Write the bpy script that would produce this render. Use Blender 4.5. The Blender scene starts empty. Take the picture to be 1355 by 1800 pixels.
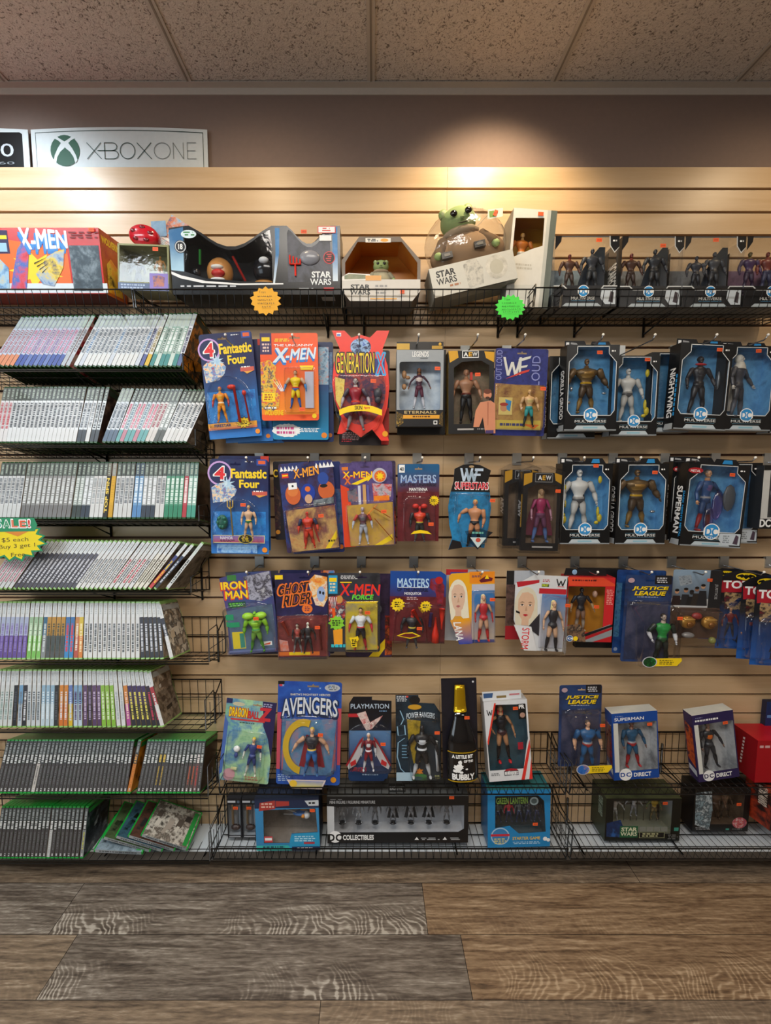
import bpy, math, random
from mathutils import Vector, Matrix
from mathutils.geometry import tessellate_polygon
random.seed(7)
PI = math.pi
sc = bpy.context.scene
COL = sc.collection

# ------------------------------------------------------------------ camera
F, D, H = 760.0, 1.56, 1.45            # focal length in px, distance to the slat wall, eye height
TH = math.atan(69 / F)
cd = bpy.data.cameras.new('camera'); cam = bpy.data.objects.new('camera', cd); COL.objects.link(cam)
cam.location = (0, -D, H); cam.rotation_euler = (PI / 2 - TH, 0, 0)
cd.sensor_width = 36; cd.sensor_fit = 'AUTO'; cd.lens = F / 1800 * 36; cd.shift_x = 22.5 / 1800; cd.clip_start = .02
sc.camera = cam

def at(px, py, Y):
    """world point on the plane y=Y seen at that place of the photograph"""
    dx = (px - 655) / F; dy = (900 - py) / F
    t = (Y + D) / (math.cos(TH) + dy * math.sin(TH))
    return Vector((t * dx, Y, H + t * (-math.sin(TH) + dy * math.cos(TH))))
def mpp(py, Y):
    dy = (900 - py) / F
    return (Y + D) / (math.cos(TH) + dy * math.sin(TH)) / F

# ------------------------------------------------------------------ world, lights, exposure
w = bpy.data.worlds.new('world'); sc.world = w; w.use_nodes = True
w.node_tree.nodes['Background'].inputs[0].default_value = (.75, .85, 1, 1)
w.node_tree.nodes['Background'].inputs[1].default_value = .25
def lamp(kind, name, loc, target, power, color, **k):
    l = bpy.data.lights.new(name, kind); o = bpy.data.objects.new(name, l); COL.objects.link(o)
    o.location = loc; l.energy = power; l.color = color
    o.rotation_euler = (Vector(target) - Vector(loc)).to_track_quat('-Z', 'Y').to_euler()
    for a, b in k.items(): setattr(l, a, b)
    return o
CEIL = at(655, 155, 0.02).z
WARM = (1, .78, .50); NEUT = (1, .93, .84); COOL = (.78, .9, 1)
# recessed spots over the wall, added area fill in the unseen ceiling behind the camera, daylight from the shop front at the left
lamp('SPOT', 'warm_spot', (.42, -.33, CEIL - .03), (.40, 0, 2.12), 26, WARM, spot_size=1.8, spot_blend=.75, shadow_soft_size=.04)
lamp('SPOT', 'warm_spot_right', (1.5, -.50, CEIL - .03), (1.35, 0, 1.95), 11, WARM, spot_size=1.9, spot_blend=1, shadow_soft_size=.05)
lamp('SPOT', 'warm_spot_left', (-.42, -.50, CEIL - .03), (-.38, 0, 1.95), 9, WARM, spot_size=1.9, spot_blend=1, shadow_soft_size=.05)
lamp('SPOT', 'cool_spot', (-1.25, -.48, CEIL - .03), (-1.22, 0, 2.02), 32, COOL, spot_size=1.9, spot_blend=.9, shadow_soft_size=.05)
lamp('AREA', 'fill_panel_middle', (-.1, -1.75, CEIL - .03), (-.1, -1.75, 0), 40, NEUT, shape='RECTANGLE', size=1.15, size_y=.55)
lamp('AREA', 'fill_panel_left', (-1.9, -1.75, CEIL - .03), (-1.9, -1.75, 0), 28, COOL, shape='RECTANGLE', size=1.15, size_y=.55)
lamp('AREA', 'fill_panel_right', (1.9, -2.6, CEIL - .03), (1.9, -2.6, 0), 10, NEUT, shape='RECTANGLE', size=1.15, size_y=.55)
lamp('AREA', 'shop_window_daylight', (-2.6, -3.2, 1.5), (0, 0, 1.4), 28, COOL, shape='RECTANGLE', size=1.8, size_y=1.6)
sc.view_settings.view_transform = 'Standard'; sc.view_settings.look = 'None'
sc.view_settings.exposure = 0.0; sc.view_settings.gamma = 1.0; sc.view_settings.use_curve_mapping = False
sc.cycles.transparent_max_bounces = 24; sc.cycles.max_bounces = 6
sc.cycles.use_denoising = True

# ------------------------------------------------------------------ materials
def lin(h):
    if isinstance(h, (tuple, list)): return tuple(h)[:3] + (1,)
    c = [int(h[i:i + 2], 16) / 255 for i in (0, 2, 4)]
    return tuple(x / 12.92 if x <= .04045 else ((x + .055) / 1.055) ** 2.4 for x in c) + (1,)
_M = {}
def new_mat(name):
    m = bpy.data.materials.new(name); m.use_nodes = True; nt = m.node_tree
    return m, nt, nt.nodes['Principled BSDF']
def node(nt, typ, **k):
    n = nt.nodes.new(typ)
    for a, b in k.items(): setattr(n, a, b)
    return n
def ramp(nt, stops):
    r = node(nt, 'ShaderNodeValToRGB'); e = r.color_ramp.elements
    while len(e) > 1: e.remove(e[0])
    e[0].position = stops[0][0]; e[0].color = lin(stops[0][1])
    for p, c in stops[1:]:
        x = e.new(p); x.color = lin(c)
    return r
def M(col, rough=.42, metal=0, coat=0):
    k = ('m', col, rough, metal, coat)
    if k not in _M:
        m, nt, b = new_mat('paint_%s' % col)
        no = node(nt, 'ShaderNodeTexNoise'); no.inputs['Scale'].default_value = 60; no.inputs['Detail'].default_value = 2
        tc = node(nt, 'ShaderNodeTexCoord'); nt.links.new(tc.outputs['Object'], no.inputs['Vector'])
        mx = node(nt, 'ShaderNodeMix', data_type='RGBA'); c = lin(col)
        mx.inputs[6].default_value = tuple(x * .93 for x in c[:3]) + (1,); mx.inputs[7].default_value = tuple(min(1, x * 1.05) for x in c[:3]) + (1,)
        nt.links.new(no.outputs[0], mx.inputs[0]); nt.links.new(mx.outputs[2], b.inputs['Base Color'])
        b.inputs['Roughness'].default_value = rough; b.inputs['Metallic'].default_value = metal
        b.inputs['Coat Weight'].default_value = coat; _M[k] = m
    return _M[k]
def A(*cols, s=30, st=(1, 1, 1), rough=.4):
    """printed artwork: a cluster of flat ink colours in cloudy patches"""
    k = ('a', cols, s, st, rough)
    if k not in _M:
        m, nt, b = new_mat('print_' + '_'.join(cols)[:40])
        tc = node(nt, 'ShaderNodeTexCoord'); mp = node(nt, 'ShaderNodeMapping'); mp.inputs['Scale'].default_value = st
        no = node(nt, 'ShaderNodeTexNoise'); no.inputs['Scale'].default_value = s; no.inputs['Detail'].default_value = 5
        no.inputs['Roughness'].default_value = .65; no.inputs['Distortion'].default_value = .25
        n = len(cols); r = ramp(nt, [(.33 + .34 * i / max(1, n - 1), c) for i, c in enumerate(cols)])
        nt.links.new(tc.outputs['Object'], mp.inputs[0]); nt.links.new(mp.outputs[0], no.inputs[0])
        nt.links.new(no.outputs[0], r.inputs[0]); nt.links.new(r.outputs[0], b.inputs['Base Color'])
        b.inputs['Roughness'].default_value = rough; _M[k] = m
    return _M[k]
def G(c0, c1, h, z0=0.0, rough=.4):
    """vertical two-colour print gradient over height h"""
    k = ('g', c0, c1, round(h, 3), round(z0, 3))
    if k not in _M:
        m, nt, b = new_mat('blend_%s_%s' % (c0, c1)); tc = node(nt, 'ShaderNodeTexCoord'); sx = node(nt, 'ShaderNodeSeparateXYZ')
        mr = node(nt, 'ShaderNodeMapRange'); mr.inputs[1].default_value = z0; mr.inputs[2].default_value = z0 + h
        no = node(nt, 'ShaderNodeTexNoise'); no.inputs['Scale'].default_value = 22; no.inputs['Detail'].default_value = 4
        ma = node(nt, 'ShaderNodeMath', operation='MULTIPLY_ADD'); ma.inputs[1].default_value = .5; ma.inputs[2].default_value = -.25
        ad = node(nt, 'ShaderNodeMath', operation='ADD'); r = ramp(nt, [(0, c0), (1, c1)])
        L = nt.links.new; L(tc.outputs['Object'], sx.inputs[0]); L(sx.outputs[2], mr.inputs[0]); L(tc.outputs['Object'], no.inputs[0])
        L(no.outputs[0], ma.inputs[0]); L(ma.outputs[0], ad.inputs[0]); L(mr.outputs[0], ad.inputs[1]); L(ad.outputs[0], r.inputs[0])
        L(r.outputs[0], b.inputs['Base Color']); b.inputs['Roughness'].default_value = rough; _M[k] = m
    return _M[k]
def clear_mat(name, tint, gloss, rough=.06, ior=1.45, bump=0):
    m, nt, b = new_mat(name); nt.nodes.remove(b); out = nt.nodes['Material Output']
    t = node(nt, 'ShaderNodeBsdfTransparent'); t.inputs[0].default_value = tint + (1,)
    g = node(nt, 'ShaderNodeBsdfGlossy'); g.inputs['Roughness'].default_value = rough
    fr = node(nt, 'ShaderNodeLayerWeight'); fr.inputs[0].default_value = .5; pw = node(nt, 'ShaderNodeMath', operation='POWER'); pw.inputs[1].default_value = 3
    ma = node(nt, 'ShaderNodeMath', operation='MULTIPLY_ADD'); ma.inputs[1].default_value = .8; ma.inputs[2].default_value = gloss; ma.use_clamp = True
    mx = node(nt, 'ShaderNodeMixShader'); L = nt.links.new
    no = node(nt, 'ShaderNodeTexNoise'); no.inputs['Scale'].default_value = 45; bp = node(nt, 'ShaderNodeBump'); bp.inputs['Strength'].default_value = bump or .12; bp.inputs['Distance'].default_value = .004
    tc = node(nt, 'ShaderNodeTexCoord'); L(tc.outputs['Object'], no.inputs[0]); L(no.outputs[0], bp.inputs['Height']); L(bp.outputs[0], g.inputs['Normal'])
    L(fr.outputs['Facing'], pw.inputs[0]); L(pw.outputs[0], ma.inputs[0]); L(ma.outputs[0], mx.inputs[0]); L(t.outputs[0], mx.inputs[1]); L(g.outputs[0], mx.inputs[2]); L(mx.outputs[0], out.inputs[0])
    return m
CLEAR = clear_mat('clear_blister_plastic', (.96, .97, .98), .06)
FILM = clear_mat('clear_window_film', (.95, .96, .97), .05, .06, 1.5, .10)
CRINKLE = clear_mat('crinkled_clear_plastic', (.93, .94, .96), .07, .12, 1.5, .6)

# ------------------------------------------------------------------ mesh builder
class Mb:
    def __init__(s): s.v = []; s.f = []; s.mi = []; s.sm = []; s.mats = []
    def m(s, mat):
        if mat not in s.mats: s.mats.append(mat)
        return s.mats.index(mat)
    def add(s, vs, fs, mat, smooth=False):
        b = len(s.v); s.v += [tuple(v) for v in vs]; k = s.m(mat)
        for f in fs: s.f.append([b + i for i in f]); s.mi.append(k); s.sm.append(smooth)
    def box(s, x0, x1, y0, y1, z0, z1, mat):
        vs = [(x, y, z) for x in (x0, x1) for y in (y0, y1) for z in (z0, z1)]
        s.add(vs, [(0, 1, 3, 2), (4, 6, 7, 5), (0, 4, 5, 1), (2, 3, 7, 6), (0, 2, 6, 4), (1, 5, 7, 3)], mat)
    def flat(s, pts, y, mat):                       # polygon in x,z facing -y
        s.add([(p[0], y, p[1]) for p in pts], [tuple(range(len(pts)))], mat)
    def tess(s, loops, y, mat):
        fl = [Vector((p[0], p[1], 0)) for l in loops for p in l]
        tr = tessellate_polygon([[Vector((p[0], p[1], 0)) for p in l] for l in loops])
        s.add([(p.x, y, p.y) for p in fl], tr, mat)
    def prism(s, pts, y0, y1, mat, side=None):
        n = len(pts); vs = [(p[0], y0, p[1]) for p in pts] + [(p[0], y1, p[1]) for p in pts]
        tr = tessellate_polygon([[Vector((p[0], p[1], 0)) for p in pts]])
        s.add(vs, [tuple(t) for t in tr] + [tuple(i + n for i in t) for t in tr], mat)
        s.add(vs, [(i, (i + 1) % n, (i + 1) % n + n, i + n) for i in range(n)], side or mat)
    def loft(s, rings, mat, smooth=True, cap=True):
        n = len(rings[0]); vs = [p for r in rings for p in r]; fs = []
        for k in range(len(rings) - 1):
            for i in range(n): fs.append((k * n + i, k * n + (i + 1) % n, (k + 1) * n + (i + 1) % n, (k + 1) * n + i))
        if cap: fs += [tuple(range(n)), tuple((len(rings) - 1) * n + i for i in range(n))]
        s.add(vs, fs, mat, smooth)
    def tube(s, path, r, mat, n=6, cap=True):
        P = [Vector(p) for p in path]; rs = r if isinstance(r, (list, tuple)) else [r] * len(P); rings = []
        for i, p in enumerate(P):
            t = ((P[min(i + 1, len(P) - 1)] - P[max(i - 1, 0)])).normalized()
            a = t.cross(Vector((0, 1, .01)) if abs(t.y) < .9 else Vector((1, 0, .01))).normalized(); b = t.cross(a)
            rings.append([p + (a * math.cos(2 * PI * k / n) + b * math.sin(2 * PI * k / n)) * rs[i] for k in range(n)])
        s.loft(rings, mat, True, cap)
    def ell(s, c, r, mat, n=10, k=7, pinch=0):
        rings = []
        for j in range(k + 1):
            a = -PI / 2 + PI * j / k; rr = max(math.cos(a), .02); z = math.sin(a); q = 1 + pinch * z
            rings.append([(c[0] + r[0] * rr * q * math.cos(2 * PI * i / n), c[1] + r[1] * rr * q * math.sin(2 * PI * i / n), c[2] + r[2] * z) for i in range(n)])
        s.loft(rings, mat)
    def lathe(s, prof, mat, n=20, c=(0, 0), y=0):
        s.loft([[(c[0] + r * math.cos(2 * PI * i / n), c[1] + r * math.sin(2 * PI * i / n), z) for i in range(n)] for r, z in prof], mat)
    def mesh(s, name):
        me = bpy.data.meshes.new(name); me.from_pydata(s.v, [], s.f)
        for m in s.mats: me.materials.append(m)
        me.polygons.foreach_set('material_index', s.mi); me.polygons.foreach_set('use_smooth', s.sm); me.update(); return me
    def obj(s, name, parent=None):
        o = bpy.data.objects.new(name, s.mesh(name)); COL.objects.link(o); o.parent = parent; return o
def tag(o, label, cat=None, group=None, kind=None):
    if label: o['label'] = label
    if cat: o['category'] = cat
    if group: o['group'] = group
    if kind: o['kind'] = kind
    return o
def empty(name, loc=(0, 0, 0)):
    o = bpy.data.objects.new(name, None); COL.objects.link(o); o.location = loc; o.empty_display_size = .02; return o
def dup(o, parent=None):
    c = o.copy(); COL.objects.link(c); c.parent = parent
    for ch in list(o.children): dup(ch, c)
    return c

_T = {}
def glyphs(txt, bold=0, sp=1.0):
    """outline of a line of lettering, normalised to 0..1 in both directions"""
    k = (txt, bold, sp)
    if k not in _T:
        c = bpy.data.curves.new('t', 'FONT'); c.body = txt; c.offset = bold; c.resolution_u = 3; c.space_character = sp; c.align_x = 'CENTER'; c.space_line = .85
        o = bpy.data.objects.new('t', c); COL.objects.link(o); dg = bpy.context.evaluated_depsgraph_get(); dg.update()
        me = bpy.data.meshes.new_from_object(o.evaluated_get(dg)); vs = [v.co.copy() for v in me.vertices]; fs = [tuple(p.vertices) for p in me.polygons]
        bpy.data.objects.remove(o); bpy.data.curves.remove(c); bpy.data.meshes.remove(me)
        x0 = min(v.x for v in vs); x1 = max(v.x for v in vs); y0 = min(v.y for v in vs); y1 = max(v.y for v in vs)
        _T[k] = ([((v.x - x0) / (x1 - x0), (v.y - y0) / (y1 - y0)) for v in vs], fs)
    return _T[k]

# ------------------------------------------------------------------ the room
def wood(name, cols, sc_=(3, 34, 3), off=(0, 0, 0), ring=0.0, rough=.42, n=9):
    m, nt, b = new_mat(name); L = nt.links.new
    tc = node(nt, 'ShaderNodeTexCoord'); mp = node(nt, 'ShaderNodeMapping'); mp.inputs['Scale'].default_value = sc_; mp.inputs['Location'].default_value = off
    no = node(nt, 'ShaderNodeTexNoise'); no.inputs['Scale'].default_value = 1.6; no.inputs['Detail'].default_value = n; no.inputs['Roughness'].default_value = .68; no.inputs['Distortion'].default_value = .6
    L(tc.outputs['Object'], mp.inputs[0]); L(mp.outputs[0], no.inputs[0])
    r = ramp(nt, [(.28 + .46 * i / (len(cols) - 1), c) for i, c in enumerate(cols)]); last = no.outputs[0]
    if ring:
        # cathedral grain: nested parabolas marching along the plank, y0 = lower plank edge
        def mth(op, *v):
            n_ = node(nt, 'ShaderNodeMath', operation=op)
            for k_, x_ in enumerate(v):
                if hasattr(x_, 'links'): L(x_, n_.inputs[k_])
                else: n_.inputs[k_].default_value = x_
            return n_.outputs[0]
        sx = node(nt, 'ShaderNodeSeparateXYZ'); L(tc.outputs['Object'], sx.inputs[0])
        nz = node(nt, 'ShaderNodeTexNoise'); nz.inputs['Scale'].default_value = 5; nz.inputs['Detail'].default_value = 3; L(tc.outputs['Object'], nz.inputs[0])
        dy_ = mth('DIVIDE', mth('SUBTRACT', sx.outputs[1], ring[1]), .17)
        ph = mth('ADD', mth('MULTIPLY', sx.outputs[0], 150), mth('MULTIPLY', mth('MULTIPLY', dy_, dy_), 34)); ph = mth('ADD', ph, mth('MULTIPLY', nz.outputs[0], 46))
        ln = mth('POWER', mth('ABSOLUTE', mth('SINE', ph)), 5); fl_ = node(nt, 'ShaderNodeMapRange'); fl_.inputs[1].default_value = .62; fl_.inputs[2].default_value = .05; L(dy_, fl_.inputs[0])
        ms = node(nt, 'ShaderNodeTexNoise'); ms.inputs['Scale'].default_value = 2.2; mq = node(nt, 'ShaderNodeMapping'); mq.inputs['Location'].default_value = off; L(tc.outputs['Object'], mq.inputs[0]); L(mq.outputs[0], ms.inputs[0])
        mm = node(nt, 'ShaderNodeMapRange'); mm.inputs[1].default_value = .42; mm.inputs[2].default_value = .56; L(ms.outputs[0], mm.inputs[0])
        fk = node(nt, 'ShaderNodeTexNoise'); fk.inputs['Scale'].default_value = 60; fk.inputs['Detail'].default_value = 4; mk = node(nt, 'ShaderNodeMapping'); mk.inputs['Scale'].default_value = (.5, 2.6, 1); L(tc.outputs['Object'], mk.inputs[0]); L(mk.outputs[0], fk.inputs[0])
        gr = mth('MULTIPLY', mth('MULTIPLY', ln, fl_.outputs[0]), mm.outputs[0]); gr = mth('MULTIPLY', gr, mth('MULTIPLY', fk.outputs[0], 1.8))
        last = mth('ADD', mth('ADD', mth('MULTIPLY', gr, ring[0]), no.outputs[0]), mth('MULTIPLY', mth('SUBTRACT', fk.outputs[0], .5), .42))
    L(last, r.inputs[0]); L(r.outputs[0], b.inputs['Base Color']); b.inputs['Roughness'].default_value = rough
    bp = node(nt, 'ShaderNodeBump'); bp.inputs['Strength'].default_value = .25; bp.inputs['Distance'].default_value = .002; L(last, bp.inputs['Height']); L(bp.outputs[0], b.inputs['Normal'])
    return m
def fpt(px, py):
    dy = (900 - py) / F; t = H / (math.sin(TH) - dy * math.cos(TH)); return (t * (px - 655) / F, -D + t * (math.cos(TH) + dy * math.sin(TH)))
GREY = ('3a322c', '5e5349', '81766a', 'b2a99c'); TAN = ('46372a', '755d46', '957c60', 'b59d80'); MIX = ('41362d', '6c5c4c', '8a7762', 'ab9b87')
ys = [.0, fpt(655, 1552)[1], fpt(655, 1643)[1], fpt(655, 1758)[1]]; pw_ = ys[2] - ys[3]
WD = [wood('floor_oak_%d' % i, c, (2.6, 38, 1), (i * 3.7, i * 1.9, 0), rg) for i, (c, rg) in enumerate(
    [(GREY, (.42, ys[2])), (TAN, (.05, ys[2])), (MIX, (.04, ys[1])), (GREY, (.46, ys[3])), (TAN, (.2, ys[3] + .05)), (MIX, (.06, ys[3])), (GREY, (.05, ys[1]))])]
while ys[-1] > -4.6: ys.append(ys[-1] - pw_)
fl = Mb(); seam = M('1d1712', .8)
jx = {0: [-2.4, fpt(60, 1530)[0] - .35, .95], 1: [fpt(115, 1600)[0], fpt(747, 1600)[0]], 2: [fpt(100, 1700)[0], fpt(820, 1700)[0]], 3: [fpt(562, 1780)[0]]}
tones = {0: [2, 6, 2, 2], 1: [6, 0, 1], 2: [5, 3, 4], 3: [2, 5]}
for i in range(len(ys) - 1):
    y1, y0 = ys[i] + (.02 if i == 0 else 0), ys[i + 1]
    js = sorted(jx.get(i, [-1.2 + ((i * .53) % 1.2), 0.02 + (i * .41 % 1.0)]))
    xs = [-3.2] + js + [3.2]; tt = tones.get(i, [i % 7, (i + 3) % 7, (i + 5) % 7])
    for k in range(len(xs) - 1):
        g = .0009; a, b_ = xs[k] + g, xs[k + 1] - g; c_, d_ = y0 + g, y1 - g
        fl.add([(a, c_, 0), (b_, c_, 0), (b_, d_, 0), (a, d_, 0)], [(0, 1, 2, 3)], WD[tt[k % len(tt)]])
fl.box(-3.2, 3.2, -4.6, .1, -.05, -.0015, seam)
tag(fl.obj('floor'), 'brown oak look vinyl plank floor', kind='structure')

PAINT = M('806c62', .75)
wb = Mb(); wb.box(-3.2, 3.2, .02, .14, 0, CEIL + .12, PAINT); tag(wb.obj('wall_back'), 'taupe painted wall above the slatted panelling', kind='structure')
SIDE = M('a89d92', .85)
for nm, x0, x1, y0, y1 in (('wall_left', -3.3, -3.2, -4.7, .1), ('wall_right', 3.2, 3.3, -4.7, .1), ('wall_front', -3.3, 3.3, -4.75, -4.6)):
    q = Mb(); q.box(x0, x1, y0, y1, 0, CEIL + .12, SIDE); tag(q.obj(nm), 'plain painted wall of the shop', kind='structure')
# acoustic ceiling: tiles above a painted T grid
m, nt, b = new_mat('acoustic_tile'); L = nt.links.new
tc = node(nt, 'ShaderNodeTexCoord'); no = node(nt, 'ShaderNodeTexNoise'); no.inputs['Scale'].default_value = 95; no.inputs['Detail'].default_value = 3; no.inputs['Distortion'].default_value = 1.6
vo = node(nt, 'ShaderNodeTexNoise'); vo.inputs['Scale'].default_value = 240; vo.inputs['Detail'].default_value = 2
L(tc.outputs['Object'], no.inputs[0]); L(tc.outputs['Object'], vo.inputs[0])
r = ramp(nt, [(.29, '5f544c'), (.38, 'a3978d'), (.44, 'cdc2b8'), (.7, 'd8cec4')]); L(no.outputs[0], r.inputs[0]); L(r.outputs[0], b.inputs['Base Color']); b.inputs['Roughness'].default_value = .95
bp = node(nt, 'ShaderNodeBump'); bp.inputs['Strength'].default_value = .8; bp.inputs['Distance'].default_value = .004; L(no.outputs[0], bp.inputs['Height']); L(bp.outputs[0], b.inputs['Normal'])
TILE = m; TBAR = M('bdb3a8', .6)
ce = Mb(); ce.box(-3.2, 3.2, -4.6, .1, CEIL + .004, CEIL + .05, TILE); ceo = tag(ce.obj('ceiling'), 'suspended ceiling of speckled acoustic tiles', kind='structure')
tb = Mb(); T = .607; x0t = at(652, 146, 0).x
for k in range(-5, 6):
    x = x0t + k * T; tb.box(x - .0125, x + .0125, -4.6, .02, CEIL, CEIL + .003, TBAR); tb.box(x - .003, x + .003, -4.6, .02, CEIL - .0012, CEIL, M('8b8074', .6))
for y in (-1.16, -2.38, -3.6): tb.box(-3.2, 3.2, y - .0125, y + .0125, CEIL - .0005, CEIL + .0025, TBAR)
tb.obj('ceiling_grid', ceo)
tr = Mb(); tr.box(-3.2, 3.2, -.006, .02, CEIL - .0015, CEIL, TBAR); tr.box(-3.2, 3.2, .017, .0205, CEIL - .022, CEIL, TBAR); tag(tr.obj('trim_1'), 'painted metal angle where the ceiling meets the wall', kind='structure')

# slatted panelling
pitch = (at(0, 332, 0).z - at(0, 1254, 0).z) / 25; Z0 = at(0, 332, 0).z; TOPZ = at(0, 294, 0).z
def zg(n): return Z0 - n * pitch
MAPLE = wood('maple_laminate', ('bf9d74', 'c8a880', 'd0b28c', 'd6ba96'), (.5, 7, 7), (0, 0, 0), 0, .38, 6); GRV = M('5b3a28', .7)
sl = Mb(); gh = .0042
edges = [-3.2] + [at(p, 1220, 0).x for p in (-230, 773)] + [2.9, 3.2]
z = TOPZ; n = 0
tops = [TOPZ] + [zg(i) - gh for i in range(31)]; bots = [zg(i) + gh for i in range(31)] + [0.0]
for t_, b_ in zip(tops, bots):
    if t_ <= b_: continue
    for a, c_ in zip(edges[:-1], edges[1:]):
        sl.box(a + .0004, c_ - .0004, 0, .012, max(b_, .0), t_, MAPLE)
sl.box(-3.2, 3.2, .0125, .0199, 0, TOPZ - .004, GRV)
tag(sl.obj('wall_slats'), 'pale maple slatted display panelling with dark grooves', kind='structure')

# glowing ceiling panels added out of view as area fill
def fill_panel(x, y, side):
    t = tag(empty('ceiling_fill_panel', (x, y, CEIL)), 'flush ceiling panel added as fill light %s' % side, 'ceiling light', 'added ceiling fill panels')
    q = Mb(); q.box(-.6, .6, -.3, .3, -.004, .001, M('e8e6e0', .5)); q.obj('frame', t)
    m, nt, b = new_mat('fill_panel_glow'); b.inputs['Emission Color'].default_value = (1, .95, .88, 1); b.inputs['Emission Strength'].default_value = 3
    q = Mb(); q.box(-.57, .57, -.27, .27, -.008, -.004, m); q.obj('diffuser', t)
fill_panel(-.1, -1.75, 'in the middle of the shop'); fill_panel(-1.9, -1.75, 'at the left end'); fill_panel(1.9, -2.6, 'at the right end')

# ------------------------------------------------------------------ wire baskets and hooks
BLK = M('121110', .32); STEEL = M('b9bcc0', .25, 1)
def basket(label, x0, x1, zf, Yf=-.165, lip=.05, back=.10, drop=0.0, side=None, brackets=(), group=None, sp=.0254, lipY=-.012, floor_rails=2, chan=False):
    t = Mb(); zb = zf - drop; rw = .0011; rr = .0022; n = max(2, round((x1 - x0) / sp)); yb = -.010
    for i in range(n + 1):
        x = x0 + (x1 - x0) * i / n; e = rr if i in (0, n) else rw
        p = [(x, yb, zb + back), (x, yb, zb), (x, Yf, zf), (x, Yf + lipY, zf + lip)]
        t.tube(p if lip > .012 else p[:3], e, BLK, 4, False)
    def rail(y, z, r=rr): t.tube([(x0, y, z), (x1, y, z)], r, BLK, 5)
    rail(Yf, zf); rail(yb, zb + back); rail(yb - .003, zb + back * .5, .0016); rail(yb, zb)
    if lip > .012: rail(Yf + lipY, zf + lip)
    if chan: rail(Yf - .004, zf - .006, .0026)
    for k in range(1, floor_rails + 1):
        u = k / (floor_rails + 1); rail(yb + (Yf - yb) * u, zb + (zf - zb) * u - .002, .0016)
    o = t.obj('wire_basket'); tag(o, label, 'wire basket', group)
    sh = side if side else lip
    for sx, x in (('left', x0), ('right', x1)):
        q = Mb(); q.tube([(x, Yf, zf), (x, Yf + lipY, zf + sh), (x, Yf * .55, zf + sh * .95), (x, Yf * .45, zb + back * .8), (x, yb, zb + back)], .0024, BLK, 5)
        for u in (.25, .5, .75): q.tube([(x, Yf * u, zf - drop * (1 - u)), (x, Yf * u, zf - drop * (1 - u) + min(sh, back) * .8)], .0013, BLK, 4)
        q.tube([(x, yb, zb + back * .4), (x, Yf, zf + sh * .4)], .0014, BLK, 4); q.obj('side_frame', o)
    for x in brackets:
        q = Mb(); q.tube([(x, yb, zb - .03), (x, Yf * .85, zf - .006), (x, yb, zb - .003)], .003, BLK, 5); q.tube([(x, -.004, zb - .04), (x, -.004, zb + back * .6)], .004, BLK, 5); q.obj('bracket', o)
    return o
def bx(pL, pR, py, Y): return at(pL, py, Y).x, at(pR, py, Y).x
Yf = -.168
zt = at(655, 541, Yf).z
for (a, b_, lab) in ((-140, 236, 'black wire basket holding the big red box at top left'), (240, 601, 'black wire basket under the long black toy box'),
                     (604, 936, 'black wire basket holding the tilted green plush gift set'), (985, 1420, 'black wire basket holding dark boxed figures at top right')):
    x0, x1 = bx(a, b_, 541, Yf); basket(lab, x0, x1, zt, Yf, .05, .06, 0, None, (x0 + .06, x1 - .06, ) if b_ < 1400 else (x0 + .12, x0 + .36), 'wire baskets along the top')
x0, x1 = bx(938, 983, 541, Yf); basket('short black wire basket under the white box, top row', x0, x1, zt, Yf, .055, .07, 0, .065, (x0 + .005,), 'wire baskets along the top')
RY = [650, 783, 916, 1041, 1163, 1283, 1399, 1513]; RX = [322, 344, 350, 336, 368, 362, 366, 369]
ORD = ['topmost', 'second', 'third', 'fourth', 'fifth', 'sixth', 'seventh', 'lowest']
SHELFZ = []
for i, (py, px) in enumerate(zip(RY, RX)):
    z = at(655, py, Yf).z; SHELFZ.append(z); x1 = at(px, py, Yf).x
    basket('black wire game shelf at left, %s of eight' % ORD[i], -1.42, x1, z, Yf, .010, .06 if i < 3 else .135, .035 if i < 7 else .012, .105 if i > 3 else .05,
           (x1 - .03, -.95), 'wire shelves of the game rack', .03, 0, 2, True)
zA = at(655, 1396, Yf).z; zB = at(655, 1510, Yf).z
basket('black wire basket under the standing packages in the middle', *bx(387, 993, 1396, Yf), zA, Yf, .034, .125, .0, .12, (-.2, .3), 'lower wire baskets', .0254)
basket('black wire basket under the blue and purple boxes at lower right', *bx(1000, 1560, 1396, Yf), zA, Yf, .034, .125, .0, .12, (.75, 1.1), 'lower wire baskets', .0254)
basket('black wire basket closest to the floor in the middle', *bx(374, 995, 1510, Yf), zB, Yf, .05, .16, .0, .13, (-.2, .3), 'lower wire baskets', .0254)
basket('black wire basket closest to the floor at right', *bx(1002, 1560, 1510, Yf), zB, Yf, .05, .16, .0, .13, (.75, 1.1), 'lower wire baskets', .0254)

# white base deck
zd = at(655, 1452, -.001).z
Yd = -.125
dk = Mb(); zt2 = at(655, 1497, Yd).z
dk.add([(-3.1, -.001, zt2), (3.1, -.001, zt2), (3.1, Yd, zt2), (-3.1, Yd, zt2)], [(0, 1, 2, 3)], M('c9d0d6', .5))
dk.box(-3.1, 3.1, Yd, -.001, zt2 - .034, zt2 - .0003, M('55504a', .5)); dk.box(-3.1, 3.1, -.05, -.001, 0, zt2 - .034, M('1c1815', .8))
tag(dk.obj('base_deck'), 'long low white base shelf along the foot of the slatted wall', 'base shelf')

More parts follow.
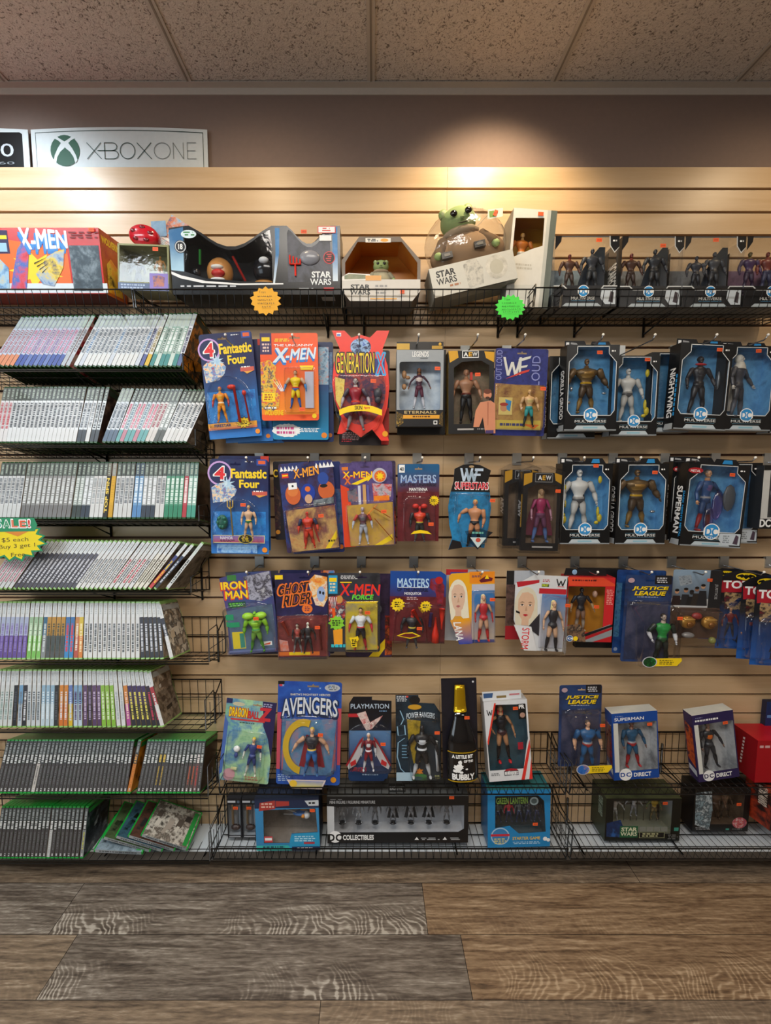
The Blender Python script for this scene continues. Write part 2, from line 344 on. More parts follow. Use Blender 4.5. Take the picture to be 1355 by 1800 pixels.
# slatwall hooks
def hook(px, n, L_, label):
    z = zg(n); X = at(px, at_row[n], 0).x
    t = tag(empty('display_hook', (X, 0, z)), label, 'hook', 'metal display hooks on the slatted wall')
    q = Mb(); q.box(-.016, .016, -.004, .006, -.036, .002, CHR); q.box(-.016, .016, -.0045, -.002, -.004, .006, CHR); q.obj('mounting_plate', t)
    q = Mb(); q.tube([(0, -.002, -.027), (0, -L_ * .93, -.027), (0, -L_, -.016)], .0023, STEEL, 6); q.obj('rod', t)
    q = Mb(); q.ell((0, -L_, -.015), (.0042, .0042, .0042), M('f2efe6', .3), 8, 6); q.obj('tip', t)
at_row = {7: 609.5, 12: 799, 17: 981}; CHR = M('c2c4c2', .3, .8)
HK = {7: [(428, 'blue superhero cards'), (531, 'orange card'), (634, 'hourglass red card'), (726, 'grey boxed figure'), (817, 'gold-trimmed wrestler box'), (890, 'navy wrestler card'), (1010, 'brown armoured figure box'), (1090, 'white figure box'), (1185, 'dark figure box with slanted side'), (1264, 'white-hooded figure box')],
      12: [(456, 'blue round-badge cards'), (553, 'dark two-faced card'), (643, 'orange and purple card'), (733, 'red insect figure card'), (824, 'bowed wrestler card'), (908, 'clear clamshell wrestler boxes'), (988, 'boxed white figure'), (1077, 'boxed brown figure'), (1168, 'box with slanting side lettering'), (1257, 'red and blue figure box'), (1350, 'white-framed box at right')],
      17: [(456, 'purple-edged green figure card'), (553, 'flaming rider card'), (635, 'black card with claw art'), (727, 'red and blue card'), (828, 'yellow wrestler card'), (917, 'white wrestler card'), (1010, 'red box'), (1095, 'navy league cards'), (1180, 'grey movie card'), (1272, 'foremost red title card'), (1352, 'red title card at right edge')]}
RN = {7: 'upper row', 12: 'middle row', 17: 'lower row'}
for n, l in HK.items():
    for px, lab in l: hook(px, n, .19 if n == 7 else .165, 'metal hook carrying the %s, %s' % (lab, RN[n]))

# ------------------------------------------------------------------ packaged toys
ORANGE = M('f2602a', .5)
def rrect(u0, v0, u1, v1, r, asp=1.0, n=4):
    """rounded rectangle in u,v; r in u units, asp = width/height"""
    p = []; rv = r * asp
    for cx, cy, a0 in ((u1 - r, v0 + rv, -90), (u1 - r, v1 - rv, 0), (u0 + r, v1 - rv, 90), (u0 + r, v0 + rv, 180)):
        for k in range(n + 1):
            a = math.radians(a0 + 90 * k / n); p.append((cx + r * math.cos(a), cy + rv * math.sin(a)))
    return p
def ring_pts(cu, cv, ru, rv, n=20, a0=0, a1=360):
    return [(cu + ru * math.cos(math.radians(a0 + (a1 - a0) * k / n)), cv + rv * math.sin(math.radians(a0 + (a1 - a0) * k / n))) for k in range(n if a1 - a0 == 360 else n + 1)]
def burst(cu, cv, ru, rv, n=14, inner=.75, jit=.08, seed=1):
    rg = random.Random(seed)
    return [(cu + ru * (1 if k % 2 else inner) * (1 + rg.uniform(-jit, jit)) * math.cos(PI * k / n), cv + rv * (1 if k % 2 else inner) * (1 + rg.uniform(-jit, jit)) * math.sin(PI * k / n)) for k in range(2 * n)]

class Pk:
    """one package: root empty at the middle of its lower front edge, front facing the aisle"""
    def __init__(s, name, label, cat, box, Y, roll=0, yaw=0, tilt=0, group=None):
        cx, cy, w_, h_ = box; q = mpp(cy, Y); s.W = w_ * q; s.H = h_ * q; s.q = q; s.ly = 0
        C = at(cx, cy, Y); R = Matrix.Rotation(math.radians(yaw), 3, 'Z') @ Matrix.Rotation(math.radians(-roll), 3, 'Y') @ Matrix.Rotation(math.radians(tilt), 3, 'X')
        s.o = empty(name, C + R @ Vector((0, 0, -s.H / 2))); s.o.rotation_euler = R.to_euler(); tag(s.o, label, cat, group); s.c = Mb(); s.yf = 0
    def P(s, u, v): return ((u - .5) * s.W, (1 - v) * s.H)
    def L(s, pts): return [s.P(*p) for p in pts]
    def Y(s): s.ly += 1; return s.yf - .0001 * s.ly
    def card(s, mat, outline=None, thick=.0012, hole=(.5, .045)):
        o = outline or rrect(0, 0, 1, 1, .04, s.W / s.H); lp = s.L(o)
        if hole:
            hu, hv = hole; hw = .09
            hl = [(hu - hw, hv - .004), (hu - .02, hv - .004), (hu, hv - .022), (hu + .02, hv - .004), (hu + hw, hv - .004), (hu + hw, hv + .014), (hu - hw, hv + .014)]
            hl = s.L(hl); s.c.tess([lp, hl], 0, mat); s.c.tess([lp, hl], thick, M('6d6a66', .7))
            for q in (lp, hl): s.c.add([(p[0], 0, p[1]) for p in q] + [(p[0], thick, p[1]) for p in q], [(i, (i + 1) % len(q), (i + 1) % len(q) + len(q), i + len(q)) for i in range(len(q))], mat)
        else: s.c.prism(lp, 0, thick, mat)
        return s
    def rect(s, u0, v0, u1, v1, mat): s.c.flat(s.L([(u0, v1), (u1, v1), (u1, v0), (u0, v0)]), s.Y(), mat)
    def poly(s, pts, mat): s.c.tess([s.L(pts)], s.Y(), mat)
    def ell(s, cu, cv, ru, mat, rv=None): s.c.flat(s.L(ring_pts(cu, cv, ru, rv or ru * s.W / s.H, 24)), s.Y(), mat)
    def star(s, cu, cv, ru, mat, n=12, inner=.75, rv=None, seed=1): s.c.tess([s.L(burst(cu, cv, ru, rv or ru * s.W / s.H, n, inner, .08, seed))], s.Y(), mat)
    def text(s, t, u0, v0, u1, v1, mat, bold=.0, shear=0, arc=0, rot=0, title=False, y=None, mb=None, sp=1.0, taper=0, skew=0):
        """lettering squeezed into u0..u1, v0..v1; skew lowers the right end, taper widens towards the right"""
        if bold > .05 or (bold > 0 and 'M' in t):                                           # heavy outline: the same word stepped round in a small circle
            k_ = (bold - (0 if 'M' in t else .02)) * .5; dv = k_ * (v1 - v0) * (1 if not rot else .4); du = dv * s.H / s.W; own = mb or Mb(); yo = s.Y() if y is None else y
            for q_ in range(8): a_ = PI * q_ / 4; s.text(t, u0 + du * math.cos(a_), v0 + dv * math.sin(a_), u1 + du * math.cos(a_), v1 + dv * math.sin(a_), mat, 0 if 'M' in t else .015, shear, arc, rot, False, yo + .00001 * q_, own, sp, taper, skew)
            if mb is None and title: own.obj('title_lettering', s.o)
            elif mb is None: s.c.v, o_ = s.c.v, len(s.c.v); s.c.v += own.v; s.c.f += [[o_ + i_ for i_ in f_] for f_ in own.f]; k0 = s.c.m(mat); s.c.mi += [k0] * len(own.f); s.c.sm += own.sm
            return
        bold = min(bold, .018 if set('MWNK') & set(t) else .035)
        vs, fs = glyphs(t, bold, sp); out = []; yy = s.Y() if y is None else y
        for a, b_ in vs:
            if rot == 90: a, b_ = 1 - b_, a                      # reads upwards
            elif rot == -90: a, b_ = b_, 1 - a                   # reads downwards
            u = u0 + (u1 - u0) * a + shear * b_; hh = 1 + taper * (a - .5)
            v = v1 - (v1 - v0) * (b_ * hh) + arc * 4 * (a - .5) ** 2 + skew * a
            p = s.P(u, v); out.append((p[0], yy, p[1]))
        if mb is None and title: mb = Mb(); mb.add(out, fs, mat); mb.obj('title_lettering', s.o)
        else: (mb or s.c).add(out, fs, mat)
    def lines(s, u0, v0, u1, v1, mat, n=3, seed=1, mb=None, y=None):
        """print too small to read: rows of tiny dashes"""
        rg = random.Random(seed); yy = s.Y() if y is None else y; hh = (v1 - v0) / n
        for k in range(n):
            u = u0 + rg.random() * .02; e = u1 - rg.random() * .25 * (u1 - u0)
            while u < e:
                l_ = rg.uniform(.02, .07); a = s.P(u, v0 + hh * (k + .15)); b_ = s.P(min(u + l_, e), v0 + hh * (k + .72))
                (mb or s.c).flat([(a[0], b_[1]), (b_[0], b_[1]), (b_[0], a[1]), (a[0], a[1])], yy, mat); u += l_ + .015
    def done(s, name='backing_card'): s.co = s.c.obj(name, s.o); return s
    def blister(s, outline, depth, mat=None, name='clear_blister', inset=.05, y0=None):
        o = s.L(outline); cx = sum(p[0] for p in o) / len(o); cz = sum(p[1] for p in o) / len(o); q = Mb(); rings = []
        y0 = -.0022 if y0 is None else y0
        for f_, dd in ((1.05, 0), (1, .0006), (.985, depth * .45), (.965, depth * .85), (.925, depth)):
            rings.append([(cx + (p[0] - cx) * f_, y0 - dd, cz + (p[1] - cz) * f_) for p in o])
        q.loft(rings, mat or CLEAR, True, False); n = len(o); q.add(rings[-1], [tuple(range(n))], mat or CLEAR); return q.obj(name, s.o)
    def sticker(s, u, v, y, col=None, w_=.024, name='price_sticker', rot=0, h_=.015):
        q = Mb(); x, z = s.P(u, v); c_, si = math.cos(math.radians(rot)), math.sin(math.radians(rot)); hw, hh = w_ / 2 * .72, h_ / 2 * .72
        pts = [(-hw, -hh), (hw, -hh), (hw, hh), (-hw, hh)]; pts = [(x + a * c_ - b_ * si, z + a * si + b_ * c_) for a, b_ in pts]
        q.prism(pts, y - .0004, y, col or ORANGE)
        if not col:
            for k in range(4): a = x - hw * .6 + k * hw * .38; q.flat([(a, z - hh * .4), (a + hw * .2, z - hh * .4), (a + hw * .2, z + hh * .4), (a, z + hh * .4)], y - .0006, M('b8431c', .6))
        q.obj(name, s.o)
    def fig(s, u, v0, v1, **k):
        x, z1 = s.P(u, v0); _, z0 = s.P(u, v1); return figure(s.o, x, k.pop('y', -.012), z0, z1 - z0, **k)

def figure(parent, x, y, z0, h, skin='c68f68', torso='7a2a2a', arms=None, fore=None, legs='333333', boots=None, hair=None, belt=None, helmet=None, chest=None,
           bulk=1.0, la=28, ra=28, lb=20, rb=20, stance=.05, cape=None, shorts=None, pelvis=None, female=False, name='action_figure', metal=0, turn=0, face=True, hood=None):
    """jointed toy person: torso as the part, head, arms and legs as its pieces"""
    arms = arms or torso; fore = fore or arms; boots = boots or legs
    R = .38; mk = lambda c: M(c, R, metal)
    root = Mb(); B = bulk
    sh = .118 * B if not female else .092
    def ringz(cx, cz, rx, ry, n=12): return [(cx + rx * math.cos(2 * PI * i / n), ry * math.sin(2 * PI * i / n), cz) for i in range(n)]
    root.loft([ringz(0, z, rx, ry) for z, rx, ry in ((.455, .035, .045), (.475, .078, .06), (.51, .088 * (1.05 if female else B ** .5), .062), (.545, .08 * B ** .4, .056))], mk(shorts or pelvis or legs))
    root.loft([ringz(0, z, rx, ry) for z, rx, ry in ((.54, .078 * B ** .4, .055), (.585, .066 * B ** .6 if not female else .055, .048), (.64, .08 * B, .056), (.70, .108 * B if not female else .085, .068 * B), (.75, sh, .066 * B), (.79, sh * .86, .05), (.815, .05, .04))], mk(torso))
    if chest: root.loft([ringz(0, z, rx, ry) for z, rx, ry in ((.63, .06 * B, .05), (.68, .088 * B, .073 * B), (.73, .09 * B, .074 * B), (.77, .06 * B, .055))], mk(chest))
    if belt: root.loft([ringz(0, z, rx, ry) for z, rx, ry in ((.53, .084 * B ** .4, .062), (.56, .082 * B ** .4, .062))], mk(belt))
    root.loft([ringz(0, z, rx, ry) for z, rx, ry in ((.80, .045, .038), (.86, .034, .034))], mk(skin if not helmet else helmet))
    def setup(o): o.parent = b; return o
    def tr(mb, ox=0, oz=0):
        mb.v = [(vx * h, vy * h, vz * h) for vx, vy, vz in mb.v]; return mb
    b = tr(root).obj(name, parent); b.location = (x, y, z0); b.rotation_euler = (0, 0, math.radians(turn))
    hd = Mb(); hc = helmet or skin
    hd.ell((0, -.002, .925), (.042, .05, .058), mk(hc), 12, 9, .12); hd.ell((0, -.02, .892), (.028, .03, .026), mk(hc), 8, 5)
    if face and not helmet:
        hd.ell((0, -.052, .918), (.007, .012, .014), mk(skin), 6, 4)
        for sx in (-1, 1):
            hd.ell((sx * .016, -.047, .934), (.007, .005, .004), M('20180f', .3), 6, 4); hd.ell((sx * .044, 0, .92), (.007, .014, .018), mk(skin), 6, 4)
        hd.ell((0, -.048, .897), (.013, .005, .004), M('7a3128', .5), 6, 4)
    elif helmet and face:
        hd.ell((0, -.03, .93), (.032, .026, .014), M('15161a', .15), 8, 5)
    tr(hd).obj('head', b)
    if hair:
        q = Mb(); q.ell((0, .012, .945), (.05, .052, .05), mk(hair), 10, 6)
        if female: q.loft([ringz(0, z, rx, ry) for z, rx, ry in ((.78, .05, .02), (.84, .058, .03), (.93, .05, .04))], mk(hair)); q.v = [(a, c + .028, d) for a, c, d in q.v]
        tr(q).obj('hair', b)
    if hood:
        q = Mb(); q.ell((0, .018, .93), (.062, .06, .075), mk(hood), 10, 6); q.loft([ringz(0, z, rx, ry) for z, rx, ry in ((.77, .12, .07), (.82, .1, .07), (.88, .05, .05))], mk(hood)); tr(q).obj('hood', b)
    for sx, ang, bend in ((-1, la, lb), (1, ra, rb)):
        a = math.radians(ang); S = Vector((sx * (sh + .012 * B), 0, .768)); E = S + Vector((sx * math.sin(a), -.0, -math.cos(a))) * .165
        a2 = math.radians(ang - bend); W = E + Vector((sx * math.sin(a2), -.30, -math.cos(a2))).normalized() * .145; f_ = .75 if female else 1
        q = Mb(); q.tube([S + Vector((-sx * .02, 0, .02)), S, S.lerp(E, .35), S.lerp(E, .6), E], [.024 * B * f_, .04 * B * f_, .036 * B * f_, .033 * B * f_, .025 * B * f_], mk(arms), 9)
        q.tube([E, E.lerp(W, .3), E.lerp(W, .8), W], [.026 * B * f_, .031 * B * f_, .022 * B * f_, .019 * f_], mk(fore), 9)
        d = (W - E).normalized(); hcol = mk(skin if fore == arms and not metal and not helmet else fore)
        q.ell(W + d * .022, (.018, .02, .026), hcol, 8, 6); q.tube([W + d * .012 + Vector((-sx * .008, -.012, 0)), W + d * .034 + Vector((-sx * .016, -.024, 0))], [.007, .005], hcol, 6)
        for fgr in range(4):
            p0 = W + d * .038 + Vector((0, -.014 + fgr * .010, 0)); q.tube([p0, p0 + d * (.022 - abs(fgr - 1.3) * .003), p0 + d * .026 + Vector((-sx * .012, -.006, 0))], [.0052, .0048, .004], hcol, 5)
        tr(q).obj('arm', b)
        Hp = Vector((sx * .046, 0, .49)); K = Vector((sx * (.055 + stance * .6), -.012, .268)); An = Vector((sx * (.058 + stance * 1.3), .006, .048)); q = Mb()
        q.tube([Hp, Hp.lerp(K, .25), Hp.lerp(K, .65), K], [.046 * B ** .5, .053 * B ** .5 * (.85 if female else 1), .042 * B ** .5, .031], mk(skin if shorts else legs), 10)
        q.tube([K + Vector((0, 0, .012)), K.lerp(An, .3), K.lerp(An, .75), An], [.033, .038 * B ** .4, .026, .022], mk(boots), 10)
        q.ell((An.x + sx * .008, -.028, .02), (.028, .06, .022), mk(boots), 10, 6); tr(q).obj('leg', b)
    if cape:
        q = Mb(); rows = []
        for k in range(9):
            v = k / 8; wv = .13 + .14 * v; rows.append([((i / 12 - .5) * 2 * wv, .055 + .03 * v + .012 * math.sin(i * 1.4 + v), .80 - v * .68) for i in range(13)])
        vs = [p for r_ in rows for p in r_]; q.add(vs, [(r_ * 13 + i, r_ * 13 + i + 1, r_ * 13 + i + 14, r_ * 13 + i + 13) for r_ in range(8) for i in range(12)], mk(cape), True); tr(q).obj('cape', b)
    return b

class Bx(Pk):
    """cardboard box with a see-through front; front face at y=0, depth d behind it"""
    def shell(s, d, front, side, win=None, inside=None, top=None, bottom=None, right=None, outline=None):
        W, Hh = s.W / 2, s.H; o = s.L(outline or [(0, 1), (1, 1), (1, 0), (0, 0)]); s.d = d
        if win: s.c.tess([o, s.L(win)], 0, front); s.c.tess([o, s.L(win)], .0012, M('3a3a3c', .7))
        else: s.c.tess([o], 0, front)
        n = len(o)
        for i in range(n):
            a, b_ = o[i], o[(i + 1) % n]; dx, dz = b_[0] - a[0], b_[1] - a[1]
            mt = side
            if abs(dz) < abs(dx): mt = (bottom or side) if (a[1] + b_[1]) / 2 < Hh / 2 else (top or side)
            elif (a[0] + b_[0]) / 2 > 0: mt = right or side
            s.c.add([(a[0], 0, a[1]), (b_[0], 0, b_[1]), (b_[0], d, b_[1]), (a[0], d, a[1])], [(0, 1, 2, 3)], mt)
        s.c.tess([o], d, side)
        if win:
            i_ = [(p[0] * .97, p[1] + (Hh / 2 - p[1]) * .03) for p in o]; s.c.tess([i_], d - .0015, inside or side)
            for i in range(n):
                a, b_ = i_[i], i_[(i + 1) % n]; s.c.add([(a[0], .002, a[1]), (b_[0], .002, b_[1]), (b_[0], d - .0016, b_[1]), (a[0], d - .0016, a[1])], [(0, 1, 2, 3)], inside or side)
            if not getattr(s, 'nofilm', False): q = Mb(); q.tess([s.L(win)], .0006, FILM); q.obj('window_film', s.o)
        return s
    def line(s, pts, wd, mat, close=True):
        """printed outline along a path"""
        p = [Vector((*s.P(*a), 0)) for a in pts]; y = s.Y(); n = len(p)
        for i in range(n if close else n - 1):
            a, b_ = p[i], p[(i + 1) % n]; d_ = (b_ - a).normalized(); nn = Vector((-d_.y, d_.x, 0)) * wd; e = d_ * wd * .6
            q = [a - nn - e, b_ - nn + e, b_ + nn + e, a + nn - e]; s.c.flat([(t.x, t.y) for t in q], y, mat)
    def side_text(s, t, v0, v1, mat, d0=.2, d1=.8, right=False, bold=.03):
        """lettering running down the side face"""
        vs, fs = glyphs(t, bold); out = []; x = (s.W / 2 + .0006) if right else (-s.W / 2 - .0006)
        for a, b_ in vs:
            dd = s.d * (d1 + (d0 - d1) * b_) if not right else s.d * (d0 + (d1 - d0) * b_)
            if not right: dd = s.d * (d0 + (d1 - d0) * (1 - b_))
            out.append((x, dd, s.H * (1 - (v0 + (v1 - v0) * a))))
        s.c.add(out, fs, mat)

# small marks
WHITE = M('f2f2f0', .4); INK = M('101010', .45); YEL = M('f6d21c', .4); RED = M('d9232a', .4)
def dc_badge(p, u, v, r, c1='2b8fd0'):
    p.ell(u, v, r, WHITE); p.ell(u, v, r * .88, M(c1, .4)); a = p.W / p.H
    p.rect(u - r * .97, v - r * .42 * a, u + r * .97, v + r * .42 * a, WHITE)
    p.text('DC', u - r * .78, v - r * .52 * a, u + r * .78, v + r * .52 * a, M(c1, .4), .05)
def bat_badge(p, u, v, ru, rv):
    p.ell(u, v, ru, YEL, rv)
    h = [(0, -.35), (.1, -.55), (.16, -.3), (.4, -.62), (.85, -.3), (.9, .2), (.62, .05), (.42, .45), (.25, .2), (0, .8)]
    pts = [(u + a * ru, v + b_ * rv) for a, b_ in h] + [(u - a * ru, v + b_ * rv) for a, b_ in h[::-1][1:-1]]; p.poly(pts, INK)
def w_mark(p, u0, v0, u1, v1, mat, thick=.16, skew=0.0):
    def X(a, b_): return (u0 + (u1 - u0) * a + skew * b_, v0 + (v1 - v0) * b_)
    t = thick
    for (a, b_, c_, d_) in ((0, 0, .27, 1), (.27, 1, .5, .25), (.5, .25, .73, 1), (.73, 1, 1, 0)):
        p.poly([X(a - t / 2, b_), X(a + t / 2, b_), X(c_ + t / 2, d_), X(c_ - t / 2, d_)], mat)
def starwars(p, u0, v0, u1, v1, mat, title=True, skew=0, shear=0):
    q = Mb(); m_ = (v0 + v1) / 2; y = p.Y()
    p.text('STAR', u0 + .01, v0, u1 - .0, m_ - (v1 - v0) * .03, mat, .05, shear, mb=q, y=y, skew=skew); p.text('WARS', u0, m_ + (v1 - v0) * .03, u1, v1, mat, .05, shear, mb=q, y=y, skew=skew)
    q.obj('title_lettering', p.o)

# ------------------------------------------------------------------ game cases
SHELLS = {'g': M('2f8f3a', .25, 0, .3), 'l': M('8fbf6a', .25, 0, .3), 'd': M('1f4a22', .25, 0, .3), 'x': M('1f9e3c', .25, 0, .3)}
_case = {}
def dim(c): return ''.join('%02x' % int(int(c[i:i + 2], 16) * .90) for i in (0, 2, 4))
def case_mesh(kind, bands, ink, seed, hgt, t, art):
    """(shell mesh, sleeve mesh) of a disc case; spine faces -y"""
    k = (kind, bands, ink, seed, hgt, t, art)
    if k in _case: return _case[k]
    a = Mb(); hx = t / 2 - .0005; b = .0012
    prof = [(-hx, b), (-hx + b, 0), (hx - b, 0), (hx, b), (hx, .1348), (hx - .001, .136), (-hx + .001, .136), (-hx, .1348)]
    a.loft([[(x, y, z) for x, y in prof] for z in (0, hgt)], SHELLS[kind], False)
    s = Mb(); e = .0003; z0, z1 = .005, hgt - .005; rg = random.Random(seed)
    for f0, f1, c in bands:
        za, zb_ = z0 + (z1 - z0) * f0, z0 + (z1 - z0) * f1; mt = M(dim(c), .42, 0, .15)
        s.add([(-hx, -e, za), (hx, -e, za), (hx, -e, zb_), (-hx, -e, zb_)], [(0, 1, 2, 3)], mt)
    ma = A(*art, s=28, rough=.3) if isinstance(art, tuple) else M(art, .3, 0, .4)
    for sx in (-1, 1):
        x = sx * (hx + e); s.add([(x, -e, z0), (x, .131, z0), (x, .131, z1), (x, -e, z1)], [(0, 1, 2, 3)], ma)
        if isinstance(art, tuple):
            for k_ in range(7):
                ya, za = rg.uniform(.0, .09), z0 + (z1 - z0) * rg.uniform(.02, .8); yb_, zb2 = ya + rg.uniform(.015, .04), za + (z1 - z0) * rg.uniform(.04, .16); xx = x + sx * .0002 * (1 + k_ * .4)
                s.add([(xx, ya, za), (xx, yb_, za + .004), (xx, yb_, zb2 + .004), (xx, ya, zb2)], [(0, 1, 2, 3)], M(art[k_ % len(art)], .3))
            s.add([(x + sx * .001, .004, z0 + (z1 - z0) * .88), (x + sx * .001, .125, z0 + (z1 - z0) * .88), (x + sx * .001, .125, z1 - .004), (x + sx * .001, .004, z1 - .004)], [(0, 1, 2, 3)], M({'x': '2d8e40', 'l': 'b8bcba', 'g': 'b8bcba', 'd': '2c3a2c'}[kind], .3))
        s.add([(x, -e, z0 + (z1 - z0) * .87), (x, .131, z0 + (z1 - z0) * .87), (x, .131, z1), (x, -e, z1)], [(0, 1, 2, 3)], M({'x': '2d9e45', 'l': 'dfe3e0', 'g': 'dfe3e0', 'd': '2c3a2c'}[kind], .3)) if False else None
    q = .22 * t * 2
    for i0, i1, ic, wd in ink:                                    # title bars on the spine, too small to read
        z = z0 + (z1 - z0) * i1
        zz = z0 + (z1 - z0) * i0
        while z > zz:
            l_ = rg.uniform(.002, .0045)
            s.add([(-hx * wd, -2 * e, z - l_), (hx * wd, -2 * e, z - l_), (hx * wd, -2 * e, z), (-hx * wd, -2 * e, z)], [(0, 1, 2, 3)], M(ic, .35)); z -= l_ + rg.choice((.0008, .0010, .003))
    _case[k] = (a.mesh('game_case'), s.mesh('cover_sleeve')); return _case[k]
ONES = ['', 'first', 'second', 'third', 'fourth', 'fifth', 'sixth', 'seventh', 'eighth', 'ninth', 'tenth', 'eleventh', 'twelfth', 'thirteenth', 'fourteenth', 'fifteenth', 'sixteenth', 'seventeenth', 'eighteenth', 'nineteenth']
TENS = {2: ('twentieth', 'twenty'), 3: ('thirtieth', 'thirty'), 4: ('fortieth', 'forty'), 5: ('fiftieth', 'fifty'), 6: ('sixtieth', 'sixty')}
def nth(n): return ONES[n] if n < 20 else (TENS[n // 10][0] if n % 10 == 0 else TENS[n // 10][1] + '-' + ONES[n % 10])
def put_case(style, X, Yc, Z, lean, tilt, label, group, t, hgt, roty=0):
    kind, bands, ink, seed, art, desc = style
    am, sm = case_mesh(kind, bands, ink, seed, hgt, t, art)
    o = bpy.data.objects.new('game_case', am); COL.objects.link(o)
    lean = lean * 1.0; o.rotation_euler = (Matrix.Rotation(math.radians(-tilt), 3, 'X') @ Matrix.Rotation(math.radians(lean), 3, 'Y')).to_euler(); o.location = (X, Yc, Z)
    tag(o, label, 'game case', group); c = bpy.data.objects.new('cover_sleeve', sm); COL.objects.link(c); c.parent = o; return o
# spine styles: shell, bands bottom to top, ink bars, seed, cover art, words
def OX(lo, mid, desc, ic='2a2e34', dark='4a554d', seed=1, art=('2b2a28', '6b5b4a', '9a8f80')): return ('d', ((0, .22, lo), (.22, .76, mid), (.76, 1, dark)), ((.26, .72, ic, .62), (.8, .97, 'a9b5a6', .45)), seed, art, desc)
def X3(lo, mid, desc, ic='4a4d52', seed=1, top='e9ecec', art=('3c3430', '7a6858', 'b5a18c', 'd8d2c8'), i=(.12, .62)): return ('l', ((0, .4, lo), (.4, .74, mid), (.74, 1, top)), ((i[0], i[1], ic, .5), (.8, .96, 'b8bfc2', .4)), seed, art, desc)
def XO(lo, desc, seed=1, lab='d3d5d3', acc='6a6c6b', art=('1a1a1c', '4a2a20', '7a7570')): return ('x', ((0, .55, lo), (.55, .74, '3f4242'), (.74, 1, '4c5050')), ((.58, .73, lab, .62), (.76, .96, '9aa09f', .5), (.03, .07, 'c9c9c6', .4), (.15, .5, acc, .3)), seed, art, desc)
rows = []
# (x start px of the spine foot, count, step px, lean start, lean end, [styles])
W_, B_, P_ = 'e6e8ea', '4a5fa5', 'd7a0b0'
r1 = [OX(B_, 'c3cbe0', 'blue-footed', 'b9788c', 'a9b4ba', s) for s in (1, 2)] + [OX('6b7fb8', 'd3c3d3', 'pink and blue', '7a6d95', 'a9b4ba', 3)]  # pale blue-grey top bands of this row have glare painted into the colour
r1b = [OX('e3e3e0', 'dfe2e3', 'white', '5a6068', 'aab4b6', s) for s in (4, 5, 6)] + [OX('cfd5dc', 'd8dde0', 'pale grey', '5d7a9a', 'bcc6cc', 7)]
R1 = [(-14, 5, 8.2, 26, 25, [OX('e09068', 'c8d0e0', 'salmon-footed', '9a6a70', 'a9b4ba', 8)]), (27, 10, 8.2, 25, 23, r1), (109, 2, 8.5, 22, 22, [OX('b9bfc4', 'c9ccd0', 'grey', '6f6f74', '9fb0a8', 9, ('54181c', 'b03038', 'c9a59a', '3a3030'))]),
      (132, 14, 8.2, 22, 19, r1b), (247, 1, 8.2, 18, 18, [OX('57609a', 'd9dde4', 'violet-footed', '39406a', 'c5ccd2', 10)]), (256, 1, 8.2, 17, 17, [OX('e2b92e', 'e4e2d8', 'yellow-footed', '8a7a40', 'c9cfd0', 11)]),
      (265, 6, 8.0, 17, 14, [OX('3f8f8a', '9fbfb0', 'green and teal', 'e0e5e2', 'b9c7c3', 12), OX('cfe0d5', 'c9d6cf', 'pale green', '4a6a5a', 'b9c7c3', 13)]), (313, 1, 8, 14, 14, [OX('5a6f9a', 'dfe2e8', 'last blue-footed', '3a3a5a', 'b5bcc4', 14, ('17110c', '4a2e14', 'd07a12', 'f0a020'))])]
r2 = [OX('e8e8e6', 'eceded', 'white', '3a3d42', '454c42', s) for s in (21, 22, 23)]
R2 = [(-8, 3, 7.4, 4, 4, [OX('e6e2e0', 'e9e7e6', 'red-lettered white', 'b04048', '6b7068', 24)]), (14, 17, 7.2, 4, 6, r2), (137, 2, 7.3, 7, 7, [OX('3f464e', 'e2e5e8', 'slate-footed', '4a5058', '586058', 25)]), (152, 1, 7.3, 7, 7, [OX('e4e5e4', 'e8e9e9', 'white', '7a7f84', '5e655e', 26)]), (160, 2, 7.2, 7, 8, [OX('444b50', 'dadfe0', 'dark-footed', '2d3338', '525a52', 27, ('15100e', '3a2a26', '7b6350'))]),
      (182, 3, 7.6, 16, 16, [OX('5f7287', 'd9dfe4', 'blue-grey footed', '35404c', '9aa39c', 28)]), (205, 7, 7.4, 17, 19, [OX('6fb0b0', 'dfdfe2', 'teal and pink', 'c05a70', '4f5650', 29), OX('c98a9a', 'd5e2e6', 'pink-footed', '5a6f80', '565d57', 30)]), (257, 2, 7.6, 19, 19, [OX('dcd8d2', 'e2dfda', 'ivory', '8a2a3a', '4c524c', 31)]), (272, 2, 7.6, 19, 19, [OX('5c605c', '9aa19c', 'grey-green', 'e0e2e0', '59605a', 32)]), (287, 6, 7.4, 20, 21, r2[:2] + [OX('dcdcda', 'e6e6e4', 'black-lettered white', '1f2226', '5c625c', 33, ('0e0e10', '2b2c30', '8a8c90', 'd0d0d4'))])]
r3 = [OX('d9dad8', 'dfe0df', 'white', '6d7277', '545c56', s) for s in (41, 42)]; r3g = [OX('7b7a78', '9a9a96', 'grey', 'd5d7d5', '6a746c', s) for s in (43, 44, 45)]; r3n = [OX('2f3a4a', 'b9bfbf', 'navy', 'e6e8ea', '5a655e', s) for s in (46, 47)]
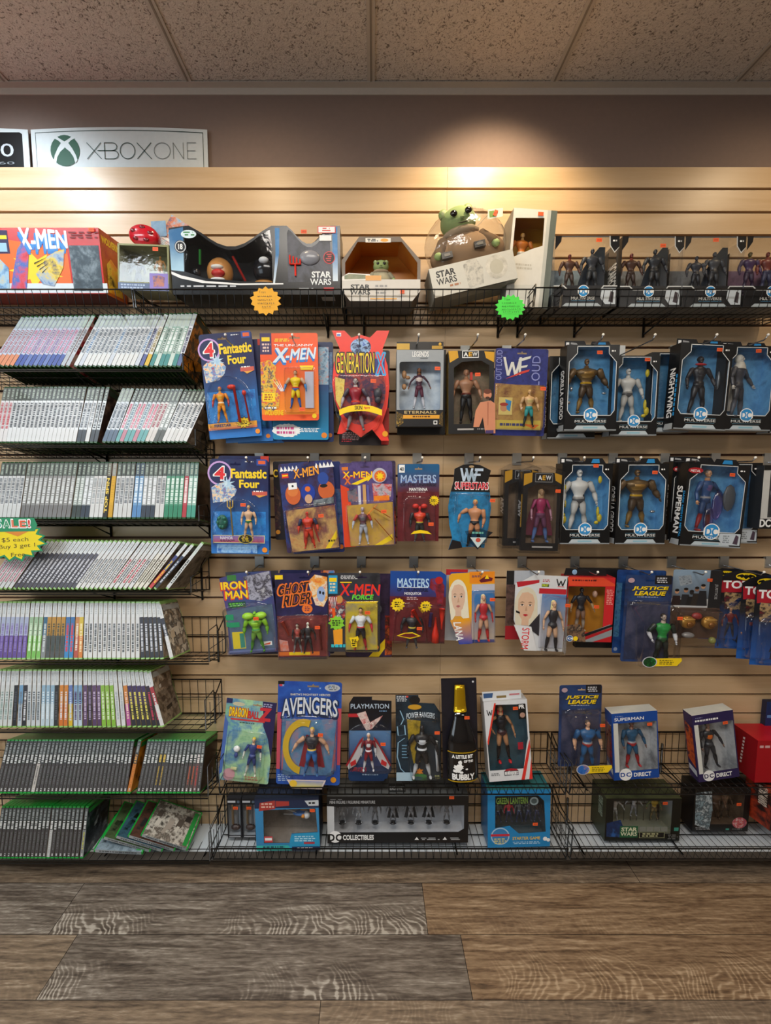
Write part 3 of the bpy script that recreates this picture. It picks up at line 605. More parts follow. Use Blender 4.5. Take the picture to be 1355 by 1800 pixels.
R3 = [(-8, 6, 7.6, 2, 2, r3), (38, 11, 8.1, 2.5, 3, r3g), (128, 2, 8, 3, 3, [OX('34403c', 'a9b5ae', 'steel', 'dfe4e0', '434d47', 48)]), (144, 2, 8, 3, 3, r3n), (160, 3, 8, 2, 2, [OX('e0e0de', 'e6e5e3', 'white', '9aa0a2', '5a625c', 49)]), (184, 1, 7.5, 1, 1, ['TS']), (193, 1, 8, 1, 1, [OX('d9a51c', 'e0ad20', 'yellow', 'd9a51c', 'a8a09a', 50, ('2a2014', 'd9a51c'))]),
      (202, 4, 8, 1, 1, r3), (235, 2, 8, 1, 1, [OX('5a8fc4', '7aa8d4', 'sky blue', 'e5eef5', '45586a', 51)]), (251, 3, 8, 1, 1, r3n), (275, 2, 8, 1, 1, r3), (291, 4, 8, 1, 1, [OX('2e8a66', '57a080', 'green', 'e3efe8', '4d6a60', 52)]), (323, 1, 8, 1, 1, [OX('b8323e', 'c04450', 'red', 'efdadb', '7f8a86', 53)]), (331, 2, 8, 1, 1, [OX('46a08a', '9fc8ba', 'mint', 'e8f0ec', '5f7f78', 54, ('0e0c0a', '2e2018', '584038'))])]
r4 = [X3('dfe1e0', 'e7e9e8', 'white', 'b56a78', s) for s in (61, 62)]; r4d = [X3('4d4a55', '5b5863', 'charcoal', 'cfcfd4', s) for s in (63, 64, 65)]; r4w = [X3('e6e5e2', 'e9e9e7', 'white', '6a6d70', s) for s in (66, 67)]
R4 = [(-24, 6, 8.0, 31, 31, r4), (25, 14, 7.8, 32, 33, r4d), (134, 7, 8.3, 33, 33, r4w), (192, 5, 8.6, 34, 34, [X3('e4e2e0', 'e6e5e4', 'red-lettered white', 'b8303c', 68), X3('e8e8e6', 'eaeae8', 'white', '54585c', 69)]), (235, 3, 8.6, 34, 35, [X3('ece8d8', 'efece0', 'cream', '7a7562', 70)]), (262, 1, 9, 38, 38, [X3('c8383a', '3a3f80', 'multicoloured', 'e5c020', 71)]), (272, 1, 9, 39, 39, [X3('1c1f2a', '2d3a5a', 'navy', 'c8ccd4', 72)]), (293, 1, 11, 36, 36, [X3('d9dcda', 'e2e5e2', 'last white', '3a3a3a', 73, 'd9e5dc', ('4a4844', '6a6660', '8f8a82', '3a3835'))])]
R5 = [(-8, 7, 8.2, -1, -1, [X3('6a4f9f', 'b9c3e0', 'purple-footed', '8a78b8', s) for s in (81, 82)]), (50, 3, 8.3, -1, -1, [X3('7cc653', 'a5c9a0', 'lime green', 'e0f0d8', 83)]), (75, 1, 8.3, -1, -1, [X3('8a8f90', '2f6a8a', 'steel blue', 'c8d0d0', 84)]), (83, 4, 8.3, -2, -2, [X3('4c4f4e', 'c9922a', 'amber and grey', '2f4038', s, 'e4e8e6') for s in (85, 86)]), (116, 2, 8.3, -2, -2, [X3('2f8fd0', '3a78b8', 'bright blue', 'd8302a', 87)]), (133, 1, 8, -2, -2, [X3('c2503a', 'd8904a', 'rust red', 'e8e0d0', 88)]), (141, 1, 8, -3, -3, [X3('e8862a', 'e8c83a', 'orange', 'f0e0b0', 89)]),
      (150, 12, 8.35, -3, -4, [X3('e9eae8', 'eceded', 'white', '3f4448', s, 'eef0f0') for s in (90, 91, 92)]), (251, 5, 8.4, -6, -8, [X3('24242e', '2c2d3a', 'black', 'd4d6dc', s) for s in (93, 94)]), (302, 1, 9, -17, -17, [X3('e2e2de', '2c2d3a', 'last black and white', 'd4d6dc', 95, 'eceeee', ('b8ac9c', 'd8d0c0', '4a4a4a', '8a7a68', 'c8b8a0'))])]
R6 = [(-8, 4, 8.2, -2, -2, [X3('dde2e0', 'e2e6e5', 'white', '8aa09a', 101)]), (25, 1, 8.2, -3, -3, [X3('22242a', '2c2f36', 'black', '4a4d55', 102)]), (34, 1, 8, -3, -3, [X3('c8d4dc', '7fb0d8', 'light blue', '6a7a8a', 103)]), (42, 1, 8, -3, -3, [X3('2a2c34', '34353f', 'dark', 'd9dade', 104)]), (50, 3, 8.2, -4, -4, [X3('d4dadc', 'dfe4e6', 'pale', '5f6a72', 105)]), (75, 3, 8, -4, -4, [X3('c9dce6', '9fc4dc', 'ice blue', 'd8e4ea', 106)]), (98, 1, 8, -4, -4, [X3('2d2f33', '2f3034', 'black', '54565a', 107)]), (107, 2, 8, -4, -4, [X3('e07a28', 'e8923a', 'orange', 'd8dce2', 108)]), (124, 1, 8, -5, -5, [X3('e8c02c', '6f88c8', 'yellow and blue', 'c8d8e8', 109)]), (133, 2, 8, -5, -5, [X3('c9dcec', '8fb8dc', 'sky', '4a2a5a', 110)]),
      (150, 4, 8.3, -5, -6, [X3('5a4068', '6a5078', 'purple', 'c8b8d0', 111), X3('2f2a34', '4a3f55', 'plum', '9a8aa8', 112)]), (183, 3, 8.6, -7, -8, [X3('8cc43e', '9acb52', 'lime', 'dce8c8', 113)]), (209, 2, 8.6, -9, -9, [X3('e4e6e6', 'e9ebeb', 'white', 'a8b0b4', 114)]), (227, 1, 8.6, -10, -10, [X3('b850a0', 'e09048', 'pink and orange', 'f0d0c0', 115)]), (236, 4, 8.8, -11, -13, [X3('2c2833', '4a3a68', 'black and violet', 'e0d45a', s) for s in (116, 117)]), (272, 2, 8.8, -14, -15, [X3('2c2730', '3a3040', 'dark red lettered', 'b83a50', 118)]), (286, 1, 9, -20, -20, [X3('e4e2e0', 'b84048', 'last white and red', 'd8d8d8', 119, 'eef0f0', ('2a2420', '5a4c40', '8a7c6c', '3a2e28'))])]
r7 = [XO('4a4545', 'grey', s) for s in range(121, 126)]; 
R7 = [(-6, 9, 7.0, 3, 3, r7[:3]), (57, 1, 7, 3, 3, [XO('c9c2ba', 'pale-footed', 127, 'e0e0dc')]), (64, 24, 6.75, 2, 2, r7), (226, 1, 7, 6, 6, [XO('c8782a', 'orange', 128, 'e0a050', 'd88030', ('2a1808', 'c87a20', 'e0a030'))]),
      (243, 4, 7.0, 6, 5, r7[1:4]), (271, 2, 7.0, 5, 5, [XO('4a4545', 'gold-lettered grey', 129, 'd8b850', 'b89a3a')]), (285, 6, 7.0, 4, 4, r7[:4]), (327, 2, 7, 4, 4, [XO('564a48', 'orange-lined grey', 130, 'd8d4d0', 'b85838')]), (341, 1, 7, 3, 3, [XO('6a5050', 'red-marked grey', 131, 'e0d8d4', 'c04038', ('15100e', '3a2420', '5a4a44', '8a7c70'))]), (348, 1, 7, 2, 2, [XO('4a4848', 'last grey', 132, 'c8ccc8', '7a7a7a', ('0f0c0a', '2c1f1c', '4a3a34'))])]
R8 = [(-6, 13, 6.9, 2, 2, r7[:4]), (84, 1, 7, 2, 2, [XO('c8c8c6', 'white-lined grey', 133, 'e8e8e4', 'd0d0cc')]), (91, 7, 7.3, 2, 2, r7[1:]), (143, 1, 7, 2, 2, [XO('8a8c8c', 'last upright grey', 134, 'e0e0dc', 'c8c84a', ('1c1c20', '0f0f12', '3a4048', '888c90'))])]
ALLR = [R1, R2, R3, R4, R5, R6, R7, R8]
DROP = [.035] * 7 + [.012]
for ri, (R_, dz) in enumerate(zip(ALLR, DROP)):
    tilt = math.degrees(math.atan(dz / .155)); hgt = .17 if ri > 5 else .19; idx = 0; py = RY[ri] - 4
    if ri > 5: tilt += (6, 8)[ri - 6]
    for (xs, cnt, st, l0, l1, sty) in R_:
        for k in range(cnt):
            px = xs + k * st; lean = l0 + (l1 - l0) * (k / max(1, cnt - 1)); idx += 1; t = min(.0145, st * .00188) * math.cos(math.radians(lean)) * .985
            t = round(t / .0005) * .0005 - .0001
            s_ = sty[(k * 7 + k // 3) % len(sty)]; ts = s_ == 'TS'
            if ts: s_ = OX('1c1812', '221d14', 'black', '221d14', '8f8878', 55)
            Yc = Yf + .004 + (math.sin(k * 12.9 + ri) * .5 + .5) * .004
            z = at(655, py, Yc).z + abs(math.sin(math.radians(lean))) * t / 2
            X = at(px, py, Yc).x
            o = put_case(s_, X, Yc, z, lean, tilt, '%s-spined game case, %s from the left on the %s game shelf' % (s_[5], nth(idx), ORD[ri]), 'game cases on the %s shelf' % ORD[ri], t, hgt)
            if ts:
                q = Mb(); vs, fs = glyphs('TOP SPIN', .03); q.add([((.5 - b_) * t * .7, -.0009, .02 + .115 * a) for a, b_ in vs], fs, M('e6c64a', .4)); q.obj('title_lettering', o)
# a few cases lying fanned out at the right end of the lowest shelf
fan = [(262, 0, 0, 'flattest'), (262, 34, .030, 'undermost'), (285, 32, .034, 'second'), (305, 30, .036, 'third'), (326, 28, .038, 'fourth')]
fan = [(165, 196, 1501, 4, 0), (182, 230, 1499, 26, 1), (204, 252, 1499, 27, 2), (226, 275, 1500, 27, 3), (249, 300, 1500, 28, 4)]
arts = [('5a6a74', '8a9aa4', '2a3038'), ('24301c', '4a5a3a', '1a1a18'), ('1a2030', '3a5a6a', '0f1a12'), ('1c241c', '5a3a30', '2a2a2a'), ('a89c90', '5a5048', 'd0c8bc', '3a3430')]
for (pa, pb, py, sl_, i) in fan:
    st = ('x', ((0, .5, 'b9bfc2'), (.5, 1, '9aa3a6')), ((.1, .9, '4a4f52', .5),), 140 + i, arts[i], 'grey')
    am, sm = case_mesh(*st[:4], .17, .0135, arts[i])
    o = bpy.data.objects.new('game_case', am); COL.objects.link(o); c = bpy.data.objects.new('cover_sleeve', sm); COL.objects.link(c); c.parent = o
    # lies on its back cover: thickness axis up, spine to the aisle, leaning on the one below
    B = at(pa, py, Yf + .006)
    R_ = Matrix.Rotation(math.radians(-14 if i else -4), 3, 'X') @ Matrix.Rotation(math.radians(-22 if i == 0 else -sl_), 3, 'Y').inverted() @ Matrix.Rotation(math.radians(-90), 3, 'Y').inverted()
    R_ = Matrix.Rotation(math.radians(10), 3, 'X') @ Matrix.Rotation(math.radians(90 + (4 if i == 0 else sl_ - 4)), 3, 'Y')
    o.rotation_euler = R_.to_euler(); o.location = B + Vector((.0, 0, .012 + .030 * (i > 0) + .010 * i * .4 + (.012 if i else 0)))
    tag(o, ['grey-blue game case lying flat under the fanned ones, lowest shelf', 'green-edged game case, leftmost of the fanned slanting ones on the lowest shelf', 'green-edged game case, second of the fanned slanting ones on the lowest shelf', 'green-edged game case with reddish cover, third of the fanned ones on the lowest shelf', 'game case with pale stone-coloured cover, topmost of the fan on the lowest shelf'][i], 'game case', 'fanned game cases at the end of the lowest shelf')

# ================================================================== upper row of hanging packages
def four_card(box, Y, roll, label, figf, lower, tag_col, back=False, yaw=0):
    p = Pk('carded_action_figure', label, 'toy', box, Y, roll, yaw, group=None)
    p.card(G('1e6fb8', '1b1f4e', p.H * .55, p.H * .12), rrect(0, 0, 1, 1, .06, p.W / p.H), hole=(.44, .05))
    p.rect(.0, .86, 1, 1, G('2a7ac8', '184a9a', p.H * .15)); p.rect(.05, .55, .95, .84, A('1d62b0', '2c86d0', '1a4a98', s=20))
    if back:
        p.rect(.82, .0, .98, .06, M('c83a28')); p.ell(.9, .95, .045, M('e8862a')); p.text('C', .86, .1, .96, .2, YEL, .04); return p.done()
    p.ell(.17, .15, .21, M('c9a0d8')); p.ell(.17, .15, .18, M('1c2350')); p.text('4', .055, .075, .27, .225, WHITE, .09, .01); p.text('4', .075, .085, .255, .215, M('e02a2c'), .05, .01)
    p.rect(.8, .0, .97, .065, M('2a4a9a')); p.rect(.83, .015, .95, .05, M('e0602a')); p.lines(.6, .02, .75, .035, WHITE, 1, 4)
    q = Mb(); y = p.Y(); p.text('Fantastic', .36, .10, .97, .20, YEL, .04, mb=q, y=y); p.text('Four', .5, .215, .85, .30, YEL, .04, mb=q, y=y); q.obj('title_lettering', p.o)
    p.poly([(.02, .30), (.12, .26), (.25, .24), (.38, .27), (.46, .32), (.42, .38), (.30, .44), (.05, .46)], A('e8742a', 'f0d8b0', '5a9ad0', 'b83a28', s=70))
    p.star(.3, .26, .14, A('d8e8f0', '8ab8d8', s=80), 9, .4); p.rect(.72, .335, .98, .375, M('c85a4a')); p.poly([(.78, .375), (.96, .375), (.84, .40)], M('e0a040')); p.lines(.74, .325, .96, .345, WHITE, 1, 8)
    lower(p); p.ell(.93, .955, .045, M('f0932a'))
    p.done(); bl = rrect(.06, .40, .84, .93, .2, p.W / p.H, 6)
    bl = [(.06, .90), (.86, .90)] + ring_pts(.46, .64, .40, .225, 16, 0, -180)
    p.blister(bl, .028); figf(p); p.rect
    if tag_col: p.sticker(.61, .47, -.031, None)
    return p
def low1(p):
    p.rect(.0, .85, .93, .895, M('e8a238')); p.rect(.0, .895, .93, .915, M('d87a50')); p.text('FIRESTAR', .12, .86, .44, .89, M('1c2a6a'), .03)
    p.star(.68, .86, .15, INK, 11, .7, .065); p.star(.68, .86, .135, YEL, 11, .7, .055); p.lines(.6, .84, .76, .88, INK, 3, 3)
def fig1(p):
    p.fig(.31, .505, .85, skin='c89a5a', torso='e0861e', arms='e08a20', fore='b8302a', legs='e8921e', boots='e8921e', hair='d8402a', belt='e8d8b8', chest='d8a82a', bulk=1.12, la=24, ra=24)
    q = Mb()
    for u, v, v1, r in ((.58, .52, .86, .0045), (.76, .585, .86, .0028)):
        a = p.P(u, v); b_ = p.P(u + .05, v1); q.tube([(a[0], -.012, a[1]), (b_[0], -.012, b_[1])], r, M('c8302a', .35), 8); q.ell((a[0] - (.008 if r > .004 else 0), -.012, a[1]), (.014 if r > .004 else .007, .008, .008 if r > .004 else .009), M('d83a2a', .35))
    q.obj('accessory', p.o)
def low2(p):
    p.rect(.04, .80, .93, .885, M('d8d4a0')); p.rect(.05, .808, .92, .877, G('c04a5a', '8a7ac0', p.H * .07, p.H * .12)); p.text('NAMOR', .16, .815, .38, .845, WHITE, .03); p.lines(.15, .85, .42, .872, INK, 2, 4)
    p.ell(.6, .84, .13, M('c8b83a'), .05); p.ell(.6, .84, .115, INK, .043); p.lines(.53, .81, .68, .87, YEL, 4, 6); p.rect(.1, .9, .8, .99, A('3a8ad8', '9ac8f0', '2a6ac0', s=40))
def fig2(p):
    p.fig(.67, .475, .83, skin='d8b08c', torso='d8b08c', shorts='1a6a3c', legs='d8b08c', boots='d8b08c', fore='d8b08c', hair='c8a040', belt='d8b83a', bulk=1.15, la=18, ra=24)
    q = Mb(); a = p.P(.36, .45); b_ = p.P(.40, .80); G_ = M('d8b040', .35); q.tube([(a[0], -.013, a[1]), (b_[0], -.013, b_[1])], .0022, G_)
    for s_ in (-1, 0, 1): q.tube([(a[0], -.013, a[1] - .022), (a[0] + s_ * .009, -.013, a[1] - .014), (a[0] + s_ * .009, -.013, a[1] + .006)], .0018, G_, 5)
    q.obj('accessory', p.o); q = Mb(); a = p.P(.22, .66); q.ell((a[0], -.012, a[1]), (.019, .01, .025), M('175a4a', .4), 12, 8)
    for k in range(8): q.ell((a[0] + .012 * math.cos(k), -.02, a[1] + .016 * math.sin(k * 2.1)), (.006, .004, .006), M('1f6e58', .4), 6, 4)
    q.obj('shell_accessory', p.o)
four_card((455, 690, 82, 176), -.085, 1, 'dark blue hanging card, rearmost behind the orange flame figure card', None, None, None, True)
four_card((432, 688, 84, 176), -.10, 3, 'dark blue hanging card directly behind the orange flame figure card', None, None, None, True)
four_card((405, 678, 93, 181), -.13, 4.6, 'blue card with red 4 badge and an orange flame figure with red accessories', fig1, low1, None)

# teal card and navy card behind, orange card in front
p = Pk('carded_action_figure', 'dark navy hanging card behind the teal and orange cards', 'toy', (540, 690, 92, 172), -.09, 0).card(M('16275a')); p.rect(.85, .1, .98, .5, A('1c3a7a', '6a90c0', '16204a', s=40)); p.ell(.93, .93, .04, M('b86a2a')); p.done()
p = Pk('carded_action_figure', 'teal hanging card with pink lettering, sticking out below the orange card', 'toy', (528, 692, 99, 160), -.105, -.5).card(G('1a8ab8', '1a3a7a', p.H * .6)); p.rect(.82, .0, 1, .4, A('1a3a7a', '9ac0d8', 'd8602a', s=45))
p.star(.25, .90, .26, WHITE, 20, .93, .075); p.lines(.06, .855, .46, .95, M('d04a8a'), 2, 12); p.lines(.5, .87, .9, .92, WHITE, 3, 3); p.ell(.92, .95, .05, M('e8862a')); p.done()
p = Pk('carded_action_figure', 'orange card with blue slanted team lettering and a yellow and blue masked figure', 'toy', (509, 663, 101, 150), -.135, 0.4)
OR = M('f0581c'); p.card(OR, hole=(.6, .05)); p.rect(0, .3, 1, .93, G('f08a1c', 'e8501c', p.H * .6, p.H * .1))
p.rect(0, .0, .2, .24, M('3a2a5a')); p.rect(.03, .045, .17, .09, YEL); p.lines(.03, .11, .18, .22, M('e8c8b8'), 3, 4); p.lines(.25, .06, .55, .10, YEL, 2, 5)
p.text('THE UNCANNY', .24, .125, .92, .15, WHITE, .03)
for dx, dy, mt in ((-.012, .028, M('2a7ac8')), (-.006, .014, M('2a7ac8')), (0, 0, M('d8e8f4'))):
    p.text('X', .22 + dx, .17 + dy, .45 + dx, .33 + dy, mt, .07, .04); p.text('-MEN', .44 + dx, .185 + dy, .94 + dx, .31 + dy, mt, .06, .03, title=(mt is not None and dx == 0), skew=-.02)
p.poly([(0, .33), (.16, .30), (.27, .38), (.25, .5), (.34, .6), (.30, .85), (.16, .90), (0, .86)], A('f0a81c', '202a5a', 'e8c03a', 'd84a1c', '2a8ab8', s=40)); p.rect(.02, .68, .24, .78, YEL); p.lines(.04, .69, .22, .77, M('a8501c'), 3, 6)
for k in range(3): p.poly([(.2 + .05 * k, .52), (.36 + .02 * k, .66), (.345 + .02 * k, .665)], WHITE)
p.text('WOLVERINE', .05, .88, .38, .94, YEL, .03); p.lines(.05, .84, .28, .87, WHITE, 1, 9); p.poly([(.68, .37), (.92, .37), (.9, .42), (.7, .42)], YEL); p.ell(.92, .95, .04, YEL); p.done()
p.blister(rrect(.42, .40, .94, .90, .05, p.W / p.H), .026); q = Mb(); a = p.P(.8, .44); b_ = p.P(.92, .86); q.flat([(a[0] - .006, b_[1]), (b_[0], b_[1]), (b_[0], a[1]), (a[0] - .006, a[1])], -.0032, M('b8b8c8')); q.obj('inner_card', p.o)
p.fig(.61, .43, .87, torso='e8c81c', chest='e8c81c', arms='c8a080', fore='2a78b8', legs='e8c81c', boots='2a5aa8', pelvis='2a5aa8', skin='c8a080', belt='b83028', helmet=None, hair='1a1a1a', bulk=1.25, la=34, ra=34)
p.sticker(.73, .885, -.029)

# hourglass red card
p0 = Pk('carded_action_figure', 'black hanging card showing below the hourglass red card', 'toy', (640, 700, 88, 164), -.10, -.5).card(M('1a1216')); p0.lines(.05, .86, .5, .95, M('c8a8a8'), 5, 3); p0.lines(.05, .93, .3, .97, M('c03040'), 2, 3); p0.rect(.85, .6, 1, .99, M('a8241c')); p0.rect(.85, .2, 1, .5, A('301820', 'a8402a', '201018', s=40)); p0.done()
p = Pk('carded_action_figure', 'hourglass-shaped red card with tall yellow lettering and a maroon long-armed figure', 'toy', (634, 683, 100, 197), -.135, 0)
out = [(0, 0), (.22, 0), (.34, .06), (.5, .035), (.66, .06), (.78, 0), (1, 0), (.88, .16), (.97, .3), (1, .48), (.97, .66), (.88, .80), (1.0, .96), (.86, .96), (.7, .86), (.5, .93), (.3, .86), (.16, .9), (.08, .9), (.16, .76), (.04, .6), (.0, .46), (.03, .28), (.14, .16)]
p.card(M('e8392a'), out, hole=None); p.ell(.5, .14, .18, A('2a4aa8', '9ac0e8', '1a2050', 's' and '1a2050', s=50), .075)
p.ell(.5, .52, .44, A('5a2a38', '382048', 'a83a30', '6a4a5a', s=26), .30); p.rect(.68, .24, .92, .38, M('2a2a78'))
p.text('GENERATION', .06, .185, .74, .37, INK, .09, taper=.0); p.text('GENERATION', .065, .19, .735, .365, YEL, .0, title=True); p.text('X', .77, .19, .93, .38, M('3aa0d8'), .12); p.text('X', .78, .2, .92, .37, RED, -.0)
p.rect(.08, .02, .16, .05, WHITE); p.rect(.09, .03, .15, .045, M('3a6ac8')); p.poly([(.05, .4), (.22, .42), (.2, .55), (.14, .68), (.06, .6)], A('e8b83a', 'f0d870', 'b88a2a', s=40)); p.ell(.93, .90, .05, M('e8a020')); p.done()
p.blister([(.05, .40), (.93, .40), (.95, .5), (.9, .72), (.78, .85), (.5, .93), (.22, .85), (.08, .72), (.03, .5)][::-1], .032)
p.fig(.41, .41, .875, torso='9a2030', legs='8a2a48', boots='8a8488', arms='4a4250', fore='a8a0a8', skin='b0a8a8', hair='2a2428', bulk=1.1, la=32, ra=34, stance=.07, belt='c83a30')
q = Mb(); yy = -.0348; pts = [(.13 + .74 * k / 10, .70 - .045 * (1 - ((k - 5) / 5) ** 2)) for k in range(11)] + [(.87 - .74 * k / 10 - .02 * math.sin(k), .75 - .04 * (1 - ((k - 5) / 5) ** 2)) for k in range(11)]
q.tess([p.L(pts)], yy, YEL); p.text('SKIN', .4, .665, .53, .70, INK, .03, mb=q, y=yy - .0005); p.text('figure', .56, .672, .66, .695, M('d8502a'), .03, mb=q, y=yy - .0005); q.obj('name_band', p.o)
q = Mb(); a = p.P(.8, .55); q.ell((a[0], -.014, a[1]), (.014, .008, .018), M('3a3a44', .4)); q.ell((a[0], -.014, a[1] - .02), (.011, .008, .012), M('3a3a44', .4)); q.obj('accessory', p.o); p.sticker(.72, .455, -.037)

# grey window box, black and gold foot
Bx('boxed_action_figure', 'dark box behind the grey and gold figure box, only its black edges showing', 'toy', (741, 690, 84, 146), -.08, 0).shell(.03, M('141416'), M('141416')).done('box')
p = Bx('boxed_action_figure', 'grey-fronted figure box with gold name strip and a pale robed figure', 'toy', (738, 683, 82, 132), -.135, 0)
p.shell(.05, M('9aa0a4'), M('8a9094'), rrect(.06, .15, .94, .78, .06, p.W / p.H), A('a0b0c4', 'c4d0da', 'dde4e8', s=14), bottom=M('1a1a1c'))
p.rect(0, .78, 1, 1, M('16161a')); p.text('ETERNALS', .17, .79, .86, .83, M('c8b07a'), .02, title=True, sp=1.1); p.rect(.14, .845, .93, .895, M('e0a030')); p.lines(.34, .853, .80, .887, M('5a3a10'), 1, 12); p.poly([(0, .8), (.13, .84), (.15, .95), (.05, 1), (0, .98)], A('c8a040', '2a2418', '8a6a28', s=60)); p.poly([(1, .8), (.93, .84), (.92, .96), (1, 1)], A('c8a040', '2a2418', '8a6a28', s=60)); p.rect(.8, .92, .88, .97, WHITE); p.rect(.815, .93, .865, .96, INK)
p.text('LEGENDS', .33, .02, .68, .09, WHITE, .05); p.rect(.5, .1, .66, .115, M('6a7074')); p.done('box')
q = Mb(); q.box(-p.W / 2, p.W / 2, .006, .0075, p.H, p.H * 1.11, M('1c1a18')); a = p.W / 2; q.flat([(-a, p.H * 1.01), (-a * .45, p.H * 1.01), (-a * .45, p.H * 1.09), (-a, p.H * 1.09)], .0057, M('c8a038')); q.flat([(a * .5, p.H * 1.02), (a * .95, p.H * 1.02), (a * .95, p.H * 1.06), (a * .5, p.H * 1.06)], .0057, M('b8902c')); q.ell((a * .85, .006, p.H * 1.08), (.005, .001, .005), M('d8a830')); q.obj('hanging_flap', p.o)
p.fig(.5, .20, .75, y=.025, skin='8a5a3c', torso='4a2a3a', chest='d8c8c0', legs='5a2438', boots='d8d8e0', hair='1c1410', female=True, la=40, ra=42)
q = Mb()
for u, v, hgt_ in ((.17, .26, .022), (.17, .42, .016), (.25, .3, .01)): a = p.P(u, v); q.ell((a[0], .02, a[1] - .01), (.008, .008, hgt_ * .6), M('b88a60', .4))
q.obj('accessory', p.o); p.sticker(.87, .24, -.001)

# black wrestler box with gold corners
p = Bx('boxed_action_figure', 'black window box with gold corners and a bare-chested bearded wrestler figure', 'toy', (828, 690, 80, 143), -.135, .8)
p.shell(.055, M('151517'), A('1a1a1c', '8a6a1c', '141416', s=18), [(.12, .2), (.3, .13), (.72, .12), (.9, .18), (.9, .78), (.55, .8), (.5, .88), (.12, .88)], A('a89078', '7a6a54', '848c68', s=10))
p.poly([(0, 0), (.2, 0), (.22, .08), (.03, .14)], M('d8a020')); p.poly([(.78, .01), (1, .02), (.99, .14), (.82, .09)], M('d8a020')); p.rect(.30, -.0, .66, .085, WHITE); p.rect(.315, .008, .645, .077, INK)
p.text('A', .33, .018, .43, .068, WHITE, .05); p.text('E', .44, .018, .52, .068, M('e0a828'), .05); p.text('W', .52, .018, .63, .068, WHITE, .05)
p.rect(.2, .935, .56, .955, M('b0aca8')); p.lines(.62, .93, .9, .96, M('8a8a8a'), 1, 2)
# printed portrait of a wrestler on the lower right corner
SK = M('d08a68'); p.poly([(.55, .92), (.6, .72), (.7, .62), (.93, .6), (1.03, .64), (1.04, 1.0), (.82, 1.0), (.76, .8), (.68, .92)], SK); p.ell(.86, .53, .09, SK); p.ell(.86, .49, .085, M('6a3a28'), .03); p.ell(.86, .57, .05, M('4a2c20'), .018); p.rect(.82, .96, 1.0, 1.0, M('4a3a6a')); p.poly([(.86, .62), (.88, .62), (.88, .9), (.87, .9)], M('a86048')); p.done('box')
p.fig(.42, .2, .87, y=.02, skin='a87a5c', torso='a87a5c', legs='161618', boots='161618', fore='a87a5c', hair='a87a5c', belt='5a2420', bulk=1.22, la=28, ra=30, stance=.03); p.sticker(.64, .285, -.001)
q = Mb(); a = p.P(.5, .29); q.box(a[0] - .002, a[0] + .006, -.0008 + .008, .011, a[1] - .014, a[1] + .01, M('c83a2c')); q.obj('towel', p.o)

# navy wrestling card
p = Pk('carded_action_figure', 'navy wrestling card with scratched silver logo and a long-haired figure in teal trousers', 'toy', (914, 690, 92, 150), -.13, -1.2)
p.card(A('1c2460', '262f78', '1a1c48', s=25), hole=(.5, .05)); p.text('OUT LOUD', .02, .02, .13, .36, M('8a90c8'), .0, rot=90); p.text('LOUD', .70, .08, .86, .42, M('8a90c8'), .0, rot=90); p.poly([(.02, .40), (.96, .42), (.95, .93), (0, .92)], A('8a5a3a', 'b08a4a', '6a3a2a', s=16)); p.rect(0, .82, .92, .93, M('c8b048')); p.poly([(.55, .86), (.9, .87), (.8, .92)], M('d8702a'))
SL = M('d8d8d0', .3); w_mark(p, .17, .10, .48, .31, SL, .15); p.poly([(.44, .12), (.68, .08), (.66, .11), (.49, .145)], SL); p.poly([(.44, .12), (.5, .12), (.49, .3), (.46, .3)], SL); p.poly([(.47, .2), (.62, .185), (.6, .21), (.48, .225)], SL); p.poly([(.2, .35), (.5, .26), (.66, .235), (.64, .26), (.45, .30)], M('c83a30'))
p.lines(.12, .85, .62, .9, M('3a3a6a'), 1, 15); p.rect(.1, .56, .36, .76, M('d8c070')); p.ell(.2, .68, .07, M('c88a60')); p.poly([(.22, .58), (.34, .6), (.32, .72), (.26, .7)], M('3a8ac0')); p.ell(.2, .64, .08, M('a83a2a'), .02); p.done()
p.blister(rrect(.05, .42, .93, .93, .04, p.W / p.H), .030); p.fig(.66, .47, .90, skin='c8a070', torso='c8a070', legs='2a9090', boots='1a2a2a', hair='c8a868', fore='c8a070', bulk=1.25, la=22, ra=24, chest='c8b070'); p.sticker(.86, .475, -.034); q = Mb(); q.tube([(*p.P(.52, .72)[:1], -.014, p.P(0, .68)[1]), (p.P(.5, 0)[0], -.02, p.P(0, .70)[1])], .003, M('e8c8b8')); q.obj('accessory', p.o)

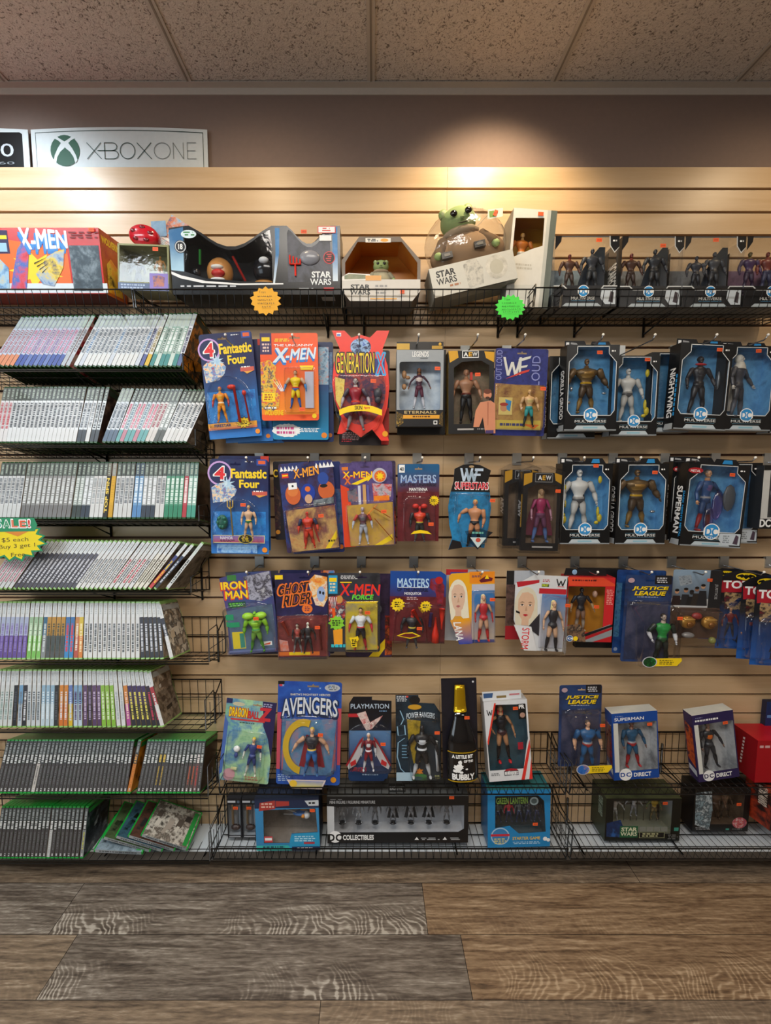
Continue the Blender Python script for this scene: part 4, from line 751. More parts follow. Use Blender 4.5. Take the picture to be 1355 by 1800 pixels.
# ------------------------------------------------------------------ black window boxes with white octagonal outline
def multi(label, box, Y, roll, side_txt, figs, stick=None, d=.052, yaw=0, corner=False, name_col='8ab8c8', sidec='e8e8e8', second=None, tabs=True, inside=('4a86b8', '62a2d0', '34608c'), logo='', film=FILM, dcv=.80, tilt=0, rays=None):
    p = Bx('boxed_action_figure', label, 'toy', box, Y, roll, yaw, tilt)
    oct_ = [(.14, .05), (.20, .03), (.80, .03), (.81, .12), (.94, .21), (.94, .76), (.87, .82), (.13, .82), (.05, .76), (.06, .22), (.19, .13)]
    oct_ = [(.20, .02), (.80, .02), (.80, .10), (.95, .20), (.95, .76), (.88, .82), (.12, .82), (.05, .76), (.05, .20), (.20, .10)]
    p.shell(d, M('111214', .3), M('131416', .3), oct_, A(*inside, s=12), bottom=M('9aa0a4'))
    p.line(oct_, .0011, M('d8dcdc')); dc_badge(p, .5, dcv + .015, .135); p.text('MULTIVERSE', .2, .875, .8, .905, M('d8dcdc'), .03, .0, title=True); p.rect(.2, .862, .8, .866, M('5a8aa0')); p.rect(.22, .918, .78, .921, M('5a8aa0'))
    p.poly([(.24, .94), (.76, .94), (.84, 1), (.16, 1)], M('b8c4ca')); p.rect(.36, .955, .64, .975, M(name_col)); p.rect(0, .985, 1, 1, M('8a9094')); p.lines(.84, .06, .93, .09, WHITE, 1, 3)
    if corner: p.poly([(.64, .83), (.98, .83), (.98, .97), (.70, .97), (.62, .9)], M('c2ccd4')); p.poly([(.86, .95), (.9, .84), (.95, .86), (.94, .96)], M('4a3a4a')); p.lines(.68, .85, .82, .95, M('8a949c'), 4, 5)
    if side_txt: p.side_text(side_txt, .28, .86, M(sidec), .25, .75)
    if second and len(second) > 1: p.side_text(second, .34, .9, M('2b8fd0'), .02, .2)
    elif second:
        for k in range(9): p.c.add([(-p.W / 2 - .0006, d * a, p.H * (1 - .36 - .055 * k - b_)) for a, b_ in ((.04, 0), (.17, 0), (.17, .042), (.04, .042))], [(0, 1, 2, 3)], M('2b8fd0'))
    p.c.add([(-p.W / 2 - .0005, d * .1, 0), (-p.W / 2 - .0005, d * .95, 0), (-p.W / 2 - .0005, d * .8, p.H * .07), (-p.W / 2 - .0005, d * .1, p.H * .07)], [(0, 1, 2, 3)], M('9aa0a4'))
    if logo: p.ell(.12, .09, .12, M('a81c24'), .035); p.text(logo, .04, .08, .2, .11, WHITE, .03)
    p.done('box')
    if tabs:
        q = Mb(); W = p.W / 2; q.prism([(-W * .95, p.H), (W * .9, p.H), (W * .75, p.H + .018), (W * .1, p.H + .018), (W * .05, p.H + .008), (-W * .12, p.H + .008), (-W * .2, p.H + .02), (-W * .95, p.H + .02)], d * .55, d * .55 + .001, M('15161a')); q.flat([(W * .3, p.H + .002), (W * .65, p.H + .002), (W * .62, p.H + .015), (W * .36, p.H + .015)], d * .55 - .0004, M('2b8fd0'))
        q.flat([(-W * .9, p.H + .004), (-W * .78, p.H + .004), (-W * .78, p.H + .015), (-W * .9, p.H + .015)], d * .55 - .0004, WHITE); q.flat([(-W * .72, p.H + .009), (-W * .45, p.H + .007), (-W * .5, p.H + .013), (-W * .72, p.H + .015)], d * .55 - .0004, M('a8a8a8')); q.obj('hanging_flap', p.o)
    for f_ in figs:
        if callable(f_): f_(p)
        else: p.fig(**dict(f_, y=f_.get('y', d * .45)))
    if stick: p.sticker(stick[0], stick[1], -.0012, rot=stick[2] if len(stick) > 2 else 0)
    return p
def bits(spec, mat):
    def f(p):
        q = Mb()
        for u, v, a, b_ in spec: c = p.P(u, v); q.ell((c[0], .02, c[1]), (a, .006, b_), mat, 8, 5)
        q.obj('accessory', p.o)
    return f
def brute(u, v0, v1): return dict(u=u, v0=v0, v1=v1, skin='5a4632', torso='6a5434', chest='8a6a34', arms='6a5438', fore='5a4630', legs='4e3e2e', boots='8a6c3a', belt='c8a030', helmet='7a5c3c', bulk=1.75, la=30, ra=30, lb=6, rb=6, stance=.06, metal=.35)
WHT = dict(skin='c8c8c4', torso='d0d0cc', legs='b8b8b4', boots='c8c8c4', arms='c0c0bc', helmet='d0d0cc', bulk=1.25, la=26, ra=28, pelvis='4a4a4c', belt='8a8a88')
chains = bits([(.12, .3, .004, .010), (.1, .42, .006, .008), (.13, .5, .004, .014), (.1, .64, .008, .006), (.12, .7, .009, .014), (.82, .2, .007, .013), (.8, .6, .005, .018), (.84, .68, .009, .014), (.78, .74, .008, .006)], M('c8b42c', .35))
multi('dark boxed figure, rearmost at the left end of the black boxes, upper row', (1006, 699, 84, 142), -.08, 0, 'GORILLA GRODD', [], None, tabs=False)
multi('black window box with a bulky bronze armoured figure, upper row', (1040, 682, 92, 148), -.135, 0, 'GORILLA GRODD', [brute(.45, .13, .79), bits([(.12, .66, .006, .006), (.8, .55, .008, .004), (.16, .5, .005, .008)], M('b8bcc0', .2, .8))], (.62, .09))
multi('black window box with a white figure and loose yellow pieces, upper row', (1116, 696, 82, 138), -.105, 0, '', [dict(u=.42, v0=.13, v1=.82, **WHT), chains], (.72, .05), tabs=False)
multi('black window box mostly hidden behind the box with slanted blue side lettering', (1178, 690, 72, 138), -.08, 0, '', [], None, tabs=False)
multi('slanting black window box with a dark figure in a red collar, upper row', (1236, 680, 92, 149), -.135, -2.2, 'NIGHTWING', [dict(u=.5, v0=.12, v1=.82, skin='3a3030', torso='24242a', legs='1c1e24', arms='2a2a30', chest='26262c', hair='1a1a1a', la=26, ra=34, belt='24242a', helmet='2e2a2c'), bits([(.5, .225, .020, .004)], M('b82a30')), bits([(.86, .4, .005, .03)], M('6a7278', .3, .6))], (.73, .07), second='-')
multi('black window box with a white-hooded figure in a pale cloak, upper row', (1316, 683, 88, 146), -.125, -1, '', [dict(u=.4, v0=.08, v1=.84, skin='b8b4ac', torso='3a3c44', legs='2e3038', boots='4a4e58', arms='4a4c52', hood='d0ccc0', cape='c8c4b8', la=30, ra=50, turn=25)], (.62, .06, 3))
multi('black window box barely showing at the right edge, upper row', (1398, 690, 80, 140), -.10, 0, '', [], None)

# ================================================================== middle row
four_card((430, 885, 90, 166), -.09, -.6, 'dark blue hanging card just behind the card with the green trident figure', None, None, None, True)
four_card((421, 891, 102, 167), -.13, -.8, 'blue card with red 4 badge, golden trident and a bare-chested figure in green trunks', fig2, low2, True)
p = Pk('carded_action_figure', 'black card peeping out left of the dark two-faced card, middle row', 'toy', (521, 880, 78, 138), -.085, 1).card(M('18141c')); p.poly([(0, .3), (.15, .4), (.12, .9), (0, .95)], A('4a2030', '201820', '6a4a3a', s=30)); p.ell(.06, .9, .05, M('c8862a')); p.text('C', .0, .1, .1, .2, M('e0b828'), .03); p.done()
p = Pk('carded_action_figure', 'navy card peeping out right of the dark two-faced card, middle row', 'toy', (556, 893, 92, 160), -.10, 2.5).card(M('22306a')); p.rect(.8, .3, 1, .9, A('22306a', '4a6a9a', '8a4a3a', s=25)); p.ell(.94, .94, .045, M('e0782a')); p.done()
p = Pk('carded_action_figure', 'dark card with orange team lettering, two printed faces and a red-armoured caped figure', 'toy', (544, 891, 95, 158), -.13, 5)
p.card(A('1c2040', '2a3a78', '3a2848', '1a1a30', s=14), hole=(.52, .05))
for k in range(5): p.poly([(.02 + .07 * k, .09), (.05 + .07 * k, .03), (.09 + .07 * k, .08)], WHITE)
for k in range(5): p.poly([(.66 + .07 * k, .08), (.7 + .07 * k, -.0 + .02), (.745 + .07 * k, .08)], WHITE)
p.rect(.05, .11, .17, .16, M('d83a28')); p.rect(.06, .125, .16, .14, YEL)
p.text('X-MEN', .26, .075, .74, .185, M('1c1c50'), .1, skew=-.03); p.text('X-MEN', .27, .08, .73, .175, M('f0a02a'), .05, skew=-.03, title=True)
p.ell(.22, .35, .14, M('c8602e'), .11); p.ell(.22, .31, .1, M('d87a3a'), .06); p.ell(.84, .33, .15, M('c8602e'), .1); p.ell(.8, .2, .1, M('2a4a9a'), .07); p.ell(.8, .28, .07, INK, .02); p.ell(.5, .34, .13, M('1c3a9a'), .10); p.ell(.5, .41, .07, M('c8a080'), .05); p.ell(.5, .3, .05, M('e07028'), .03); p.rect(.15, .22, .31, .29, WHITE); p.ell(.23, .255, .02, INK)
p.poly([(.58, .43), (.96, .41), (.96, .48), (.58, .5)], A('2a3038', '8a9498', s=60)); p.poly([(.05, .52), (.97, .5), (.98, .98), (.1, .99)], A('b8583a', 'c8a060', '7a4a48', 'd88a3a', s=9)); p.poly([(.72, .98), (.96, .78), (.96, .86), (.82, .98)], YEL); p.lines(.78, .88, .93, .92, INK, 1, 4); p.done()
p.blister([(.04, .53), (.30, .48), (.96, .47), (.98, .58), (.97, .985), (.1, .99), (.05, .7)], .032)
p.fig(.45, .54, .955, skin='b83a2a', torso='c8321e', chest='c83a1e', arms='2a3050', fore='c8402a', legs='c83a24', boots='c8321e', cape='a82a20', helmet='c8362a', bulk=1.35, la=26, ra=24, belt='2a2a3a', turn=0); p.sticker(.72, .60, -.035)

p = Pk('carded_action_figure', 'purple card peeping out right of the orange and purple card, middle row', 'toy', (657, 884, 78, 146), -.095, 1).card(A('3a2a58', '5a4a70', '2a2038', s=20), hole=None); p.rect(.8, .55, 1, 1, A('c83a24', '2a1a1c', 'e0602a', s=30)); p.lines(.45, .02, .75, .05, WHITE, 1, 2); p.done()
p = Pk('carded_action_figure', 'orange and purple card with yellow arrow logo and a silver and red figure with swords', 'toy', (646, 887, 92, 148), -.13, 2.5)
p.card(A('3a2a60', '5a4a80', '2a2048', s=12), hole=(.48, .05)); p.poly([(0, .25), (.16, .3), (.2, .6), (.24, 1), (.02, 1)], M('d8441e')); p.rect(.04, .045, .16, .085, M('e07a28')); p.text('X-MEN', .05, .10, .62, .18, RED, .1, skew=.01); p.text('X-MEN', .06, .10, .61, .17, YEL, .04, skew=.01, title=True); p.poly([(.2, .25), (.52, .17), (.52, .15), (.6, .18), (.52, .23), (.52, .21), (.32, .26)], YEL); p.text('X', .08, .17, .2, .25, M('e0702a'), .08)
p.ell(.75, .16, .14, M('b8b8c4')); p.ell(.76, .17, .11, M('e06a2a')); p.star(.76, .17, .09, YEL, 8, .5); p.poly([(.6, .25), (.98, .27), (.95, .42), (.62, .4)], A('3a3a48', 'c84a48', 'b8b0b8', '2a2a38', s=30)); p.poly([(.12, .33), (.3, .3), (.34, .45), (.14, .46)], A('2a2a34', '6a6a78', 'a85a48', s=40)); p.rect(.33, .27, .38, .5, M('c8c8d8')); p.rect(.42, .26, .48, .5, M('c89a60')); p.rect(.5, .27, .54, .45, M('5a5aa0')); p.rect(.62, .4, .92, .46, A('e8a020', 'd8441e', s=20))
p.poly([(.1, .5), (.98, .48), (.98, .99), (.14, .99)], A('b88a70', 'c8a040', '8a6a60', s=8)); p.poly([(.6, .99), (.95, .86), (.95, .93), (.75, .99)], YEL); p.done()
p.blister([(.1, .50), (.3, .46), (.96, .46), (.98, .52), (.97, .985), (.15, .99), (.1, .7)], .032)
p.fig(.4, .52, .965, skin='a89aa8', torso='5a3440', chest='5a5a60', arms='b83a30', fore='b8bcc8', legs='a8acb8', boots='c0c4d0', hair='b8b0b0', bulk=1.15, la=34, ra=26, stance=.04, belt='3a3038')
q = Mb()
for (a, b_) in (((.6, .53), (.92, .66)), ((.62, .66), (.95, .92)), ((.48, .62), (.68, .5))): a = p.P(*a); b_ = p.P(*b_); q.tube([(a[0], -.02, a[1]), (b_[0], -.016, b_[1])], .0016, M('e0822a', .3), 5)
q.obj('sword', p.o); p.sticker(.8, .58, -.035)

# maroon and blue card
p = Pk('carded_action_figure', 'blue and maroon card with a stocky red-headed figure in black', 'toy', (735, 884, 73, 136), -.12, 0).card(G('5a1c24', '1f5a88', p.H * .28, p.H * .58), hole=(.5, .06))
p.rect(0, .36, 1, 1, A('5a1a22', '6a242a', '481218', s=15)); p.rect(.03, .01, .17, .11, WHITE); p.text('40', .05, .04, .15, .09, INK, .03); p.text('MASTERS', .07, .19, .93, .245, M('5a7ab8'), .07); p.text('MASTERS', .08, .14, .92, .24, M('a8c0e0'), .03, title=True, skew=.0); p.text('OF THE UNIVERSE', .07, .25, .93, .285, M('1a1a28'), .04); p.text('MANTENNA', .28, .305, .72, .345, WHITE, .04); p.lines(.22, .355, .82, .37, M('c8b0b0'), 1, 8); p.star(.88, .47, .13, YEL, 14, .72); p.lines(.8, .45, .96, .49, INK, 3, 9); p.done()
p.blister([(.17, .48), (.28, .42), (.78, .42), (.88, .5), (.9, .99), (.15, .99)], .032)
p.fig(.53, .53, 1.0, skin='c8302a', torso='c8321f', chest='d84a1e', arms='26242a', fore='26242a', legs='2a2a2a', boots='5a585a', belt='c8b030', helmet='c8282a', face=False, bulk=1.5, la=20, ra=20)
q = Mb(); a = p.P(.53, .53)
for sx in (-1, 1): q.ell((a[0] + sx * .014, -.013, a[1] - .002), (.011, .006, .008), M('c8281e'))
q.obj('face_piece', p.o)
q = Mb(); q.tess([p.L([(.3, .89), (.38, .85), (.53, .835), (.7, .85), (.8, .89), (.53, .875)])], -.0348, YEL); q.obj('name_band', p.o); p.sticker(.78, .76, -.035)

# bowed card
p = Pk('carded_action_figure', 'bowed black and blue wrestling card with silver and red lettering and a crouching blond figure', 'toy', (826, 892, 74, 152), -.10, -1)
out = [(.1, .06), (.3, .01), (.5, 0), (.7, .01), (.96, .07), (.9, .2), (.96, .34), (1, .5), (.97, .68), (.9, .84), (.88, .97), (.6, .96), (.3, .97), (.02, 1), (.1, .86), (.02, .7), (-.02, .5), (.02, .34), (.09, .2)]
p.card(A('1a6a9a', '2a8ac0', '14486a', s=12), out, hole=None); p.poly([(.1, .06), (.3, .01), (.5, 0), (.7, .01), (.96, .07), (.9, .2), (.96, .32), (.03, .32), (.09, .2)], INK); p.ell(.5, .03, .06, M('b89a70'), .014)
w_mark(p, .26, .05, .52, .2, M('c8d8e8'), .2); w_mark(p, .38, .05, .64, .2, M('a8bccc'), .2); p.rect(.58, .05, .78, .08, M('c8d8e8')); p.rect(.56, .11, .72, .135, M('c8d8e8')); p.text('SUPERSTARS', .12, .205, .92, .295, WHITE, .08); p.text('SUPERSTARS', .13, .21, .91, .29, M('d82838'), .03, title=True); p.poly([(.02, 1), (.1, .88), (.3, .9), (.35, .97)], M('1c1618'))
p.done(); p.blister([(.14, .34), (.9, .34), (.94, .6), (.88, .9), (.6, .95), (.3, .9), (.14, .6)], .034)
p.fig(.6, .40, .95, skin='c88a60', torso='c88a60', shorts='1a1a1e', legs='c88a60', boots='1a1a1e', hair='d8b050', la=60, ra=12, bulk=1.25, lb=50, turn=-20)
q = Mb(); q.tess([p.L([(.34, .76), (.7, .73), (1.0, .77), (.82, .85), (.66, .97), (.5, .9)])], -.0362, M('181a20')); q.tess([p.L([(.47, .83), (.85, .83), (.66, .95)])], -.0366, M('c8d8d8')); q.tess([p.L(ring_pts(.66, .86, .06, .025, 12))], -.037, M('c8503a')); p.lines(.5, .76, .84, .8, M('6ab0a0'), 1, 5, mb=q, y=-.0366); q.obj('name_shield', p.o); p.sticker(.97, .41, -.03)

# wrestler boxes in loose clear clamshells
def gold(label, box, Y, roll, front=True, sidet='AEW', yaw=0):
    p = Bx('boxed_action_figure', label, 'toy', box, Y, roll, yaw)
    p.shell(.05, M('151517'), M('17181c'), [(.12, .2), (.4, .14), (.9, .16), (.92, .9), (.12, .9)], A('9a8268', '6a5444', s=10)); p.poly([(0, .02), (.22, 0), (.22, .12), (0, .17)], M('c89422')); p.poly([(.8, .0), (1, .03), (1, .14), (.84, .1)], M('c89422'))
    p.rect(.3, .01, .76, .12, M('a8a8a8')); p.rect(.31, .015, .75, .115, INK); p.text('A', .37, .035, .48, .095, WHITE, .05); p.text('E', .49, .035, .57, .095, M('e0a828'), .05); p.text('W', .58, .035, .72, .095, WHITE, .05); p.rect(.3, .94, .85, .96, M('b0aca8')); p.side_text(sidet, .36, .58, M('d8d8d8'), .15, .85); p.done('box')
    q = Mb(); e = .006; W = p.W / 2
    q.loft([[(-W - e, y, -.008), (W + e, y, -.008), (W + e * 1.5, y, p.H + .004), (W * .4, y, p.H + .022), (-W * .4, y, p.H + .022), (-W - e, y, p.H + .002)] for y in (.056, -.004)], CRINKLE, False); q.obj('clear_clamshell', p.o)
    return p
gold('clear clamshell holding a black wrestler box, leftmost of the clamshell stack', (915, 893, 58, 134), -.075, 0, sidet='AEW')
p = gold('clear clamshell with black and gold wrestler box and a magenta-dressed figure', (951, 900, 66, 138), -.13, -1, sidet='AEW')
p.fig(.55, .2, .9, y=.02, skin='b89068', torso='a8285a', arms='a83a68', fore='c08a9a', legs='6a3a58', boots='5a7ab0', hair='c8a878', female=True, la=24, ra=24, cape='7a3048'); p.sticker(.9, .23, -.006)
q = Mb(); q.box(-p.W / 2 - .0012, -p.W / 2 - .0005, .006, .014, p.H * .3, p.H * .72, M('b88a20')); q.obj('side_print', p.o)

multi('black window box with a white muscular figure and yellow chain pieces, middle row', (1030, 886, 88, 142), -.13, 0, '', [dict(u=.41, v0=.06, v1=.86, **WHT), chains, bits([(.46, .46, .012, .03)], M('2c2a2c'))], (.66, .03))
multi('black window box with a bulky bronze figure, middle row', (1128, 886, 88, 142), -.13, 0, 'GORILLA GRODD', [brute(.46, .06, .8), bits([(.1, .6, .005, .008), (.8, .6, .01, .005)], M('b8bcc0', .2, .8))], (.72, .11))
multi('black window box just behind the red and blue figure box, middle row', (1222, 882, 88, 138), -.085, -1, 'SUPERMAN', [], None, logo='METAL')
multi('black window box sticking out lower right of the red and blue figure box', (1288, 885, 95, 142), -.08, 0, '', [], None, corner=True, tabs=False)
multi('slanting black window box with a blue and violet figure and slanting side lettering', (1256, 889, 108, 146), -.14, -3, 'SUPERMAN', [dict(u=.42, v0=.06, v1=.82, skin='b88a68', torso='2a4a7a', chest='5a4a78', legs='24406a', boots='8a2024', arms='2a4a7a', hair='6a5a50', la=30, ra=55, belt='8a8a90', turn=18), bits([(.62, .5, .02, .05), (.5, .68, .018, .045)], clear_mat('violet_effect_plastic', (.75, .6, .85), .12, .15)), bits([(.8, .4, .022, .045)], M('4a4e54', .4))], (.72, .12), corner=True, logo='METAL', second='DARK NIGHTS METAL')
# white framed box at the right edge
p = Bx('boxed_action_figure', 'white-framed window box cut by the right edge, middle row', 'toy', (1382, 874, 86, 112), -.11, 0); p.shell(.05, M('c8c8c4'), M('2a2c30'), [(.14, .1), (.9, .1), (.9, .82), (.14, .82)], A('3a3c40', '6a6c70', s=10)); p.rect(0, .84, 1, 1, INK); p.text('DC', .0, .85, .22, .97, WHITE, .08, title=True); p.rect(0, 0, 1, .08, INK); p.done('box'); p.fig(.45, .15, .8, y=.02, torso='4a4a52', legs='3a3a40', helmet='5a5a62')

# ================================================================== lower row
p = Pk('carded_action_figure', 'dark card peeping out behind the purple-edged card, lower row', 'toy', (447, 1078, 92, 150), -.085, 2).card(M('2a2438'), hole=None); p.rect(0, 0, 1, .08, M('3a3a40')); p.rect(.85, .2, 1, .9, A('2a3a6a', '3a2848', '5a6a9a', s=30)); p.done()
p = Pk('carded_action_figure', 'purple-edged card with yellow block title and a lime green armoured figure', 'toy', (438, 1078, 93, 146), -.13, 4)
p.card(A('4a3a70', '3a4a7a', '5a3a78', s=10), [(.0, .05), (.35, .0), (.97, .0), (1, .5), (.97, 1), (.05, 1), (.08, .5)], hole=None)
p.poly([(.45, .05), (.95, .0), (.98, .3), (.75, .36), (.5, .33)], A('3a3a48', 'a8a8b8', '2a2430', 'd8d8e0', s=26)); p.rect(.15, .02, .32, .09, M('3a7a3a'))
for t, v in (('IRON', .10), ('MAN', .215)): p.text(t, .01 + (v > .2) * .06, v, .51, v + .105, M('d8442a'), .12); 
q = Mb(); y = p.Y(); p.text('IRON', .02, .10, .49, .19, YEL, .07, mb=q, y=y); p.text('MAN', .09, .215, .5, .305, YEL, .07, mb=q, y=y); q.obj('title_lettering', p.o)
p.rect(.12, .35, .45, .42, M('1c4a34')); p.lines(.14, .36, .42, .41, M('6ab83a'), 2, 3)
for v in (.5, .59): p.rect(.05, v, .22, v + .06, M('1f9a68')); p.rect(.24, v + .01, .38, v + .06, M('b8c8c8'))
p.poly([(.08, .45), (.95, .4), (.97, .95), (.12, .95)], A('4a5a78', '5a7088', '3a4460', s=8)); p.rect(.14, .72, .38, .93, M('e0c82a')); p.rect(.28, .74, .37, .92, M('3a8a78')); p.rect(.05, .95, .95, .975, M('6a78a8')); p.rect(.66, .86, .88, .91, WHITE); p.poly([(.68, .9), (.86, .87), (.84, .9)], M('d8502a')); p.rect(.06, .5, .2, .57, M('1f9a68')); p.rect(.1, .6, .3, .66, M('1f9a68')); p.done()
p.blister([(.04, .42), (.6, .36), (.96, .42), (.99, .96), (.06, .97)], .034)
p.fig(.62, .46, .96, skin='8ac42a', torso='7ab828', chest='9ad03a', arms='8ac42a', fore='6aa82a', legs='6a9a3a', boots='4a8a2a', helmet='7ab828', belt='3a8a4a', bulk=1.55, la=24, ra=24, stance=.07)
q = Mb(); a = p.P(.62, .5)
for sx in (-1, 1): q.ell((a[0] + sx * .022, -.018, a[1] - .004), (.02, .014, .012), M('a0d838', .3), 10, 6)
q.obj('shoulder_armour', p.o); p.sticker(.68, .53, -.037)

p = Pk('carded_action_figure', 'purple card peeping out behind the flaming rider card, lower row', 'toy', (540, 1076, 96, 150), -.09, -.5).card(M('22244a'), hole=None); p.rect(.75, .0, 1, .3, A('2a2050', 'e8802a', '4a90d0', s=30)); p.done()
p = Pk('carded_action_figure', 'dark purple card with flaming orange script and two dark rider figures', 'toy', (532, 1082, 93, 152), -.13, 1)
p.card(A('1e1c40', '2a2450', '181630', s=9), hole=(.55, .05)); p.rect(0, .02, .15, .07, YEL); p.poly([(.62, .1), (.75, .02), (.98, .05), (.98, .3), (.9, .4), (.75, .38), (.68, .25)], A('e8642a', 'f0a848', 'e8e0c8', 'd84a24', s=28)); p.ell(.86, .25, .08, M('9ab0d8'), .09); p.ell(.84, .23, .02, INK, .02); p.ell(.9, .24, .02, INK, .02)
p.text('GHOST', .02, .13, .62, .27, M('e8742a'), .12, .04, skew=-.04); p.text('RIDER', .12, .25, .68, .40, M('e8742a'), .12, .04, skew=-.04)
q = Mb(); y = p.Y(); p.text('GHOST', .04, .14, .60, .26, M('2a1a14'), .01, .04, mb=q, y=y, skew=-.04); p.text('RIDER', .14, .26, .66, .39, M('2a1a14'), .01, .04, mb=q, y=y, skew=-.04); q.obj('title_lettering', p.o)
p.ell(.59, .42, .1, M('e8742a'), .055); p.lines(.53, .39, .66, .45, M('5a2a4a'), 3, 2); p.poly([(.02, .5), (.97, .5), (.97, .99), (.02, .99)], A('8a3a34', '6a2a2c', 'a85048', s=8)); p.poly([(.04, .78), (.2, .8), (.22, .92), (.06, .92)], A('e8642a', 'c8b0b0', s=40)); p.rect(.03, .93, .8, .975, M('e07028')); p.rect(.22, .935, .62, .97, YEL); p.done()
p.blister([(.04, .53), (.2, .49), (.97, .49), (.98, .99), (.03, .995)], .034)
p.fig(.40, .58, .92, torso='8a3a30', legs='3a3638', arms='2e2a2e', skin='b0a090', hair='2a2224', chest='b8504a', la=14, ra=14, boots='8a8888'); p.fig(.60, .56, .93, torso='222024', legs='24242a', arms='222024', helmet='d8d8c8', la=8, ra=30, chest='2c2a30')
q = Mb(); a = p.P(.82, .6); b_ = p.P(.84, .9); q.tube([(a[0], -.01, a[1]), (b_[0], -.01, b_[1])], .004, M('8a2c28', .4)); a = p.P(.12, .56); b_ = p.P(.24, .72); q.tube([(a[0], -.01, a[1]), (b_[0], -.01, b_[1])], [.007, .003], M('c04a3a', .4)); q.obj('accessory', p.o); p.sticker(.80, .60, -.037)

p = Pk('carded_action_figure', 'black card with yellow strip showing right of the claw art card, lower row', 'toy', (648, 1082, 82, 150), -.095, 0).card(A('221a30', '3a2a48', '181420', s=14), hole=None); p.poly([(.5, 1), (.95, .72), (.95, .82), (.72, 1)], YEL); p.rect(.85, .5, 1, .98, A('c83a20', '281818', 'd8642a', s=30)); p.ell(.7, .42, .08, M('5a5a64'), .05); p.done()
p = Pk('carded_action_figure', 'black card with green and red team lettering, claw art and a white-chested figure', 'toy', (622, 1077, 92, 142), -.135, 0)
p.card(A('26262a', '38383e', '1a1a1e', s=10), hole=(.66, .05)); p.rect(.02, .03, .19, .26, M('2a9ac8')); p.rect(.035, .06, .175, .11, YEL); p.lines(.04, .12, .17, .24, M('e8d8a8'), 3, 3); p.lines(.24, .03, .6, .08, M('d8d8d8'), 3, 6); p.rect(.24, .11, .46, .125, YEL)
p.text('X-MEN', .23, .15, .98, .29, M('2a2a78'), .08, .02, skew=.0, taper=-.1); p.text('X-MEN', .24, .14, .98, .28, M('e8341e'), .05, .02, title=True, taper=-.1); p.text('FORCE', .46, .27, .86, .335, M('6ad03a'), .05, .02); p.poly([(.35, .36), (.97, .35), (.9, .4), (.4, .41)], YEL)
p.poly([(.02, .3), (.2, .28), (.36, .35), (.33, .55), (.2, .66), (.02, .6)], A('d8dcd8', 'b83a28', '2a3048', 'e8e4d8', s=30)); p.ell(.23, .33, .06, M('c8904a'), .05)
for k in range(5): p.poly([(.02 + .035 * k, .3), (.035 + .035 * k, .3), (.09 + .012 * k, .46)], M('e8e8e8'))
p.poly([(.08, .44), (.14, .44), (.15, .58), (.1, .58)], M('e85a1e')); p.star(.17, .63, .16, M('8ad03a'), 9, .75); p.lines(.08, .59, .26, .67, INK, 3, 3); p.poly([(.1, .72), (.28, .7), (.28, .9), (.12, .92)], M('f0a02a')); p.lines(.05, .89, .40, .96, M('3ac0d0'), 1, 5); p.ell(.93, .94, .045, M('e8822a'))
p.poly([(.34, .38), (.95, .38), (.95, .97), (.34, .97)], A('8a8478', 'c8b030', '5a5448', s=9)); p.done(); p.blister(rrect(.33, .36, .97, .975, .05, p.W / p.H), .030)
p.fig(.63, .42, .95, skin='c89a70', torso='d8dce0', chest='e4e4e8', arms='d8dce0', fore='b82a3a', legs='1e2228', boots='a8242c', hair='1c1614', belt='b82a34', bulk=1.2, la=30, ra=30)
q = Mb(); q.tess([p.L([(.42, .77), (.5, .77), (.58, .75), (.6, .79), (.57, .82), (.56, .89), (.46, .89), (.45, .82)])], -.0335, YEL); p.lines(.46, .79, .56, .88, INK, 4, 3, mb=q, y=-.034); q.obj('offer_sticker', p.o); p.sticker(.76, .46, -.034)

p = Pk('carded_action_figure', 'blue and maroon card with red insect figure and red weapon accessories, lower row', 'toy', (734, 1068, 98, 130), -.12, -.8)
p.card(G('4a1420', '1c4a98', p.H * .3, p.H * .55), [(0, 0), (.9, 0), (1, .05), (1, 1), (.55, 1), (0, .96)], hole=None); p.rect(.0, .35, 1, .97, A('5a1820', '6a2428', '42101a', s=12)); p.text('MASTERS', .12, .11, .70, .24, M('28489a'), .1); p.text('MASTERS', .13, .1, .69, .22, M('b8d8f0'), .04, title=True); p.text('OF THE UNIVERSE', .13, .23, .68, .28, M('14141c'), .04); p.rect(.13, .22, .68, .225, WHITE); p.text('MOSQUITOR', .26, .29, .56, .33, WHITE, .04); p.lines(.3, .35, .5, .4, M('c8a8a8'), 2, 3)
p.poly([(.72, .1), (.88, .08), (.97, .2), (.95, .5), (.86, .5), (.82, .3), (.7, .22)], A('1c1c2a', '8a242c', '2a4a8a', s=24)); p.ell(.87, .12, .07, M('b82420'), .05); p.star(.14, .46, .13, YEL, 12, .8); p.star(.64, .48, .11, YEL, 12, .75); p.lines(.08, .42, .2, .5, INK, 3, 4); p.lines(.58, .45, .7, .51, INK, 2, 4); p.done()
p.blister([(.1, .56), (.22, .45), (.45, .42), (.6, .55), (.68, .95), (.06, .97)], .034); p.blister([(.62, .46), (.98, .46), (.98, .97), (.66, .97)], .022, name='clear_side_bubble')
p.fig(.40, .52, 1.04, skin='b82a24', torso='26242a', chest='2e2c34', arms='26242a', fore='2a282e', legs='2c2a30', boots='4a484c', helmet='c82a20', bulk=1.45, la=26, ra=26, belt='c8b030', face=False)
q = Mb(); a = p.P(.40, .50); b_ = p.P(.56, .7); R2_ = M('d8301e', .25); q.tube([(a[0], -.03, a[1]), (b_[0], -.03, b_[1])], [.008, .0015], R2_)
